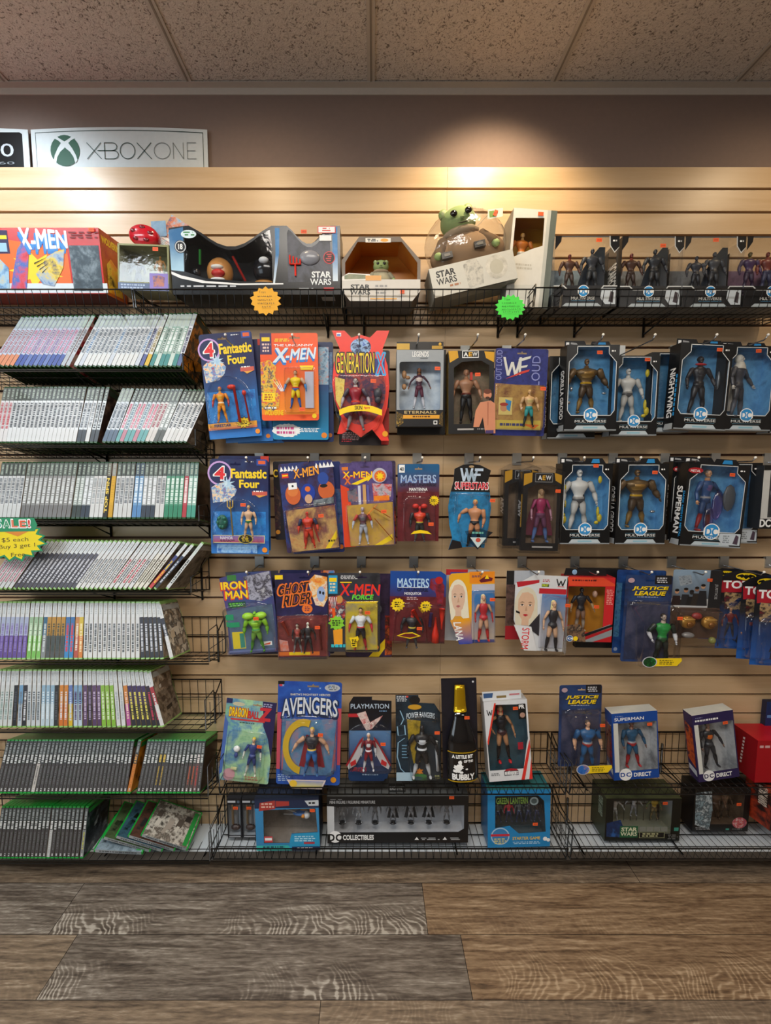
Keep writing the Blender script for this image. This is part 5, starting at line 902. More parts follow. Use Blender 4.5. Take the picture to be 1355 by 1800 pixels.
for u, v0_, v1_, rr_ in ((.82, .62, .96, (.003, .005, .012, .013)), (.93, .5, .78, (.010, .008, .004, .003))): q.tube([(p.P(u, 0)[0], -.012, p.P(0, v0_ + (v1_ - v0_) * k / 3)[1]) for k in range(4)], list(rr_), R2_, 8)
q.tube([(p.P(.74, 0)[0], -.01, p.P(0, .56)[1]), (p.P(.72, 0)[0], -.01, p.P(0, .75)[1])], .006, M('4a3a7a', .4)); q.obj('accessory', p.o); p.sticker(.52, .74, -.036)
q = Mb(); q.tess([p.L([(.12, .84), (.25, .8), (.4, .79), (.55, .84), (.36, .88)])], -.0365, YEL); q.tess([p.L([(.16, .84), (.27, .81), (.4, .805), (.5, .84), (.36, .865)])], -.0369, M('6a2420')); q.obj('name_band', p.o)

# wrestling cards with a large printed portrait
def portrait(p, cu, cv, ru, rv, hair, skin, lips, side=1):
    p.ell(cu, cv - rv * .12, ru * 1.22, M(hair), rv * 1.25); p.poly([(cu - ru * 1.2, cv), (cu - ru * .9, cv + rv * 1.7), (cu - ru * .2, cv + rv * 1.1)], M(hair)); p.poly([(cu + ru * 1.2, cv - rv * .2), (cu + ru * 1.5, cv + rv * 2.0), (cu + ru * .2, cv + rv * 1.2)], M(hair))
    p.rect(cu - ru * .35, cv + rv * .7, cu + ru * .4, cv + rv * 1.3, M(skin)); p.poly([(cu + ru * a, cv + rv * b_) for a, b_ in ((-.85, -.5), (-.5, -.95), (.1, -1.02), (.65, -.85), (.9, -.4), (.86, .2), (.6, .75), (.1, 1.05), (-.25, 1.0), (-.65, .6), (-.85, .1))], M(skin))
    for sx in (-1, 1):
        e = cu + sx * ru * .42; p.poly([(e - ru * .28, cv - rv * .26), (e, cv - rv * .36), (e + ru * .28, cv - rv * .27), (e, cv - rv * .30)], M('6a5238')); p.ell(e, cv - rv * .12, ru * .2, M('e8e0d8'), rv * .06); p.ell(e, cv - rv * .12, ru * .085, M('2a2420'), rv * .06); p.poly([(e - ru * .24, cv - rv * .13), (e, cv - rv * .2), (e + ru * .24, cv - rv * .13), (e, cv - rv * .16)], M('3a2c24'))
    p.poly([(cu + side * ru * .02, cv - rv * .1), (cu + side * ru * .17, cv + rv * .28), (cu - side * ru * .12, cv + rv * .3)], M({'d8b294': 'c09a7c', 'dcb89e': 'c4a084'}.get(skin, 'b89070'))); p.poly([(cu - ru * .3, cv + rv * .56), (cu - ru * .1, cv + rv * .5), (cu + ru * .1, cv + rv * .5), (cu + ru * .3, cv + rv * .56), (cu, cv + rv * .67)], M(lips))
p = Pk('carded_action_figure', 'white-edged card peeping out left of the yellow wrestler card, lower row', 'toy', (820, 1064, 76, 128), -.09, -1).card(M('a8acb4'), hole=None); p.rect(0, .0, .5, .08, M('b82a30')); p.rect(.1, .04, .8, .1, M('2a4aa8')); p.done()
p = Pk('carded_action_figure', 'yellow card with a large printed blonde portrait and a small figure in red boots', 'toy', (829, 1069, 80, 130), -.13, 1)
p.card(G('2a4a98', 'e8a81e', p.H * .3, p.H * .1), [(0, .06), (.06, .02), (1, .0), (1, .98), (.62, .98), (.45, 1), (.22, 1), (.02, .55)], hole=None); p.rect(.45, .0, 1, .16, M('e88a1e')); p.poly([(.66, .12), (.8, .06), (.96, .09), (.94, .13), (.7, .15)], M('6a1c2a')); p.poly([(.78, .1), (.83, .04), (.88, .1)], YEL); p.lines(.5, .05, .7, .08, M('2a2a6a'), 2, 3); p.rect(.5, .17, 1, .26, M('b8b8c4')); p.rect(.5, .26, 1, .94, G('c8b8a8', '3a7ab8', p.H * .5, p.H * .1))
portrait(p, .20, .36, .17, .19, 'e8e0c8', 'dcb89e', 'b86a68'); p.poly([(.02, .66), (.45, .63), (.52, .99), (.24, 1)], G('3a4aa0', 'e8a01e', p.H * .35, 0)); p.text('LANA', .16, .69, .33, .95, WHITE, .02, rot=-90, title=True, shear=-.07); p.done()
p.blister([(.5, .30), (.55, .26), (.97, .26), (.99, .96), (.52, .965)], .028)
p.fig(.74, .30, .94, skin='d0a080', torso='b82a34', shorts='b82a34', arms='d0a080', fore='b8302c', legs='d0a080', boots='c02a2a', hair='e0d0a0', female=True, la=24, ra=24, stance=.03, name='action_figure'); p.sticker(.9, .35, -.031)
p = Pk('carded_action_figure', 'dark red-footed card peeping out left of the white wrestler card', 'toy', (922, 1064, 66, 124), -.085, 0).card(M('b8bcc2'), hole=None); p.rect(.0, .8, .6, 1, M('a8202c')); p.rect(0, .2, .35, .8, A('2a2426', '6a5048', '1c1a1c', s=20)); p.rect(.0, .0, .2, .2, M('22201f')); p.done()
p = Pk('carded_action_figure', 'white card with red stripe, large printed portrait and a blonde figure in black boots', 'toy', (948, 1078, 92, 136), -.13, -2.5)
p.card(M('d4d6d8'), [(0, .12), (.1, .1), (.35, .0), (1, .0), (1, 1), (.25, 1), (.02, .6)], hole=None); p.poly([(.02, .1), (.45, .06), (.45, .1), (.05, .17)], M('b82430')); p.rect(.46, .17, .98, .24, M('b82430')); p.lines(.5, .05, .68, .09, M('b84a50'), 2, 2); p.rect(.5, .11, .64, .15, M('3a4a20')); p.text('FIRST', .51, .115, .63, .145, M('c8d83a'), .04); w_mark(p, .78, .04, .94, .13, INK, .14); p.rect(.8, .137, .93, .143, RED)
portrait(p, .23, .42, .18, .19, 'd8d0b8', 'd8b294', 'b82a34'); p.poly([(.04, .47), (.12, .49), (.12, .515), (.05, .50)], INK); p.poly([(.3, .68), (.5, .5), (.52, .8), (.35, .72)], M('2c2a30')); p.poly([(.02, .66), (.36, .68), (.5, 1), (.26, 1)], M('dcdcdc')); p.text('STORM', .19, .70, .33, .98, RED, .02, rot=-90, title=True, shear=-.0, ); p.rect(.52, .24, .98, .95, G('b8b8c0', '5a84b8', p.H * .5, p.H * .25)); p.done()
p.blister([(.5, .30), (.6, .24), (.98, .26), (1.0, 1.02), (.56, 1.03)], .03)
p.fig(.74, .31, .97, skin='d0a684', torso='26262c', shorts='26262c', arms='d0a684', legs='d0a684', boots='1e1e24', hair='e0d090', female=True, la=26, ra=26, stance=.03); p.sticker(.94, .345, -.033)

# red box with gold inside
Bx('boxed_action_figure', 'black box behind the red box, lower row', 'toy', (1056, 1070, 82, 142), -.075, -1).shell(.02, M('17171a'), M('17171a')).done('box')
p = Bx('boxed_action_figure', 'red window box with golden inside, dark figure and spare head', 'toy', (1036, 1072, 84, 116), -.13, -1)
p.shell(.05, M('c8242a'), M('b01c24'), [(.03, .14), (.8, .14), (.8, .82), (.4, .86), (.3, .74), (.03, .74)], M('c8862a')); p.poly([(0, 0), (.75, 0), (1, .1), (1, .13), (.05, .13)], M('e04a2c')); p.lines(.1, .03, .7, .07, M('5a1418'), 1, 3)
p.lines(.83, .18, .98, .42, M('e89a90'), 9, 3); p.poly([(.35, .9), (.95, .72), (1, .76), (1, 1), (.3, 1)], M('8a9094')); p.poly([(.4, .93), (1, .76), (1, .80), (.42, .98)], M('a81c24')); p.poly([(.4, .88), (1, .72), (1, .755), (.42, .925)], M('16161a')); p.poly([(.6, 1), (1, .9), (1, 1)], M('b81c24'))
p.poly([(.0, .78), (.1, .74), (.3, .72), (.42, .82), (.46, 1), (0, 1)], A('26242a', '8a6a50', '1c1c22', 'c8a888', s=30)); dc_badge(p, .12, .95, .07, '3a6aa8'); p.ell(.24, .95, .05, YEL); p.done('box')
q = Mb(); q.prism([(-p.W / 2 - .003, p.H + .002), (p.W * .38, p.H + .002), (p.W * .34, p.H + .022), (-p.W / 2 + .002, p.H + .026)], .02, .0212, M('16171a')); q.ell((-p.W * .3, .0195, p.H + .013), (.009, .001, .009), M('8ab0d0'), 12, 6); q.obj('hanging_flap', p.o)
p.fig(.38, .17, .86, y=.022, skin='a88468', torso='1e2028', chest='22242c', pelvis='1a1c22', legs='8a6a58', boots='a89888', arms='22242c', fore='b0906a', helmet='1a1c22', la=30, ra=38, stance=.02)
q = Mb(); a = p.P(.66, .28); q.ell((a[0], .02, a[1]), (.008, .009, .012), M('b8907a', .4)); a = p.P(.45, .1); q.obj('spare_head', p.o); p.sticker(.64, .45, -.0012)

# navy league cards
for bx_, Y_, rl, lab in (((1128, 1072, 78, 140), -.08, 0, 'navy league card, rearmost of its hook'), ((1122, 1076, 84, 150), -.10, -1, 'blue league card directly behind the green figure card, lower row')):
    p = Pk('carded_action_figure', lab, 'toy', bx_, Y_, rl).card(A('1c3468', '244a88', '162444', s=10), hole=None); p.rect(.0, .15, .12, .8, A('1c3a78', '4a80a8', '16243c', s=30)); p.ell(.07, .95, .04, M('8a9ab8')); p.done()
def league(label, box, Y, roll, fg, round_art, sticky, yaw=0):
    p = Pk('carded_action_figure', label, 'toy', box, Y, roll, yaw); p.card(A('1c2c58', '28406e', '20243e', s=9), rrect(0, 0, 1, 1, .05, p.W / p.H), hole=(.52, .055)); p.rect(.62, .0, .98, .1, M('1c1a1e')); p.lines(.66, .02, .92, .09, M('c8c8cc'), 3, 3); p.ell(.12, .06, .07, M('b89aa0'), .028)
    for dx, mt, ti in ((.008, INK, False), (0, YEL, True)):
        if ti: q = Mb()
        for t, a, b_, c_, d_ in (('JUSTICE', .14, .125, .9, .175), ('LEAGUE', .2, .18, .85, .23)):
            if ti: p.text(t, a, b_, c_, d_, mt, .05, .03, mb=q, y=p.Y())
            else: p.text(t, a + dx, b_ + .006, c_ + dx, d_ + .008, mt, .08, .03)
    q.obj('title_lettering', p.o); p.lines(.25, .24, .85, .255, M('a8b0c8'), 1, 2); p.rect(.06, .30, .94, .97, A('3a4668', '2a3048', '4a4a60', '24242e', s=6)); p.done()
    p.blister([(.1, .34), (.2, .29), (.9, .29), (1.12, .42), (1.12, 1.02), (.32, 1.03), (.28, .5)], .04)
    fg(p); q = Mb(); y = -.0425; q.tess([p.L([(.5, .90), (1.12, .89), (1.14, .92), (1.04, .98), (.5, .99)])], y, YEL); p.lines(.66, .91, .98, .97, M('8a7a18'), 3, 3, mb=q, y=y - .0004)
    q.tess([p.L(ring_pts(.46, .94, .155, .062, 20))], y - .0005, M('c8c8d0')); q.tess([p.L(ring_pts(.46, .94, .135, .054, 20))], y - .0009, round_art); q.obj('name_badge', p.o)
    if sticky: p.sticker(*sticky)
    return p
league('navy card with yellow slanted title and a green and black figure, lower row', (1136, 1088, 82, 156), -.13, -1,
       lambda p: p.fig(.78, .41, 1.0, skin='a8988c', torso='1f8a3c', chest='1f9040', legs='1a2422', boots='1a2422', arms='1e2a26', fore='d8d8dc', hair='2a2422', bulk=1.25, la=40, ra=24, lb=60, y=-.02, pelvis='1a4a2a'), A('1a6a2c', '0f2a18', '2a9a48', s=50), (1.02, .44, -.043))

p = Pk('carded_action_figure', 'grey film card with five printed people in black and golden round toys', 'toy', (1222, 1062, 86, 122), -.11, -1.5)
p.card(G('3a3434', '8aa0b4', p.H * .5, p.H * .45), hole=None); p.rect(.0, .42, .75, .62, M('b8b8b8')); p.poly([(.1, .1), (.36, .07), (.4, .2), (.16, .24)], A('3a4048', '9aa4ac', '5a626a', s=70)); p.rect(.75, 0, 1, 1, M('1e1e20')); p.text('JUSTICE', .86, .2, .93, .42, M('9a9a9a'), .02, rot=-90)
for k, (cu, cv) in enumerate(((.1, .32), (.28, .3), (.4, .33), (.5, .28), (.62, .24))): p.ell(cu, cv, .045, M(('b88a6a', 'a87a5c', '2a282a', '8a6450', 'b89070')[k])); p.poly([(cu - .11, .52), (cu - .07, cv + .06), (cu + .07, cv + .06), (cu + .11, .52)], M(('2a1c1c', '26262a', '1a1a1c', '2c2622', '202024')[k])); p.ell(cu, cv - .02, .045, M('1c1614'), .02)
p.rect(.0, .55, 1, 1, A('4a342c', '5a4438', '3a2c28', s=8)); p.done(); p.blister([(.0, .6), (.08, .55), (.9, .55), (1.0, .62), (1.0, 1.1), (.0, 1.1)], .04)
q = Mb(); GD = M('b8863a', .3, .6)
for u in (.28, .72): a = p.P(u, .74); q.ell((a[0], -.02, a[1]), (.026, .016, .022), GD, 14, 8); q.ell((a[0], -.034, a[1] - .004), (.012, .006, .010), M('8a5a28', .3, .5)); q.ell((a[0], -.028, a[1] + .012), (.022, .008, .005), M('d8a858', .3, .6))
a = p.P(.5, .66); q.ell((a[0], -.012, a[1]), (.018, .01, .012), M('8a2c2c')); q.obj('toy_mask', p.o); q = Mb(); a = p.P(.32, .93); q.ell((a[0], -.02, a[1]), (.022, .012, .010), M('8a8684', .3)); a = p.P(.82, 1.0); q.ell((a[0], -.02, a[1]), (.012, .01, .012), M('8a8a4a', .3)); q.obj('accessory', p.o); p.sticker(.74, .14, -.002)

# red title cards seen behind each other
for i, (bx_, Y_, lab) in enumerate((((1272, 1062, 76, 128), -.07, 'blue card with red title banner, rearmost of four alike'), ((1306, 1072, 82, 142), -.09, 'blue card with red title banner, nearest the grey film card, partly covering the rearmost'),
                                    ((1342, 1086, 78, 152), -.115, 'blue card with red title banner and bat oval, second from the front at right edge'), ((1366, 1094, 78, 158), -.14, 'blue card with red title banner and bat oval, foremost at right edge'))):
    p = Pk('carded_action_figure', lab, 'toy', bx_, Y_, -.5, -6); p.card(G('1f5aa8', '14161c', p.H * .5, p.H * .1), [(0, .1), (.15, .04), (.4, 0), (.7, .0), (1, .05), (1, 1), (0, 1)], hole=None)
    p.poly([(.0, .12), (.2, .05), (.5, .02), (1, .06), (1, .2), (0, .22)], M('161418')); p.poly([(.02, .14), (.98, .12), (1, .26), (.04, .29)], M('a81c2c')); bat_badge(p, .5, .08, .2, .045); p.text('TOTAL', .06, .135, .9, .235, WHITE, .05, title=True, skew=-.0)
    p.poly([(.1, .28), (.5, .3), (.9, .27), (.95, .5), (.12, .5)], A('1c3a24', '1a2a5a', 'b8986a', '1c1c24', '7a1c24', s=24)); p.done(); p.blister([(.12, .5), (.3, .42), (.98, .42), (1.0, .96), (.12, .96)], .035)
    p.fig(.6, .52, .98, torso='7a2a2a', legs='3a3a44', cape='2a2a30')

# ================================================================== things standing along the top baskets
p = Bx('boxed_toy_set', 'large red box with blue and white team lettering and cartoon burst art', 'toy', (13, 459, 332, 106), -.155, 0, 0, 6)
p.shell(.125, M('c8201e', .25), M('b81c1c', .3), None, right=A('a82018', 'c8641c', '2a1a14', s=9), bottom=A('a01a1a', '801414', s=6))
u_ = lambda x: (x + 153) / 332; v_ = lambda y: (y - 406) / 106
def rp(a, b_, c_, d_, m_): p.rect(u_(a), v_(b_), u_(c_), v_(d_), m_)
p.poly([(u_(-150), v_(430)), (u_(20), v_(425)), (u_(120), v_(440)), (u_(122), v_(508)), (u_(-150), v_(508))], M('e86a1c')); p.star(u_(62), v_(474), .14, YEL, 9, .55, .30); rp(-150, 495, 184, 511, M('d8e0e4')); rp(124, 434, 176, 508, A('1c2830', '3a4a54', '8a98a0', s=18)); rp(-20, 410, 20, 447, M('2a1c4a')); rp(0, 418, 18, 424, YEL); rp(0, 430, 16, 444, M('9ac0d8'))
for dx, dy, mt in ((-3, 9, M('2a7ac8')), (-2, 5, M('3a8ad0'))): p.text('X-MEN', u_(40 + dx), v_(412 + dy), u_(120 + dx), v_(439 + dy), mt, .08, .0, skew=-.02, taper=-.25)
p.text('X-MEN', u_(40), v_(410), u_(122), v_(440), M('e8f0f4'), .06, 0, title=True, skew=-.02, taper=-.25)
p.poly([(u_(12), v_(506)), (u_(20), v_(480)), (u_(34), v_(440)), (u_(44), v_(428)), (u_(52), v_(450)), (u_(46), v_(480)), (u_(40), v_(506))], A('b8243a', 'd84a58', '3a6ab8', 'c88a60', s=16)); p.poly([(u_(60), v_(480)), (u_(84), v_(452)), (u_(100), v_(444)), (u_(116), v_(440)), (u_(110), v_(470)), (u_(90), v_(500)), (u_(70), v_(496))], A('2a3a6a', 'e8c83a', '9ab0c8', '2a5a9a', s=18)); p.poly([(u_(-30), v_(505)), (u_(-20), v_(465)), (u_(0), v_(455)), (u_(14), v_(470)), (u_(10), v_(505))], A('2a5a9a', '9ac0d8', 'e8c04a', s=20))
for k in range(4): p.poly([(u_(60 + 4 * k), v_(462 + 5 * k)), (u_(86), v_(452 + 5 * k)), (u_(60 + 4 * k), v_(464 + 5 * k))], INK)
for a, b_ in ((-90, -70), (-60, -30)): rp(a, 440, b_, 490, A('d8b03a', '3a5a9a', 'c83028', s=20))
p.lines(u_(125), v_(412), u_(180), v_(424), M('7a1818'), 3, 4); p.side_text('WOLVERINE', .25, .38, YEL, .12, .95, True, .05) if False else None
vs, fs = glyphs('WOLVERINE', .05); p.c.add([(p.W / 2 + .0007, .008 + .105 * a, p.H * (.80 + .12 * b_)) for a, b_ in vs], fs, YEL); p.c.add([(p.W / 2 + .0005, .02, .01), (p.W / 2 + .0005, .10, .01), (p.W / 2 + .0005, .09, p.H * .5), (p.W / 2 + .0005, .05, p.H * .62), (p.W / 2 + .0005, .025, p.H * .5)], [(0, 1, 2, 3, 4)], A('e8861c', 'e8c03a', '2a2020', s=26)); p.done('box'); p.sticker(u_(168), v_(410), -.004)

p = Bx('boxed_toy_figures', 'small clear plastic box with brown and dark figures beside the red box', 'toy', (252, 470, 90, 78), -.152, -2)
p.shell(.075, M('8a8a5a'), M('a8a484', .4), [(.04, .04), (.96, .04), (.98, .82), (.02, .82)], A('6a6a3a', '9a9a6a', '5a5a3c', s=9)); p.rect(0, .84, 1, 1, M('5a6a8a')); p.lines(.05, .86, .6, .98, M('a8b8d0'), 2, 3); p.rect(.62, .62, .98, .98, M('8a78c0')); p.poly([(.68, .68), (.8, .66), (.92, .7), (.9, .9), (.7, .92)], A('4a4a8a', 'c07a5a', '6a5aa8', s=40)); p.done('box')
p.fig(.3, .25, .85, y=.03, torso='3a3834', legs='2a2c2c', arms='3a3a3a', skin='8a7a60', la=40, bulk=1.3); p.fig(.74, .14, .68, y=.03, torso='b8823c', legs='b07a3a', skin='c08a48', helmet='b8843c', face=False); p.sticker(.74, .1, -.001)
p = Pk('toy_disc', 'round red plastic toy disc with five oval hollows, on top of the clear box', 'toy', (251, 413, 52, 37), -.13, -8)
q = Mb(); rr = p.W / 2; q.loft([[(rr * k * math.cos(2 * PI * i / 24), y, p.H / 2 + p.H / 2 * k * math.sin(2 * PI * i / 24)) for i in range(24)] for k, y in ((.9, .03), (1, .02), (1, .004), (.9, -.004), (.5, -.010), (.1, -.011))], M('c8182a', .2, 0, .5)); o = q.obj('disc', p.o)
q = Mb()
for k in range(5): a = PI / 2 + 2 * PI * k / 5; q.ell((rr * .58 * math.cos(a), -.0085, p.H / 2 + p.H * .29 * math.sin(a)), (.010, .003, .006), M('7a0c18', .3), 8, 5)
q.obj('hollow', p.o)
p = Bx('boxed_toy', 'tilted light blue box wedged behind the round red disc', 'toy', (305, 412, 34, 56), -.09, -28, 14); p.shell(.03, A('3a7ab0', '9ac0d8', 'd87a4a', '2a5a8a', s=26), M('6a9ac0')); p.rect(.1, .7, .9, .78, WHITE); p.lines(.1, .82, .9, .95, WHITE, 3, 3); p.done('box')
p = Pk('blue_card', 'small blue card sticking up between the red disc and the blue box', 'card', (279, 402, 26, 26), -.10, 3).card(A('6a8fb0', '8fb0c8', s=30), hole=None).done('card')

# long black box with two scooped windows
p = Bx('boxed_toy_set', 'long black box with two scooped clear windows and rounded toys inside', 'toy', (449, 458, 298, 112), -.158, 0, 0, 4)
dips = lambda a, b_, dv, n=9: [(a + (b_ - a) * k / n, dv * math.sin(PI * k / n) ** 1.3) for k in range(n + 1)]
out = [(0, 1), (0, .03), (.10, 0)] + dips(.12, .60, .30) + [(.615, 0), (.67, 0)] + dips(.69, .945, .26) + [(.955, 0), (1, 0), (1, 1)]
w1 = [(.09, .10)] + [(a, b_ + .05) for a, b_ in dips(.13, .59, .30)] + [(.60, .3), (.595, .82), (.4, .8), (.2, .76), (.08, .66)]
p.shell(.125, M('0e0f12', .25), M('0c0d10', .3), w1, M('15171c'), outline=out)
w2 = [(.69, .1)] + [(a, b_ + .05) for a, b_ in dips(.70, .94, .26)] + [(.945, .8), (.69, .82)]
p.poly(w2, A('2a2c34', '4a4c58', '16171c', s=10)); BL = G('e8f4fa', '2a7ab8', p.H * .5, p.H * .1)
p.poly([(0, .06), (.085, .02), (.075, .66), (0, .64)], G('bfe4f4', '2a6aa0', p.H * .5, p.H * .3)); p.poly([(.62, .03), (.648, .03), (.64, .4), (.61, .84), (.6, .84), (.62, .4)], BL); p.poly([(.955, .02), (.985, .02), (.985, .8), (.955, .8)], BL)
p.poly([(0, .66), (.06, .72), (.2, .80), (.4, .835), (.66, .83), (.66, .85), (.4, .86), (.18, .83), (.05, .76), (0, .70)], WHITE)
p.ell(.115, .12, .045, M('d8ecf4'), .06); p.lines(.08, .08, .15, .15, M('3a8a4a'), 2, 3); p.ell(.063, .30, .035, INK); p.ell(.063, .30, .032, M('c8ccd0')); p.ell(.063, .30, .027, INK); p.text('18', .05, .26, .076, .34, WHITE, .04)
p.ell(.935, .46, .034, RED); p.ell(.935, .46, .030, INK); p.lines(.915, .4, .955, .52, M('c83a3a'), 4, 3)
p.lines(.03, .86, .5, .9, M('c8ccd0'), 1, 2); p.lines(.03, .91, .5, .94, M('c8ccd0'), 1, 5); starwars(p, .82, .66, .945, .86, M('e8ecec')); p.lines(.74, .9, .86, .94, M('b8bcc0'), 1, 5); p.rect(.9, .9, .96, .94, RED); p.rect(.87, -.02 + .03, .975, .11, M('d83a2a')); p.rect(.875, .02, .97, .10, WHITE); p.lines(.88, .03, .96, .09, M('d83a2a'), 2, 2); p.rect(.88, .14, .95, .22, WHITE)
p.c.add([(p.W * .38, .02, -.0006), (p.W * .46, .02, -.0006), (p.W * .46, .06, -.0006), (p.W * .38, .06, -.0006)], [(0, 1, 2, 3)], M('b8b8b8')); p.done('box'); p.sticker(.79, .09, -.003)
def blob(u, v, r, mat, nm='toy', y=.04, extra=()):
    q = Mb(); a = p.P(u, v); q.ell((a[0], y, a[1]), r, mat, 16, 10)
    for du, dz, rr_, mt in extra: q.ell((a[0] + du, y - r[1] * .9, a[1] + dz), rr_, mt, 10, 6)
    q.obj(nm, p.o)
blob(.26, .60, (.042, .03, .045), M('c88a4a', .3), 'rounded_toy', .045, ((.0, .008, (.02, .012, .008), M('e8e8e0')), (.002, -.010, (.022, .014, .012), M('c82a24')), (0, -.028, (.024, .01, .006), WHITE)))
blob(.54, .56, (.042, .03, .042), M('14151a', .15), 'dark_rounded_toy', .045, ((.0, .02, (.016, .01, .010), M('d8dce0')),)); blob(.53, .78, (.036, .022, .012), M('b07a3a', .4), 'tan_base')
blob(.82, .46, (.032, .010, .022), M('8a8c94', .25), 'grey_domed_toy', -.001)
q = Mb(); a = p.P(.155, .28); b_ = p.P(.15, .5); q.tube([(a[0], .03, a[1]), (b_[0], .03, b_[1])], .004, M('2a9a3a')); q.obj('green_stick', p.o)
q = Mb(); a = p.P(.35, .38); b_ = p.P(.42, .75); q.tube([(a[0], .03, a[1]), (b_[0], .03, b_[1])], .004, M('c82a24')); q.obj('red_stick', p.o)
q = Mb(); R3 = M('d83024', .3); a = p.P(.735, .62); q.tube([(a[0], -.004, a[1] - .022), (a[0], -.004, a[1] + .012)], .0028, R3)
for k in range(4): q.tube([(a[0] - .016 + .0105 * k, -.004, a[1] + .012), (a[0] - .016 + .0105 * k, -.004, a[1] + .038 - .004 * k)], .0026, R3, 5)
q.tube([(a[0] - .016, -.004, a[1] + .012), (a[0] + .018, -.004, a[1] + .012)], .0028, R3); q.obj('red_claw', p.o)
blob(.125, .62, (.014, .012, .014), M('16171a', .2), 'dark_ball', .03)

# open tray box with small green plush
p = Bx('boxed_plush_toy', 'open-fronted tray box with white lower panel and a small green plush', 'toy', (670, 473, 138, 108), -.156, 0)
p.nofilm = True; p.shell(.12, M('6a5c4e'), M('6e6258'), [(.04, .40), (.20, .08), (.76, .08), (.96, .40), (.96, .68), (.04, .68)], M('c8802a'), outline=[(0, .36), (.22, 0), (.74, 0), (1, .36), (1, .84), (.9, 1), (.1, 1), (0, .84)], bottom=M('6a6a6c'))
p.poly([(0, .66), (1, .66), (1, .84), (.9, 1), (.1, 1), (0, .84)], M('c8c4bc')); p.poly([(.0, .62), (.08, .56), (.35, .58), (.4, .66), (.0, .68)], M('e8e4dc')); p.poly([(.03, .60), (.09, .575), (.3, .59), (.34, .65), (.03, .66)], A('5a6a4a', '8a8a6a', s=40)); starwars(p, .1, .74, .36, .90, INK); p.rect(.3, .6, .5, .68, M('d89a48')); p.lines(.42, .74, .6, .9, M('8a8a88'), 3, 3); p.rect(.3, .02, .62, .09, M('e0dcd0')); p.lines(.32, .03, .46, .08, INK, 2, 3); p.ell(.54, .055, .05, M('e0a030'), .025); p.rect(.36, .955, .7, .975, M('e0a030')); p.done('box'); p.sticker(.77, .86, -.003, None, .018)
def plush(p, u, v, k, body, ang=0, y=.04, eyes=True):
    """a plain round-headed green soft toy in a brown coat"""
    a = p.P(u, v); GR = M('93a76a', .8); b = Mb(); b.ell((0, 0, -.032 * k), (.036 * k, .022 * k, .030 * k), M(body, .9), 16, 10, -.15); o = b.obj('plush_body', p.o); o.location = (a[0], y, a[1]); o.rotation_euler = (0, math.radians(-ang), 0)
    q = Mb(); q.ell((0, -.004, .006 * k), (.025 * k, .022 * k, .019 * k), GR, 16, 10)
    for sx in (-1, 1):
        q.ell((sx * .017 * k, 0, .021 * k), (.0075 * k, .006 * k, .0075 * k), GR, 10, 7); q.ell((sx * .017 * k, -.0045 * k, .021 * k), (.0042 * k, .003 * k, .0042 * k), M('c8cf9a', .8), 8, 5)
        q.ell((sx * .010 * k, -.0245 * k, .008 * k), (.0050 * k, .002 * k, .0042 * k), M('15100c', .15), 8, 6)
    q.ell((0, -.025 * k, .001 * k), (.003 * k, .002 * k, .002 * k), M('7a8a56', .8), 6, 4); q.ell((0, -.026 * k, -.006 * k), (.008 * k, .002 * k, .0009 * k), M('5a5a40', .8), 6, 4); q.obj('head', o)
    q = Mb(); q.ell((0, 0, -.010 * k), (.027 * k, .022 * k, .008 * k), M('a89478', .9), 14, 6); q.obj('collar', o)
    q = Mb()
    for sx in (-1, 1): q.tube([(sx * .026 * k, -.004 * k, -.018 * k), (sx * .038 * k, -.014 * k, -.034 * k)], [.009 * k, .007 * k], M(body, .9), 8); q.ell((sx * .040 * k, -.017 * k, -.038 * k), (.006 * k, .005 * k, .005 * k), GR, 8, 5)
    q.obj('sleeve', o); return o
plush(p, .5, .40, 1.0, 'a8a288', 0, .045)

# tilted gift set: big plush in a clear bag on a pale box
p = Bx('plush_gift_set', 'tilted pale box with a large green plush in brown coat under clear film', 'toy', (832, 481, 150, 50), -.155, 13)
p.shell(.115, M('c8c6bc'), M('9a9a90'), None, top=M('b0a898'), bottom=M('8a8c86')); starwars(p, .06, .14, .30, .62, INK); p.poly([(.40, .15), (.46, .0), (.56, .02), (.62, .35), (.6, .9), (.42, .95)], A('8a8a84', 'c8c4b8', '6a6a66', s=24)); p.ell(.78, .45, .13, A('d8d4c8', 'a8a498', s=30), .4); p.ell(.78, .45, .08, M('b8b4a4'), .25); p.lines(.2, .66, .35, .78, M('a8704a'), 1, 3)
p.c.add([(-p.W * .3, .01, -.0006), (p.W * .4, .01, -.0006), (p.W * .4, .05, -.0006), (-p.W * .3, .05, -.0006)], [(0, 1, 2, 3)], M('a8aaa4')); p.done('box')
o = plush(p, .5, -1.40, 2.3, '9a7c5c', 0, .055)
q = Mb()
for u, v in ((.64, -.42), (.24, -.30)): q = Mb(); a = p.P(u, v); q.box(a[0] - .017, a[0] + .017, -.004, .012, a[1] - .009, a[1] + .009, M('4a4640', .35)); q.box(a[0] - .009, a[0] + .009, -.006, -.003, a[1] - .004, a[1] + .004, M('7a766c', .35)); q.obj('buckle', p.o)
q = Mb(); a = p.P(.54, -.50); q.ell((a[0], .055, a[1]), (p.W * .46, .045, .060), M('97795a', .9), 20, 12, -.1); q.obj('coat', p.o)
q = Mb(); a = p.P(.54, -.75); q.ell((a[0], .060, a[1]), (p.W * .50, .068, .115), CRINKLE, 22, 14); q.obj('clear_wrapping', p.o)
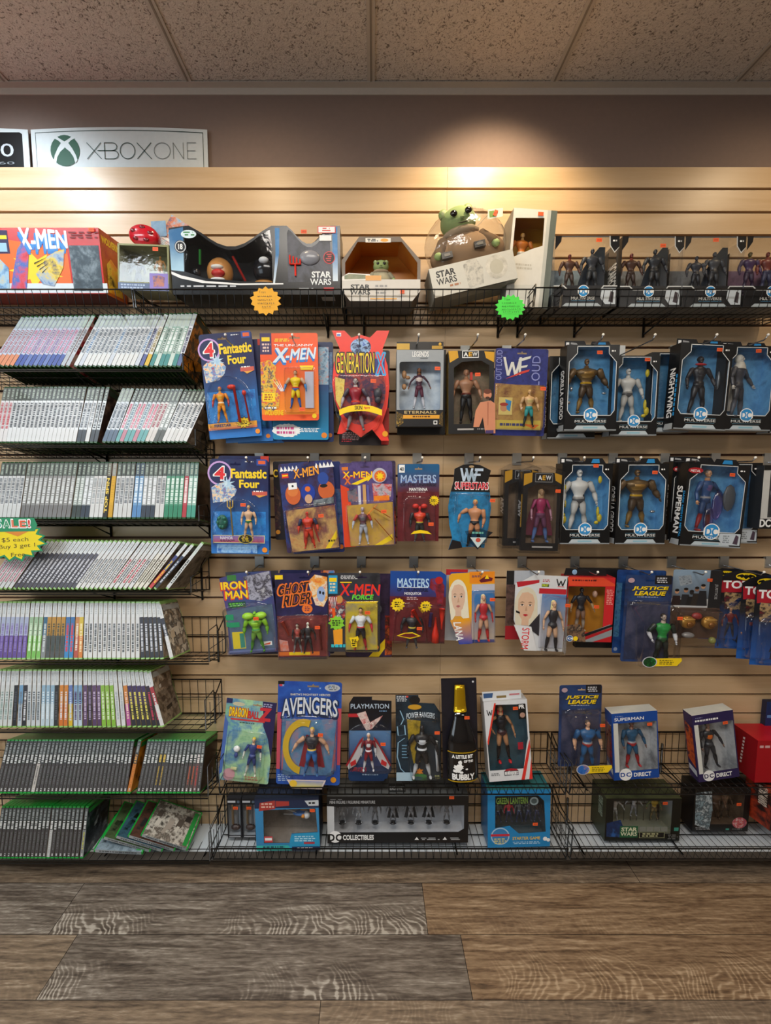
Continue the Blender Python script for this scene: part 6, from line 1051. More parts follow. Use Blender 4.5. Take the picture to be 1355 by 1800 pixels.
q = Mb(); a = p.P(.90, -1.35); q.tube([(a[0] - .024, .01, a[1]), (a[0] - .05, .03, a[1] - .012), (a[0] - .075, .045, a[1] - .02)], .0006, M('d8d8d0')); q.flat([(a[0] - .028, a[1] - .012), (a[0] + .02, a[1] - .014), (a[0] + .026, a[1] + .01), (a[0] - .02, a[1] + .016)], .01, M('e8e4d0')); q.flat([(a[0] - .02, a[1] - .008), (a[0] - .004, a[1] - .01), (a[0] - .002, a[1] + .008), (a[0] - .018, a[1] + .01)], .0095, M('7a9a4a')); q.obj('hang_tag', p.o); p.sticker(.90, -1.35, .0085, rot=55)

p = Bx('boxed_toy', 'tall white box with golden window at its top, right of the green plush', 'toy', (933, 455, 76, 165), -.12, -4)
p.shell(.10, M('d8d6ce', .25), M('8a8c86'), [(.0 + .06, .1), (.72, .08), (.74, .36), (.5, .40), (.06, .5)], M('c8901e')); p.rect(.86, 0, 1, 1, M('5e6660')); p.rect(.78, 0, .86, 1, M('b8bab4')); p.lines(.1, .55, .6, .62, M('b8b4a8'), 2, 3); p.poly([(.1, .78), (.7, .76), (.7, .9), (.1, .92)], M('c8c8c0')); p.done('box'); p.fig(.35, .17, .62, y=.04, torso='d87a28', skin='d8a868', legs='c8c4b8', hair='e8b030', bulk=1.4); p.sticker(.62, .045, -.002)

# dark figure boxes standing in the right-hand top basket
def topbox(label, box, Y, side, figs, stick, extra, roll=0):
    """figure box whose front, sides and upper half are clear; printed foot, corner tabs and low backing"""
    p = Bx('boxed_action_figure', label, 'toy', box, Y, roll); d = p.d = .10; W = p.W / 2; Hh = p.H; K = M('121316', .3); GRY = M('8a8e90', .4)
    p.c.box(-W, W, .0, d, 0, .0015, M('75797b', .4)); p.rect(0, .70, 1, 1, K); p.poly([(0, .70), (.16, .70), (.22, .75), (.74, .75), (.78, .70), (1, .70), (1, .715), (.79, .715), (.75, .765), (.21, .765), (.15, .715), (0, .715)], M('c8cccc'))
    p.poly([(.76, .74), (.98, .74), (.98, .97), (.82, .97), (.74, .88)], M('c2ccd4')); p.poly([(.87, .93), (.9, .78), (.95, .80), (.94, .95)], M('3a3238')); p.poly([(.2, .955), (.7, .955), (.76, 1), (.14, 1)], M('a8b4ba')); dc_badge(p, .47, .78, .09); p.text('MULTIVERSE', .28, .865, .66, .905, M('d8dcdc'), .03, title=True); p.rect(.28, .92, .66, .925, M('4a8ab0'))
    p.poly([(.84, 0), (1, 0), (1, .16), (.93, .24), (.85, .14)], M('c8cccc')); p.poly([(.855, 0), (1, 0), (1, .15), (.93, .22), (.865, .135)], K); p.poly([(0, 0), (.1, 0), (.09, .08), (0, .2)], K); p.lines(.89, .05, .97, .09, WHITE, 1, 3)
    p.c.box(-W, -W + .0012, 0, d, 0, Hh, K) if side else p.c.box(-W, -W + .0012, d * .75, d, 0, Hh, K); p.c.box(W - .0012, W, d * .6, d, 0, Hh * .9, K)
    p.c.box(-W, W, d - .0012, d, 0, Hh * .72, A(*extra, s=10)); p.c.box(-W + .002, W - .002, .02, d - .002, .0016, Hh * .2, M('2a2c30', .5))
    for (x0, x1, z0, z1) in ((-W, W, Hh * .985, Hh),): p.c.box(x0, x1, -.0004, .001, z0, z1, M('5a5c5e', .3))
    if side: p.side_text(side, .30, .80, WHITE, .25, .75)
    p.done('box'); q = Mb(); q.box(-W + .0008, W - .0008, .0006, d - .0008, .002, Hh, FILM); q.obj('window_film', p.o)
    q = Mb(); q.prism([(W * a, Hh * b_) for a, b_ in ((-.1, .3), (.1, .62), (.35, .8), (.62, .95), (.8, .95), (.82, .3))], d * .45, d * .47, M('26303a', .4)); q.obj('backing', p.o)
    for f_ in figs: p.fig(**f_)
    if stick: p.sticker(stick[0], stick[1], -.0012)
    return p
FG = lambda u, c, l, v0=.12, h_=None: dict(u=u, v0=v0, v1=.76, torso=c, legs=l, arms=c, skin='6a5a50', helmet=h_ or c, bulk=1.3, y=.03)
topbox('dark window box with a brown and a grey figure, leftmost in the top right basket', (1030, 477, 112, 118), -.15, '', [FG(.3, '5a3a2c', '4a3a30', .18, '6a2420'), FG(.66, '3a3e44', '2c3034', .1)], (.68, .06), ('4a5a68', '8a9aa4', '2a3640'))
topbox('dark window box with white side lettering, second in the top right basket', (1145, 478, 108, 118), -.15, 'SCARECROW', [FG(.25, '54362a', '44322a', .16, '6a2420'), FG(.64, '30343a', '25282c', .1)], (.66, .13), ('5a6068', '8a8e94', '2a3038'))
topbox('dark window box with a crouching grey figure, third in the top right basket', (1254, 478, 106, 118), -.15, '', [FG(.32, '3a3c44', '2a2c32', .2), FG(.62, '4a4c50', '2e3034', .14)], (.5, .05), ('4a5058', '7a7e84', '22262c'))
topbox('dark window box with a purple and gold figure, cut by the right edge at top', (1362, 478, 106, 118), -.15, '', [FG(.2, '4a3458', '3a2840', .14, '6a5c30'), FG(.5, '7a3a30', '3a3c58', .14)], None, ('6a4a78', '8a6a88', '3a2a48'))

# ================================================================== packages standing in the middle lower basket
SY = -.118
p = Pk('carded_action_figure', 'pale green card with red and yellow title and a yellow-haired figure in blue', 'toy', (435, 1303, 88, 146), SY, -6.5, 0, -4)
p.card(A('7ab088', 'a8d0a0', '5a8ab0', '8ac090', s=9), hole=(.62, .05)); p.poly([(.72, .0), (1, 0), (1, .7), (.9, .45), (.78, .3)], M('2a2450')); p.rect(.0, .0, .12, .06, M('2a2c58')); p.ell(.25, .06, .12, M('c8c0a0'), .025); p.poly([(0, .2), (.08, .3), (.06, .9), (0, .95)], M('4a6ab0')); p.lines(.74, .02, .96, .07, M('a8a8c8'), 2, 3)
p.text('DRAGON', .08, .10, .45, .22, M('b8501c'), .1); p.text('DRAGON', .08, .105, .44, .215, YEL, .05, title=True); p.text('BALL', .46, .13, .68, .22, M('c8302c'), .07); p.text('Z', .68, .08, .9, .23, M('c8303a'), .12); p.rect(.12, .235, .8, .255, M('c83a3a')); p.lines(.3, .27, .65, .29, M('3a5a4a'), 1, 3); p.star(.2, .92, .13, M('d8a0a8'), 14, .85); p.rect(.5, .91, .92, .99, M('a8c890')); p.lines(.52, .92, .8, .97, M('c87a6a'), 2, 3); p.done()
p.blister(rrect(.12, .38, .86, .95, .06, p.W / p.H), .028); p.fig(.64, .42, .88, skin='d0a888', torso='2a3a7a', arms='2a3a7a', legs='2a3a78', boots='d8d8c8', fore='d8dcd0', hair='e8c82a', belt='3a4a8a'); q = Mb(); a = p.P(.32, .58); q.ell((a[0], -.012, a[1]), (.012, .008, .011), WHITE); q.ell((a[0], -.012, a[1] - .022), (.007, .006, .010), M('3a4a88')); a = p.P(.3, .82); q.box(a[0] - .01, a[0] + .01, -.014, -.008, a[1] - .003, a[1] + .003, M('e0dca0')); q.obj('accessory', p.o); p.sticker(.78, .49, -.031)

p = Pk('carded_action_figure', 'large blue card with tall silver title and a bare-armed figure in a maroon cape', 'toy', (543, 1289, 112, 183), SY - .01, -1.5, 0, -4)
p.card(A('20449a', '2a58b0', '1c3680', s=8), hole=(.55, .04)); p.rect(0, .0, .1, .03, INK); p.rect(.02, .03, .08, .05, M('c83a4a')); p.ell(.85, .055, .12, M('b8bcc0'), .035); p.lines(.78, .03, .93, .08, M('5a6068'), 3, 3); p.text("EARTH'S MIGHTIEST HEROES", .2, .115, .82, .135, M('e0dcc0'), .03)
for k in range(9): p.star(.08 + (k * .37 % .9), .04 + (k * .13 % .25), .025, M('8ab0e0'), 4, .35, seed=k)
p.poly([(0, .3), (.07, .3), (.06, .85), (0, .85)], M('c04a5a')); p.poly([(.94, .25), (1, .25), (1, .8), (.95, .8)], M('c04a5a')); p.text('AVENGERS', .06, .15, .95, .33, M('1c2c50'), .12, arc=.03); p.text('AVENGERS', .07, .145, .94, .31, M('d8dce0'), .05, title=True, arc=.03); p.rect(.08, .36, .93, .86, A('4a6a9a', 'c86a68', '5a8aa8', '3a4a80', s=9)); p.ell(.9, .945, .045, M('f0a020')); p.lines(.02, .9, .22, .97, M('a8c0e0'), 4, 3); p.done()
p.blister([(.07, .36), (.2, .33), (.9, .33), (.94, .38), (.93, .84), (.8, .88), (.76, .99), (.3, .99), (.24, .88), (.07, .84)], .036)
q = Mb(); q.tess([p.L([(.10, .9), (.86, .9), (.93, .38), (.86, .35), (.14, .38)])], -.004, A('3a5a88', '5a8ab0', 'b87a78', s=9)) ; q.tess([p.L(ring_pts(.42, .62, .32, .27, 24, 100, 290) + ring_pts(.42, .62, .23, .20, 24, 290, 100))], -.008, M('d8b02a')); q.obj('inner_card', p.o)
p.fig(.56, .41, .87, skin='cfa080', torso='1e1e28', chest='22222c', arms='cfa080', fore='cfa080', legs='2a6ab0', boots='3a6aa0', cape='8a1c2a', hair='d8b84a', belt='d8b030', bulk=1.3, la=52, ra=46, lb=20, stance=.05, y=-.02)
q = Mb(); y = -.0385; q.tess([p.L([(.2, .885), (.80, .885), (.74, .97), (.28, .97)])], y, M('d8c8c0')); q.tess([p.L([(.24, .895), (.77, .895), (.72, .96), (.3, .96)])], y - .0004, G('e8d84a', '4a6ac8', p.H * .1, p.H * .03)); q.tess([p.L(ring_pts(.3, .92, .06, .032, 12))], y - .0008, M('e0b83a')); q.obj('name_plate', p.o); p.sticker(.7, .455, -.039)

p = Pk('carded_action_figure', 'black and blue card with a winged maroon and white figure', 'toy', (650, 1299, 76, 150), SY, 0, 0, -4)
p.card(G('16305a', '121318', p.H * .6, p.H * .1), [(.02, .08), (.12, 0), (.55, 0), (.55, .04), (1, .05), (1, .88), (.9, .93), (.82, 1), (.06, 1), (0, .96)], hole=None); p.text('PLAYMATION', .06, .085, .94, .14, M('b8c8d8'), .02, title=True); p.lines(.7, .16, .95, .18, M('7aa0c8'), 1, 2); p.rect(.0, .2, .25, .24, M('b82a30')); p.poly([(.2, .2), (.4, .17), (.5, .3), (.8, .22), (.72, .28), (.55, .38), (.42, .4)], A('b82a34', 'd8c8c0', '8a2028', s=40)); p.rect(.02, .4, .98, .82, G('2a3a6a', '5a84b0', p.H * .4, p.H * .2))
p.poly([(.0, .80), (.42, .80), (.5, .86), (.95, .86), (.9, .97), (.02, .99)], M('16365e')); p.text('AVENGERS', .05, .835, .42, .885, M('c82a34'), .05); p.lines(.32, .91, .76, .935, M('a8c0d8'), 1, 3); p.done(); p.blister([(.02, .41), (.2, .34), (.5, .3), (.8, .34), (.98, .41), (.99, .86), (.5, .88), (.02, .82)], .03)
p.fig(.47, .40, .84, skin='d8a888', torso='7a1c28', chest='d8d8d8', arms='7a1c28', fore='c8c8cc', legs='8a2030', boots='d8d8dc', hair='d8d8d8', belt='d8d8dc', la=20, ra=20, y=-.016)
q = Mb()
for sx in (-1, 1):
    q.prism([(p.P(.47, 0)[0] + sx * a * p.W, p.P(0, b_)[1]) for a, b_ in ((.12, .47), (.22, .52), (.5, .78), (.46, .84), (.3, .79), (.12, .62))], -.010, -.006, M('c8c4c4', .35)); q.prism([(p.P(.47, 0)[0] + sx * a * p.W, p.P(0, b_)[1]) for a, b_ in ((.12, .46), (.2, .5), (.52, .79), (.49, .80), (.22, .55), (.14, .5))], -.012, -.006, M('9a1c28', .35)); q.prism([(p.P(.47, 0)[0] + sx * a * p.W, p.P(0, b_)[1]) for a, b_ in ((.3, .72), (.42, .76), (.40, .80), (.28, .77))], -.013, -.006, M('c82028', .35))
q.obj('wing', p.o); p.sticker(.80, .50, -.033)

p = Pk('carded_action_figure', 'dark card with silver lightning line art and a black and white armoured figure', 'toy', (735, 1297, 80, 152), SY, 0, 0, -4)
p.card(A('16222e', '22323e', '101418', s=9), [(0, 0), (.5, 0), (.52, .09), (.85, .1), (.98, .2), (1, .98), (.02, 1)], hole=None); p.lines(.02, .01, .28, .08, M('c8ccd0'), 4, 3); p.rect(.23, .01, .28, .03, M('d84a3a')); p.ell(.42, .06, .12, M('1c1a1a'), .05); p.ell(.42, .14, .15, M('c8962a'), .03)
p.text('POWER RANGERS', .24, .20, .86, .27, M('10141c'), .12, arc=.02); p.text('POWER RANGERS', .24, .195, .86, .26, M('c8d4dc'), .05, title=True, arc=.02)
p.poly([(.25, .28), (.55, .30), (.52, .48), (.42, .62), (.55, .78), (.4, .8), (.28, .5)], A('8a7420', 'b89a2c', '5a4c1c', s=18)); LN = M('8ab0c8')
for a in (((.1, .18), (.18, .28), (.12, .34)), ((.04, .36), (.2, .35), (.22, .46), (.06, .47), (.04, .36)), ((.2, .5), (.06, .55), (.04, .72), (.12, .86), (.24, .92))):
    for (a0, b0), (a1, b1) in zip(a[:-1], a[1:]): p.poly([(a0 - .012, b0), (a0 + .012, b0), (a1 + .012, b1 + .004), (a1 - .012, b1 + .004)], LN)
for k in range(5): p.rect(.14, .58 + .035 * k, .27, .593 + .035 * k, M('6a90a8'))
p.rect(.02, .9, .38, 1, M('a8c4d4')); p.star(.53, .89, .09, M('e88a28'), 6, .55); p.ell(.53, .945, .16, M('3a7a3a'), .03); p.ell(.5, .97, .1, M('2a3a78'), .02); p.lines(.86, .93, .98, .98, M('b8b87a'), 2, 3); p.done(); p.blister([(.24, .3), (.45, .22), (.9, .24), (.98, .35), (.96, .95), (.34, .95), (.24, .6)], .034)
p.fig(.57, .31, .93, skin='d8d8dc', torso='1a1a1e', chest='d0d4d8', arms='1c1c20', fore='1a1a1e', legs='1c1c20', boots='c8ccd0', helmet='1c1c20', belt='c8ccd0', bulk=1.2, la=30, ra=34, stance=.07, y=-.016); q = Mb(); a = p.P(.88, .52); b_ = p.P(.92, .86); q.tube([(a[0], -.012, a[1]), (a[0] + .002, -.012, (a[1] + b_[1]) / 2), (b_[0], -.012, b_[1])], [.007, .004, .006], M('c8ccd0', .3)); q.obj('accessory', p.o); p.sticker(.88, .375, -.038)

p = Pk('bottle_novelty_pack', 'tall black card with a gold-necked black bottle under clear plastic', 'toy', (808, 1280, 62, 178), SY, 1.5, 0, -4)
p.card(A('14121a', '1c1a24', '0c0c10', s=8), rrect(0, 0, 1, 1, .02, p.W / p.H), hole=None); p.ell(.9, .04, .03, M('c8c8cc')); p.done()
prof = [(.05, .012), (.07, .06), (.085, .05)]; q = Mb(); a0 = p.P(.5, 0)[0]; BK = M('0a0a0d', .1, 0, .6)
sil = [(.97, .36), (.955, .40), (.9, .41), (.66, .41), (.58, .39), (.48, .31), (.38, .2), (.30, .17)]
q.loft([[(a0 + rr * p.W * math.cos(2 * PI * i / 20), -.004 - abs(0) - .42 * rr * p.W * (1 + math.sin(2 * PI * i / 20)) , p.P(0, v)[1]) for i in range(20)] for v, rr in sil], BK); bo = q.obj('bottle', p.o)
q = Mb(); q.loft([[(a0 + rr * p.W * math.cos(2 * PI * i / 16), -.005 - .42 * rr * p.W * (1 + math.sin(2 * PI * i / 16)), p.P(0, v)[1]) for i in range(16)] for v, rr in ((.31, .19), (.25, .17), (.1, .15), (.055, .14))], M('d8b020', .22, .8)); q.obj('gold_neck_foil', p.o)
q = Mb(); dz = lambda x: -.005 - .42 * .415 * p.W * 2 - .0012
def onb(u, v): xx, zz = p.P(u, v); t_ = max(0, 1 - ((xx - a0) / (.41 * p.W)) ** 2) ** .5; return (xx, -.0045 - .42 * .41 * p.W * (1 + t_) - .001, zz)
for v0_, v1_, mt in ((.665, .675, 'd8b020'), (.945, .955, 'd8b020')):
    for k in range(10): u0_ = .1 + .08 * k; q.add([onb(u0_, v1_), onb(u0_ + .08, v1_), onb(u0_ + .08, v0_), onb(u0_, v0_)], [(0, 1, 2, 3)], M(mt, .3, .5))
for t, u0_, v0_, u1_, v1_ in (('A LITTLE BIT', .2, .69, .78, .725), ('OF THE', .52, .74, .78, .765), ('BUBBLY', .2, .875, .82, .935)):
    vs, fs = glyphs(t, .05); q.add([onb(u0_ + (u1_ - u0_) * a, v1_ - (v1_ - v0_) * b_) for a, b_ in vs], fs, WHITE)
rg = random.Random(4)
for cu, cv, ru, rv in ((.42, .765, .06, .022), (.38, .81, .15, .03), (.33, .845, .12, .02), (.45, .86, .06, .012), (.6, .83, .04, .008)):
    pts = burst(cu, cv, ru, rv, 9, .8, .2, 3); vs = [onb(*t_) for t_ in pts]; vs = [(x, -.0045 - .84 * .41 * p.W - .0012 + .002 * abs(x - a0) / .02, z) for x, y, z in vs]; c_ = onb(cu, cv); q.add([(c_[0], c_[1] - .0004, c_[2])] + vs, [(0, i + 1, (i + 1) % len(vs) + 1) for i in range(len(vs))], WHITE)
q.obj('printed_label', p.o); p.sticker(.66, .355, -.030)

p = Bx('boxed_action_figure', 'white window box with red and white stripes and a figure in red shoes', 'toy', (893, 1302, 76, 142), SY, 4.5, 0, -4)
p.shell(.055, M('dcdee0', .3), M('b8b8b8'), [(.22, .04), (.96, .06), (.96, .55), (.82, .86), (.03, .86), (.02, .5)], A('2c4a56', '3c5e6c', '243c46', s=10)); p.poly([(0, .02), (.24, .02), (.02, .52), (0, .5)], M('dcdee0')); p.poly([(.24, .02), (.28, .02), (.04, .54), (.02, .5)], M('e03a28')); w_mark(p, .06, .1, .18, .17, INK, .16); p.poly([(.92, .56), (1, .42), (1, .62), (.86, 1), (.76, 1)], M('d8d8d8')); p.poly([(.95, .58), (.99, .5), (1, .6), (.82, 1), (.74, 1)], M('d8342a')); p.poly([(1, .74), (1, 1), (.92, 1)], M('d8342a'))
p.text('ELITE', .36, .88, .68, .93, M('2a2a38'), .16); p.text('ELITE', .37, .885, .67, .925, WHITE, .05, title=True); p.poly([(.36, .875), (.4, .855), (.52, .845), (.64, .855), (.68, .875)], M('a8242c')); p.lines(.05, .89, .25, .93, M('8a8c90'), 2, 3); p.rect(.78, .05, .95, .24, INK); p.text('PR', .8, .06, .93, .11, WHITE, .04); p.ell(.87, .19, .06, M('b08a78')); p.done('box')
q = Mb(); W = p.W / 2; q.prism([(-W, p.H), (W * .8, p.H), (W * .8, p.H * 1.10), (-W, p.H * 1.11)], .012, .0135, M('d8dadc')); q.flat([(-W * .95, p.H * 1.03), (-W * .55, p.H * 1.03), (-W * .5, p.H * 1.09), (-W * .95, p.H * 1.09)], .0115, M('3a5a88')); q.flat([(-W * .35, p.H * 1.02), (W * .1, p.H * 1.02), (W * .1, p.H * 1.05), (-W * .35, p.H * 1.05)], .0115, M('8a7448'))
vs, fs = glyphs('MANDY', .03); q.add([(W * (.25 + .5 * a), .0115, p.H * (1.045 + .025 * b_)) for a, b_ in vs], fs, M('c83a48')) if False else q.flat([(W * .25, p.H * 1.045), (W * .72, p.H * 1.045), (W * .72, p.H * 1.065), (W * .25, p.H * 1.065)], .0115, M('c87a80')); q.obj('hanging_flap', p.o)
p.fig(.42, .09, .80, y=.03, skin='b8845c', torso='16161a', chest='1c1c22', shorts='3a1a20', legs='b8845c', arms='b8845c', boots='16161a', hair='b81c28', female=True, la=60, ra=30, lb=90, stance=.03); q = Mb()
for sx in (-1, 1): a = p.P(.42 + sx * .12, .79); q.ell((a[0], .015, a[1]), (.006, .013, .005), M('c81c24', .3), 8, 5)
a = p.P(.82, .62); q.box(a[0] - .009, a[0] + .009, .02, .024, a[1] - .012, a[1] + .012, M('b81c34')); q.obj('accessory', p.o); p.sticker(.72, .10, -.0012)

league('navy card with yellow slanted title and a blue figure with red shorts, standing', (1019, 1276, 74, 150), SY, 1, lambda p: p.fig(.62, .39, .97, skin='cfa080', torso='1f5688', chest='22609a', legs='205a8c', boots='205a8c', arms='1f5688', fore='cfa080', pelvis='a82c24', hair='5a4a40', bulk=1.4, la=26, ra=24, belt='8a8a90', y=-.02), A('1c4a9a', '2a70c0', 'c8802a', s=50), (.88, .41, -.043, None))
def direct(label, box, Y, roll, col, side_art, figk, txt, dwin, yaw=0):
    p = Bx('boxed_action_figure', label, 'toy', box, Y, roll, yaw, -1); p.shell(.045, M(col, .3), M(col, .3), [(.06, .15), (.98, .15), (.98, .87), (.06, .87)], A('5a5c60', 'c8cacc', '9a9ca0', s=7), top=M('c8c8c0')); p.rect(.03, .145, .13, .88, M('d8d8d0')); p.text(txt, .06, .07, .70, .115, WHITE, .05) if txt else p.lines(.06, .07, .72, .115, WHITE, 1, 3); p.lines(.06, .04, .3, .055, M('a8b0d0'), 1, 2)
    p.ell(.26, .92, .14, WHITE); p.text('D', .145, .89, .25, .955, M(col), .05); p.text('C', .27, .89, .375, .955, M(col), .05); p.text('DIRECT', .44, .90, .82, .96, WHITE, .06, title=True); d = .045; x = -p.W / 2 - .0005
    p.c.add([(x, .006, p.H * .2), (x, d - .004, p.H * .28), (x, d - .004, p.H * .85), (x, .006, p.H * .80)], [(0, 1, 2, 3)], side_art); p.c.add([(x - .0002, .004, p.H * .07), (x - .0002, d - .004, p.H * .12), (x - .0002, d - .004, p.H * .2), (x - .0002, .004, p.H * .16)], [(0, 1, 2, 3)], M('b8bcc4')); p.done('box'); p.fig(y=.022, **figk); return p
p = direct('bright blue window box with a blue and red figure, foot lettered white', (1117, 1311, 80, 123), SY, 4.5, '16489a', A('1c3a78', 'a82a24', '15224a', 'c8882a', s=22), dict(u=.5, v0=.17, v1=.86, skin='7a5040', torso='1f4f70', chest='22587c', legs='24587c', boots='a82028', pelvis='a82028', arms='1f4f70', fore='1f4f70', hair='5a4a40', belt='8a8a90', la=18, ra=30, bulk=1.15), 'SUPERMAN', None); p.sticker(.82, .19, -.0012)
p = direct('dark purple window box leaning left with an orange-chested dark figure', (1258, 1312, 72, 124), SY, 9, '2c2350', A('2a1c30', 'c85a24', '8a2a24', '1c1c38', s=22), dict(u=.45, v0=.18, v1=.86, skin='8a6a58', torso='22242a', chest='d86a1e', legs='2a2c32', boots='26282e', arms='22242c', hair='1a5a3a', la=20, ra=34), '', None); p.sticker(.78, .17, -.0012)
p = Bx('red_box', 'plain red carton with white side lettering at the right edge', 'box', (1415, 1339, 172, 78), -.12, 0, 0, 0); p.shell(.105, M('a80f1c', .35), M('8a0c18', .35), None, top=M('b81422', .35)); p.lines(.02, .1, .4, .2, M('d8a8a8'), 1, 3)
for k in range(8): p.c.add([(-p.W / 2 - .0006, .05 + .004 * 0 + .001 * k, p.H * (.82 - .085 * k)), (-p.W / 2 - .0006, .058 + .001 * k, p.H * (.81 - .085 * k)), (-p.W / 2 - .0006, .058 + .001 * k, p.H * (.86 - .085 * k)), (-p.W / 2 - .0006, .05 + .001 * k, p.H * (.87 - .085 * k))], [(0, 1, 2, 3)], M('d8c8c8'))
p.done('box')
p = Bx('blue_box', 'dark blue box standing behind the red carton at the right edge', 'box', (1399, 1292, 112, 122), -.03, 0); p.shell(.02, M('14305e', .35), M('0f1c38', .35)); p.rect(.02, .2, .5, .24, M('5a8ac0')); p.done('box')

# ================================================================== packages on the lowest baskets
for k, (x, lab) in enumerate(((412, 'slim grey blister tube pack, left one of a pair on the base shelf'), (438, 'slim grey blister tube pack, right one of a pair on the base shelf'))):
    p = Bx('tube_toy_pack', lab, 'toy', (x, 1438, 25, 74), -.095, 0); p.shell(.03, M('16181e'), M('2a2c32'), [(.08, .16), (.92, .16), (.92, .94), (.08, .94)], A('9aa2aa', 'c0c6cc', s=12)); p.rect(.05, .06, .6, .11, M('c8ccd0')); p.ell(.8, .09, .1, M('5a6a7a')); p.rect(.1, .955, .9, .985, M('a8acb0')); p.done('box')
    q = Mb(); a = p.P(.45, .3)
    for u, c in ((.3, 'c8a878'), (.65, '9aa0a8')): aa = p.P(u, .2); bb = p.P(u, .72); q.tube([(aa[0], .014, aa[1]), (bb[0], .014, bb[1])], .0045, M(c, .4), 8)
    a = p.P(.5, .80); q.ell((a[0], .013, a[1]), (.018, .01, .011), A('5a3c34', '2c2422', '7a5a50', s=60), 10, 7); q.obj('contents', p.o); p.sticker(.5 + .1 * (1 - k), .24, -.001)
p = Bx('boxed_toy_aircraft', 'light blue and navy window box with a small blue and white flying toy', 'toy', (505, 1449, 112, 98), -.145, 1)
p.shell(.10, M('3a86b8', .3), M('22304a', .3), [(.13, .22), (.95, .20), (.97, .66), (.56, .68), (.52, .86), (.12, .86)], A('8a7f76', '9c9288', '706862', s=9), top=M('2a3448')); p.rect(0, 0, 1, .19, M('202c4a')); p.poly([(.08, .08), (.32, .04), (.32, .2), (.06, .24)], M('a83a34')); p.poly([(.33, .05), (.54, .06), (.54, .14), (.33, .16)], M('a83a34')); p.lines(.1, .08, .3, .19, M('d8a898'), 2, 3); p.poly([(.78, .05), (1, .04), (1, .15), (.84, .15)], M('c8ccd0')); p.lines(.84, .07, .96, .13, INK, 1, 3)
p.poly([(0, .9), (.52, .9), (.55, .72), (.62, .68), (1, .66), (1, 1), (0, 1)], M('2a9ac8')); p.poly([(0, .9), (.5, .9), (.56, 1), (0, 1)], M('3ab8b0')); p.lines(.1, .91, .5, .96, M('1c4a5a'), 1, 3); p.lines(.6, .72, .95, .84, M('b8e0f0'), 3, 3); p.rect(.75, .84, .92, .88, M('b83a44')); p.rect(.56, .93, 1, 1, M('1c2a50')); p.lines(.64, .945, .92, .97, WHITE, 1, 3); p.rect(.13, .72, .26, .84, M('c84a50')); p.rect(.14, .75, .25, .80, WHITE); p.done('box')
q = Mb(); a = p.P(.72, .45); q.ell((a[0] - .004, .04, a[1]), (.034, .014, .008), M('3a6aa8', .3), 12, 8); q.ell((a[0] + .014, .035, a[1] - .004), (.013, .012, .013), M('d8dce0', .3), 10, 8); q.ell((a[0] + .002, .03, a[1] - .003), (.008, .01, .007), M('d88a28', .3), 8, 6); q.ell((a[0] + .004, .045, a[1] + .016), (.02, .012, .010), M('8a6a4a', .5), 10, 6); q.tube([(a[0] - .06, .04, a[1] + .014), (a[0] - .02, .035, a[1] + .004)], .0014, M('c8ccd0', .2), 5); q.tube([(a[0] - .07, .04, a[1] - .004), (a[0] - .02, .035, a[1] - .002)], .0018, M('c8ccd0', .2), 5); q.obj('toy_aircraft', p.o); p.sticker(.90, .24, -.001)

p = Bx('boxed_figure_set', 'long black and grey window box holding seven small grey figures in a row', 'toy', (699, 1441, 248, 88), -.118, .3)
p.shell(.095, M('16171a', .3), M('1a1b1e', .3), [(.05, .22), (.97, .20), (.97, .70), (.93, .77), (.05, .77)], A('b4b6bc', 'd0d2d6', '9c9ea4', s=5), top=M('5c5e5e')); p.poly([(0, .2), (.05, .21), (.05, .78), (.04, .8), (0, .8)], M('c8cacc')); p.lines(.02, .05, .12, .075, M('8a8c8e'), 1, 3); p.text('MINI FIGURE / FIGURINE MINIATURE', .02, .09, .34, .15, M('c8cacc'), .05); p.text('COLLECTIBLES', .11, .82, .33, .93, WHITE, .05, title=True)
p.ell(.055, .86, .045, WHITE); p.text('D', .01, .80, .05, .95, INK, .08); p.text('C', .06, .80, .1, .95, INK, .08); p.poly([(.62, .93), (.635, .87), (.65, .93)], WHITE); p.poly([(.82, .93), (.835, .87), (.85, .93)], WHITE); p.lines(.66, .88, .8, .94, M('a8aaac'), 2, 3); p.lines(.86, .88, .96, .94, M('a8aaac'), 2, 5)
p.c.add([(-.03, .02, p.H + .0006), (.03, .02, p.H + .0006), (.03, .06, p.H + .0006), (-.03, .06, p.H + .0006)], [(0, 1, 2, 3)], M('2a2c2c')); vs, fs = glyphs('BLACK & WHITE', .05); p.c.add([(-.027 + .054 * a, .028 + .02 * b_, p.H + .001) for a, b_ in vs], fs, M('a8aaaa')); p.done('box')
for k, u in enumerate((.10, .22, .34, .47, .60, .73, .86)): g_ = ('909296', 'a4a6aa', '6a6c70', '7c7e84', '8a8c90', '9a9ca2', '76787c')[k]; p.fig(u, .235 + (.04 if k in (1, 3) else 0), .735, y=.04, torso=g_, legs=g_, arms=g_, skin='7a7c80', helmet=g_, face=False, la=20 + 7 * k % 30, ra=24, cape='2a2c30' if k in (3, 4, 5) else None, bulk=1.2)
q = Mb()
for u in (.10, .22, .34, .47, .60, .73, .86): a = p.P(u, .745); q.ell((a[0], .04, a[1]), (.014, .012, .003), M('1c1e22', .2), 12, 4)
q.obj('figure_stands', p.o); p.sticker(.88, .03, -.001)

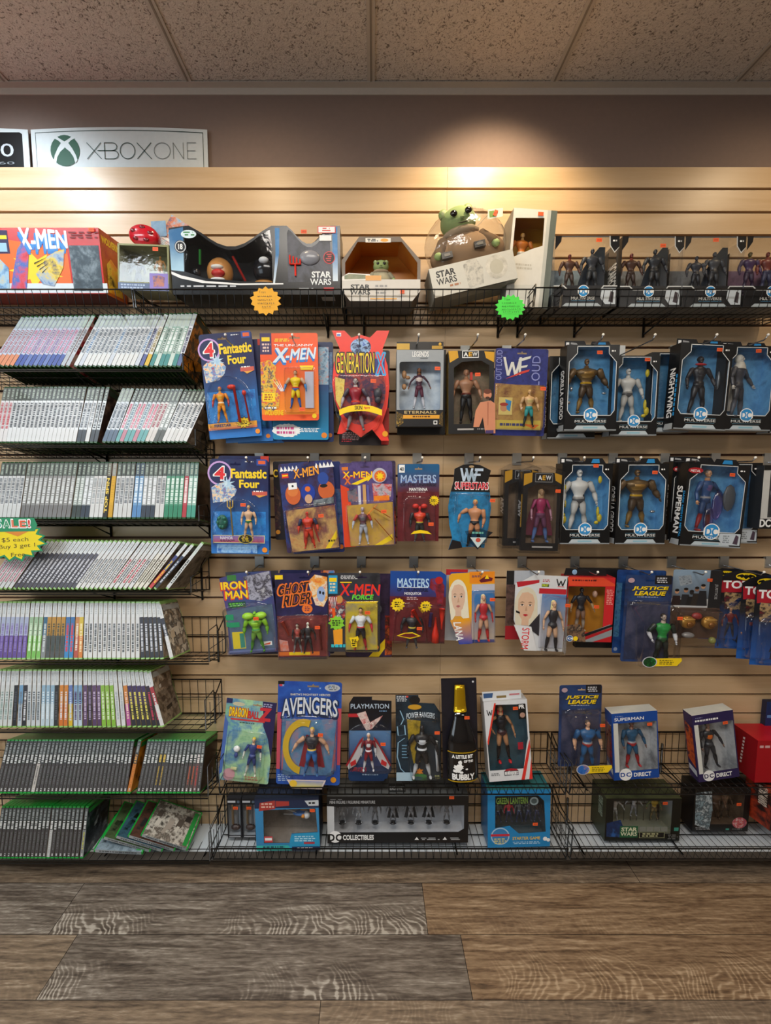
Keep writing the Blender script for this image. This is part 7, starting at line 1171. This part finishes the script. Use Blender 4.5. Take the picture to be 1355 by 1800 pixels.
p = Bx('boxed_starter_game', 'bright blue window box with green title and small dark playing figures', 'toy', (912, 1439, 110, 108), -.134, 1.5)
p.shell(.095, M('1f84c0', .3), M('1a6090', .3), [(.12, .10), (.80, .10), (.90, .2), (.93, .74), (.5, .76), (.35, .62), (.12, .66)], A('3a4a52', '50626a', '28363e', s=10), top=M('2a6a70'))
p.text('GREEN LANTERN', .14, .13, .64, .24, M('7aa048'), .03, title=True); p.ell(.74, .2, .07, M('8a9ca0')); p.ell(.74, .2, .045, M('4a5a5c')); p.text('STARTER GAME', .4, .82, .84, .87, M('e8c02a'), .05); p.lines(.4, .9, .9, .95, M('a8d0e8'), 2, 3); p.ell(.2, .80, .15, M('a8c8e0')); p.ell(.2, .80, .13, M('3a80b8')); p.rect(.05, .76, .35, .80, M('c83040')); p.lines(.1, .83, .3, .94, M('d8d088'), 3, 3); p.ell(.92, .86, .035, WHITE); p.ell(.97, .88, .03, WHITE); p.done('box')
for u, c in ((.2, '3a4a50'), (.38, 'a82438'), (.55, '4a5458'), (.7, '3a3e46'), (.84, '26282e')): p.fig(u, .3, .66, y=.03, torso=c, legs='2a3a5a', arms=c, skin='6a7a7a', helmet=c, face=False)
p.sticker(.76, .60, -.001)

p = Bx('boxed_figure_set', 'dark green and black window box with two white figures, right base shelf', 'toy', (1130, 1441, 132, 80), -.10, 0)
p.shell(.10, M('0f1412', .3), A('16201c', '2a3424', '0c100e', s=9), [(.10, .06), (.88, .05), (.88, .84), (.10, .80)], G('8a8c78', 'b0bccc', p.H * .5, p.H * .3), top=A('2a3020', '4a5034', '1a2018', s=9)); p.poly([(.02, .58), (.2, .5), (.24, .66), (.24, .92), (.02, .9)], A('1c3a6a', '12244a', '2a5a9a', s=26)); p.rect(.20, .65, .44, .92, M('1f5a38')); starwars(p, .21, .68, .43, .88, M('d8d8b8')); p.rect(.46, .79, .80, .93, M('8a8c6a')); p.rect(.468, .80, .792, .92, INK); p.lines(.5, .81, .76, .91, M('b8b88a'), 2, 3); p.lines(.84, .84, .98, .97, M('6a6c6a'), 3, 3); p.rect(.92, .68, .98, .76, M('3a8a7a'))
for k in range(4): p.rect(.46 + .095 * k, .66, .545 + .095 * k, .77, M('7a7c74'))
d = .10; vs, fs = glyphs('STAR WARS', .04); p.c.add([(-p.W / 2 - .0006, .02 + .03 * b_, p.H * (.9 - .45 * a)) for a, b_ in vs], fs, M('8a9a8a')); p.done('box'); p.fig(.2, .14, .74, y=.04, torso='b8bab8', legs='a8aaa8', arms='b8bab8', helmet='c0c2c0', la=40, ra=50); p.fig(.46, .1, .6, y=.04, torso='c0c4c8', legs='8a8e92', arms='b8bcc0', helmet='6a6e6a', la=70, ra=55); p.fig(.74, .14, .66, y=.04, torso='b8982a', legs='6a5c3a', arms='5a6a3a', skin='8a6a4a', hair='3a3020', bulk=1.4, la=44); p.sticker(.78, .11, -.001)

p = Bx('boxed_figure_set', 'black window box with dark brown figures and silver print, right base shelf', 'toy', (1268, 1424, 98, 80), -.075, 0)
p.shell(.07, M('0c0d0f', .3), M('101114', .3), [(.32, .10), (.9, .10), (.9, .84), (.32, .84)], A('4c3e34', '6a5646', '322a26', s=12), top=M('0d0e10')); p.poly([(.02, .1), (.3, .05), (.34, .5), (.3, .95), (.04, .85)], A('1c2024', '8aa0a8', '3a444a', 'b8c4c8', '15181a', s=30)); p.lines(.05, .9, .35, .97, M('8a8c8e'), 2, 3); p.ell(.84, .8, .13, A('3a6a8a', 'b83a3a', 'c8c8c8', s=60), .13); p.rect(.6, .93, .66, .97, M('3a8a7a')); p.lines(.7, .93, .95, .97, M('6a6c6a'), 1, 2); p.done('box'); p.fig(.5, .14, .84, y=.03, torso='4a3426', legs='3a2a20', arms='5a4030', skin='8a6a50', bulk=1.5); p.fig(.68, .16, .8, y=.03, torso='5a4636', legs='3a3028', arms='4a3a30', skin='7a5a44', helmet='5a4a3a'); p.sticker(.80, .36, -.001)
p = Bx('boxed_toy', 'orange and black box cut by the right edge on the base shelf', 'toy', (1415, 1412, 150, 76), -.10, 0, 12); p.shell(.09, M('1a1210', .3), A('140e0c', '2a1410', 'a8381c', '181210', s=9)); vs, fs = glyphs('STAR WARS', .05); p.c.add([(-p.W / 2 - .0006, .015 + .03 * b_, p.H * (.92 - .45 * a)) for a, b_ in vs], fs, M('c8b8a8')); p.done('box')

# ================================================================== signs
def sign(label, x0, x1, dark, fn):
    y0, y1 = 226, 297; Y = .006; p = Pk('console_sign', label, 'sign', ((x0 + x1) / 2, (y0 + y1) / 2, x1 - x0, y1 - y0), Y)
    arc_ = [(k / 12, .06 * (2 * k / 12 - 1) ** 2) for k in range(13)]; a = p.W / p.H; o = [(0, 1)] + arc_ + [(1, 1)]
    p.c.prism(p.L(o), 0, .003, M('ccd2d2', .6)); i_ = [(.025, 1)] + [(.025 + .95 * k / 12, .07 + .06 * (2 * k / 12 - 1) ** 2) for k in range(13)] + [(.975, 1)]
    fn(p, i_); return p.done('board')
def s1(p, i_):
    for j in range(len(i_) - 1):
        (a0, b0), (a1, b1) = i_[j], i_[j + 1]; t = .004 if abs(a1 - a0) > .01 else 0
        p.poly([(a0 - .003, b0), (a1 + (0 if t else .003) - (0 if t else 0), b1), (a1 + (.003 if not t else 0), b1 + (.018 if t else 0)), (a0, b0 + (.018 if t else 0))], M('3c4a44')) if t else p.rect(a0 - .0015, min(b0, b1), a0 + .0015, max(b0, b1), M('3c4a44'))
    GRN = M('07492f', .6); cu, cv, ru = .19, .55, .083; rv = ru * p.W / p.H; p.ell(cu, cv, ru, GRN); cc = M('ccd2d2', .6)
    C = lambda x, y: (cu + x * ru, cv + y * rv)
    band = lambda s_: [C(s_ * .52, -.98), C(s_ * .80, -.70), C(s_ * .42, -.62), C(s_ * .0, -.40), C(0, -.12), C(s_ * -.02, -.12)]
    for s_ in (-1, 1):
        p.poly([C(s_ * .72, -.78), C(s_ * .45, -.66), C(s_ * .18, -.42), C(0, -.22), C(0, -.58), C(s_ * .25, -.72), C(s_ * .52, -.90)], cc)
        p.poly([C(0, -.52), C(s_ * .05, -.50), C(s_ * .32, -.28), C(s_ * .58, .12), C(s_ * .80, .58), C(s_ * .88, .52), C(s_ * .99, .42), C(s_ * .82, -.02), C(s_ * .52, -.42), C(s_ * .36, -.55), C(s_ * .0, -.75)][0:0] or [C(-s_ * .02, -.40), C(s_ * .24, -.50), C(s_ * .50, -.14), C(s_ * .72, .28), C(s_ * .82, .62), C(s_ * .66, .82), C(s_ * .56, .42), C(s_ * .34, .08), C(s_ * .02, -.18)], cc)
    q = Mb(); y = p.Y(); T1, T2 = M('0f3a30', .6), M('6c7474', .6); t = .0011
    def st(pts, mt, th=t):
        w_ = [Vector((*p.P(*a), 0)) for a in pts]
        for a, b_ in zip(w_[:-1], w_[1:]): d_ = (b_ - a).normalized(); nn = Vector((-d_.y, d_.x, 0)) * th; e = d_ * th * .5; k = [a - nn - e, b_ - nn + e, b_ + nn + e, a + nn - e]; q.flat([(v.x, v.y) for v in k], y, mt)
    def oval(c0, c1, ru, rv, mt, th): st(ring_pts(c0, c1, ru, rv, 24) + [(c0 + ru, c1)], mt, th)
    A0, A1 = .37, .74; st([(.315, A0), (.395, A1)], T1); st([(.395, A0), (.315, A1)], T1)
    st([(.375, .55), (.465, .55)] + ring_pts(.465, .645, .027, .095, 8, -90, 90) + [(.415, A1), (.415, A0), (.46, A0)] + ring_pts(.46, .46, .025, .09, 8, -90, 90), T1)
    oval(.545, .555, .042, .185, T1, t); st([(.600, A0), (.680, A1)], T1); st([(.680, A0), (.600, A1)], T1)
    oval(.742, .555, .046, .185, T2, t * .8); st([(.805, A1), (.805, A0), (.862, A1), (.862, A0)], T2, t * .8); st([(.955 - .02, A0), (.885, A0), (.885, A1), (.935, A1)], T2, t * .8); st([(.885, .555), (.93, .555)], T2, t * .8); q.obj('title_lettering', p.o)
sign('white console sign with green ball logo on top of the slatted wall', 56, 365, False, s1)
def s2(p, i_): p.poly([(.03, 1), (.03, .12), (.95, .12), (.965, .16), (.965, 1)], M('0c0e10', .3)); p.text('XBOX 360', .12, .38, .91, .68, M('b8bcc0', .4), 0, title=True); p.text('XBOX 360', .45, .80, .91, .86, M('7a7e82', .4), 0)
sign('black console sign with silver number cut by the left edge', -250, 51, True, s2)

def starsign(label, cx, cy, w_, h_, Y, col, edge, n, fn, roll=0):
    p = Pk('price_burst_sign', label, 'sign', (cx, cy, w_, h_), Y, roll); o = burst(.5, .5, .5, .5, n, .82, .03, n)
    p.c.prism(p.L(o), 0, .001, edge or col)
    if edge: p.poly(burst(.5, .5, .46, .45, n, .80, .03, n), col)
    fn(p); p.done('paper_star'); return p
def hand(p, rows_, mat):
    """handwriting: thin strokes"""
    for v, u0, u1, s_ in rows_:
        rg = random.Random(s_); u = u0; a = None
        while u < u1:
            h1 = rg.uniform(.02, .045); p.poly([(u, v), (u + .012, v - .01), (u + rg.uniform(.01, .04), v + h1), (u + .005, v + h1 * .8)], mat); p.rect(u, v + h1 * .4, u + .035, v + h1 * .4 + .012, mat); u += rg.uniform(.045, .08)
NAVY = M('2a2418', .5)
starsign('yellow paper starburst sign with handwriting, on the basket under the long black box', 467, 529, 55, 50, Yf - .022, M('e8a81c', .6), None, 14, lambda p: (p.text('Toys', .28, .16, .5, .26, NAVY, -.01), hand(p, [(.33, .25, .72, 2), (.46, .25, .72, 3), (.58, .25, .78, 4), (.7, .4, .65, 5)], NAVY)))
starsign('fluorescent green paper starburst sign with handwriting, on the top basket', 897, 540, 54, 44, Yf - .022, M('4ae04a', .6), None, 16, lambda p: (p.text('Toys', .28, .16, .48, .26, M('1a4a20'), -.01), hand(p, [(.33, .22, .68, 7), (.46, .22, .76, 8), (.58, .22, .78, 9), (.7, .25, .8, 10)], M('1a4a20'))))
def sale(p):
    I = M('4a3a10', .5); p.text('$5 each', .375, .46, .74, .57, I, .0, skew=-.03); p.text('Buy 3 get 1', .33, .62, .83, .74, I, .0, skew=-.06); p.text('Free', .49, .80, .68, .89, I, .0, skew=-.02); p.poly([(.4, .3), (.78, .28), (.72, .33), (.60, .42), (.46, .34)], M('d8862a'))
    p.poly([(.26, .0), (.84, .0), (.88, .16), (.84, .3), (.28, .32)], M('1f8a5c'))
    for k, (ch, c) in enumerate(zip('SALE!', ('5ab0a0', '4a9a70', 'e07a58', 'e0603a', 'd83a2a'))): u = .30 + .112 * k; e = .05 if ch == '!' else 0; p.text(ch, u, .03 + .015 * (k % 2), u + .095 - e, .23, WHITE, .12); p.text(ch, u + .006, .045 + .015 * (k % 2), u + .089 - e, .215, M(c), .035)
starsign('yellow and green sale starburst with handwritten prices on the game rack', 19, 949, 128, 78, Yf - .026, M('ecd41c', .55), M('1f8a5c', .55), 17, sale)
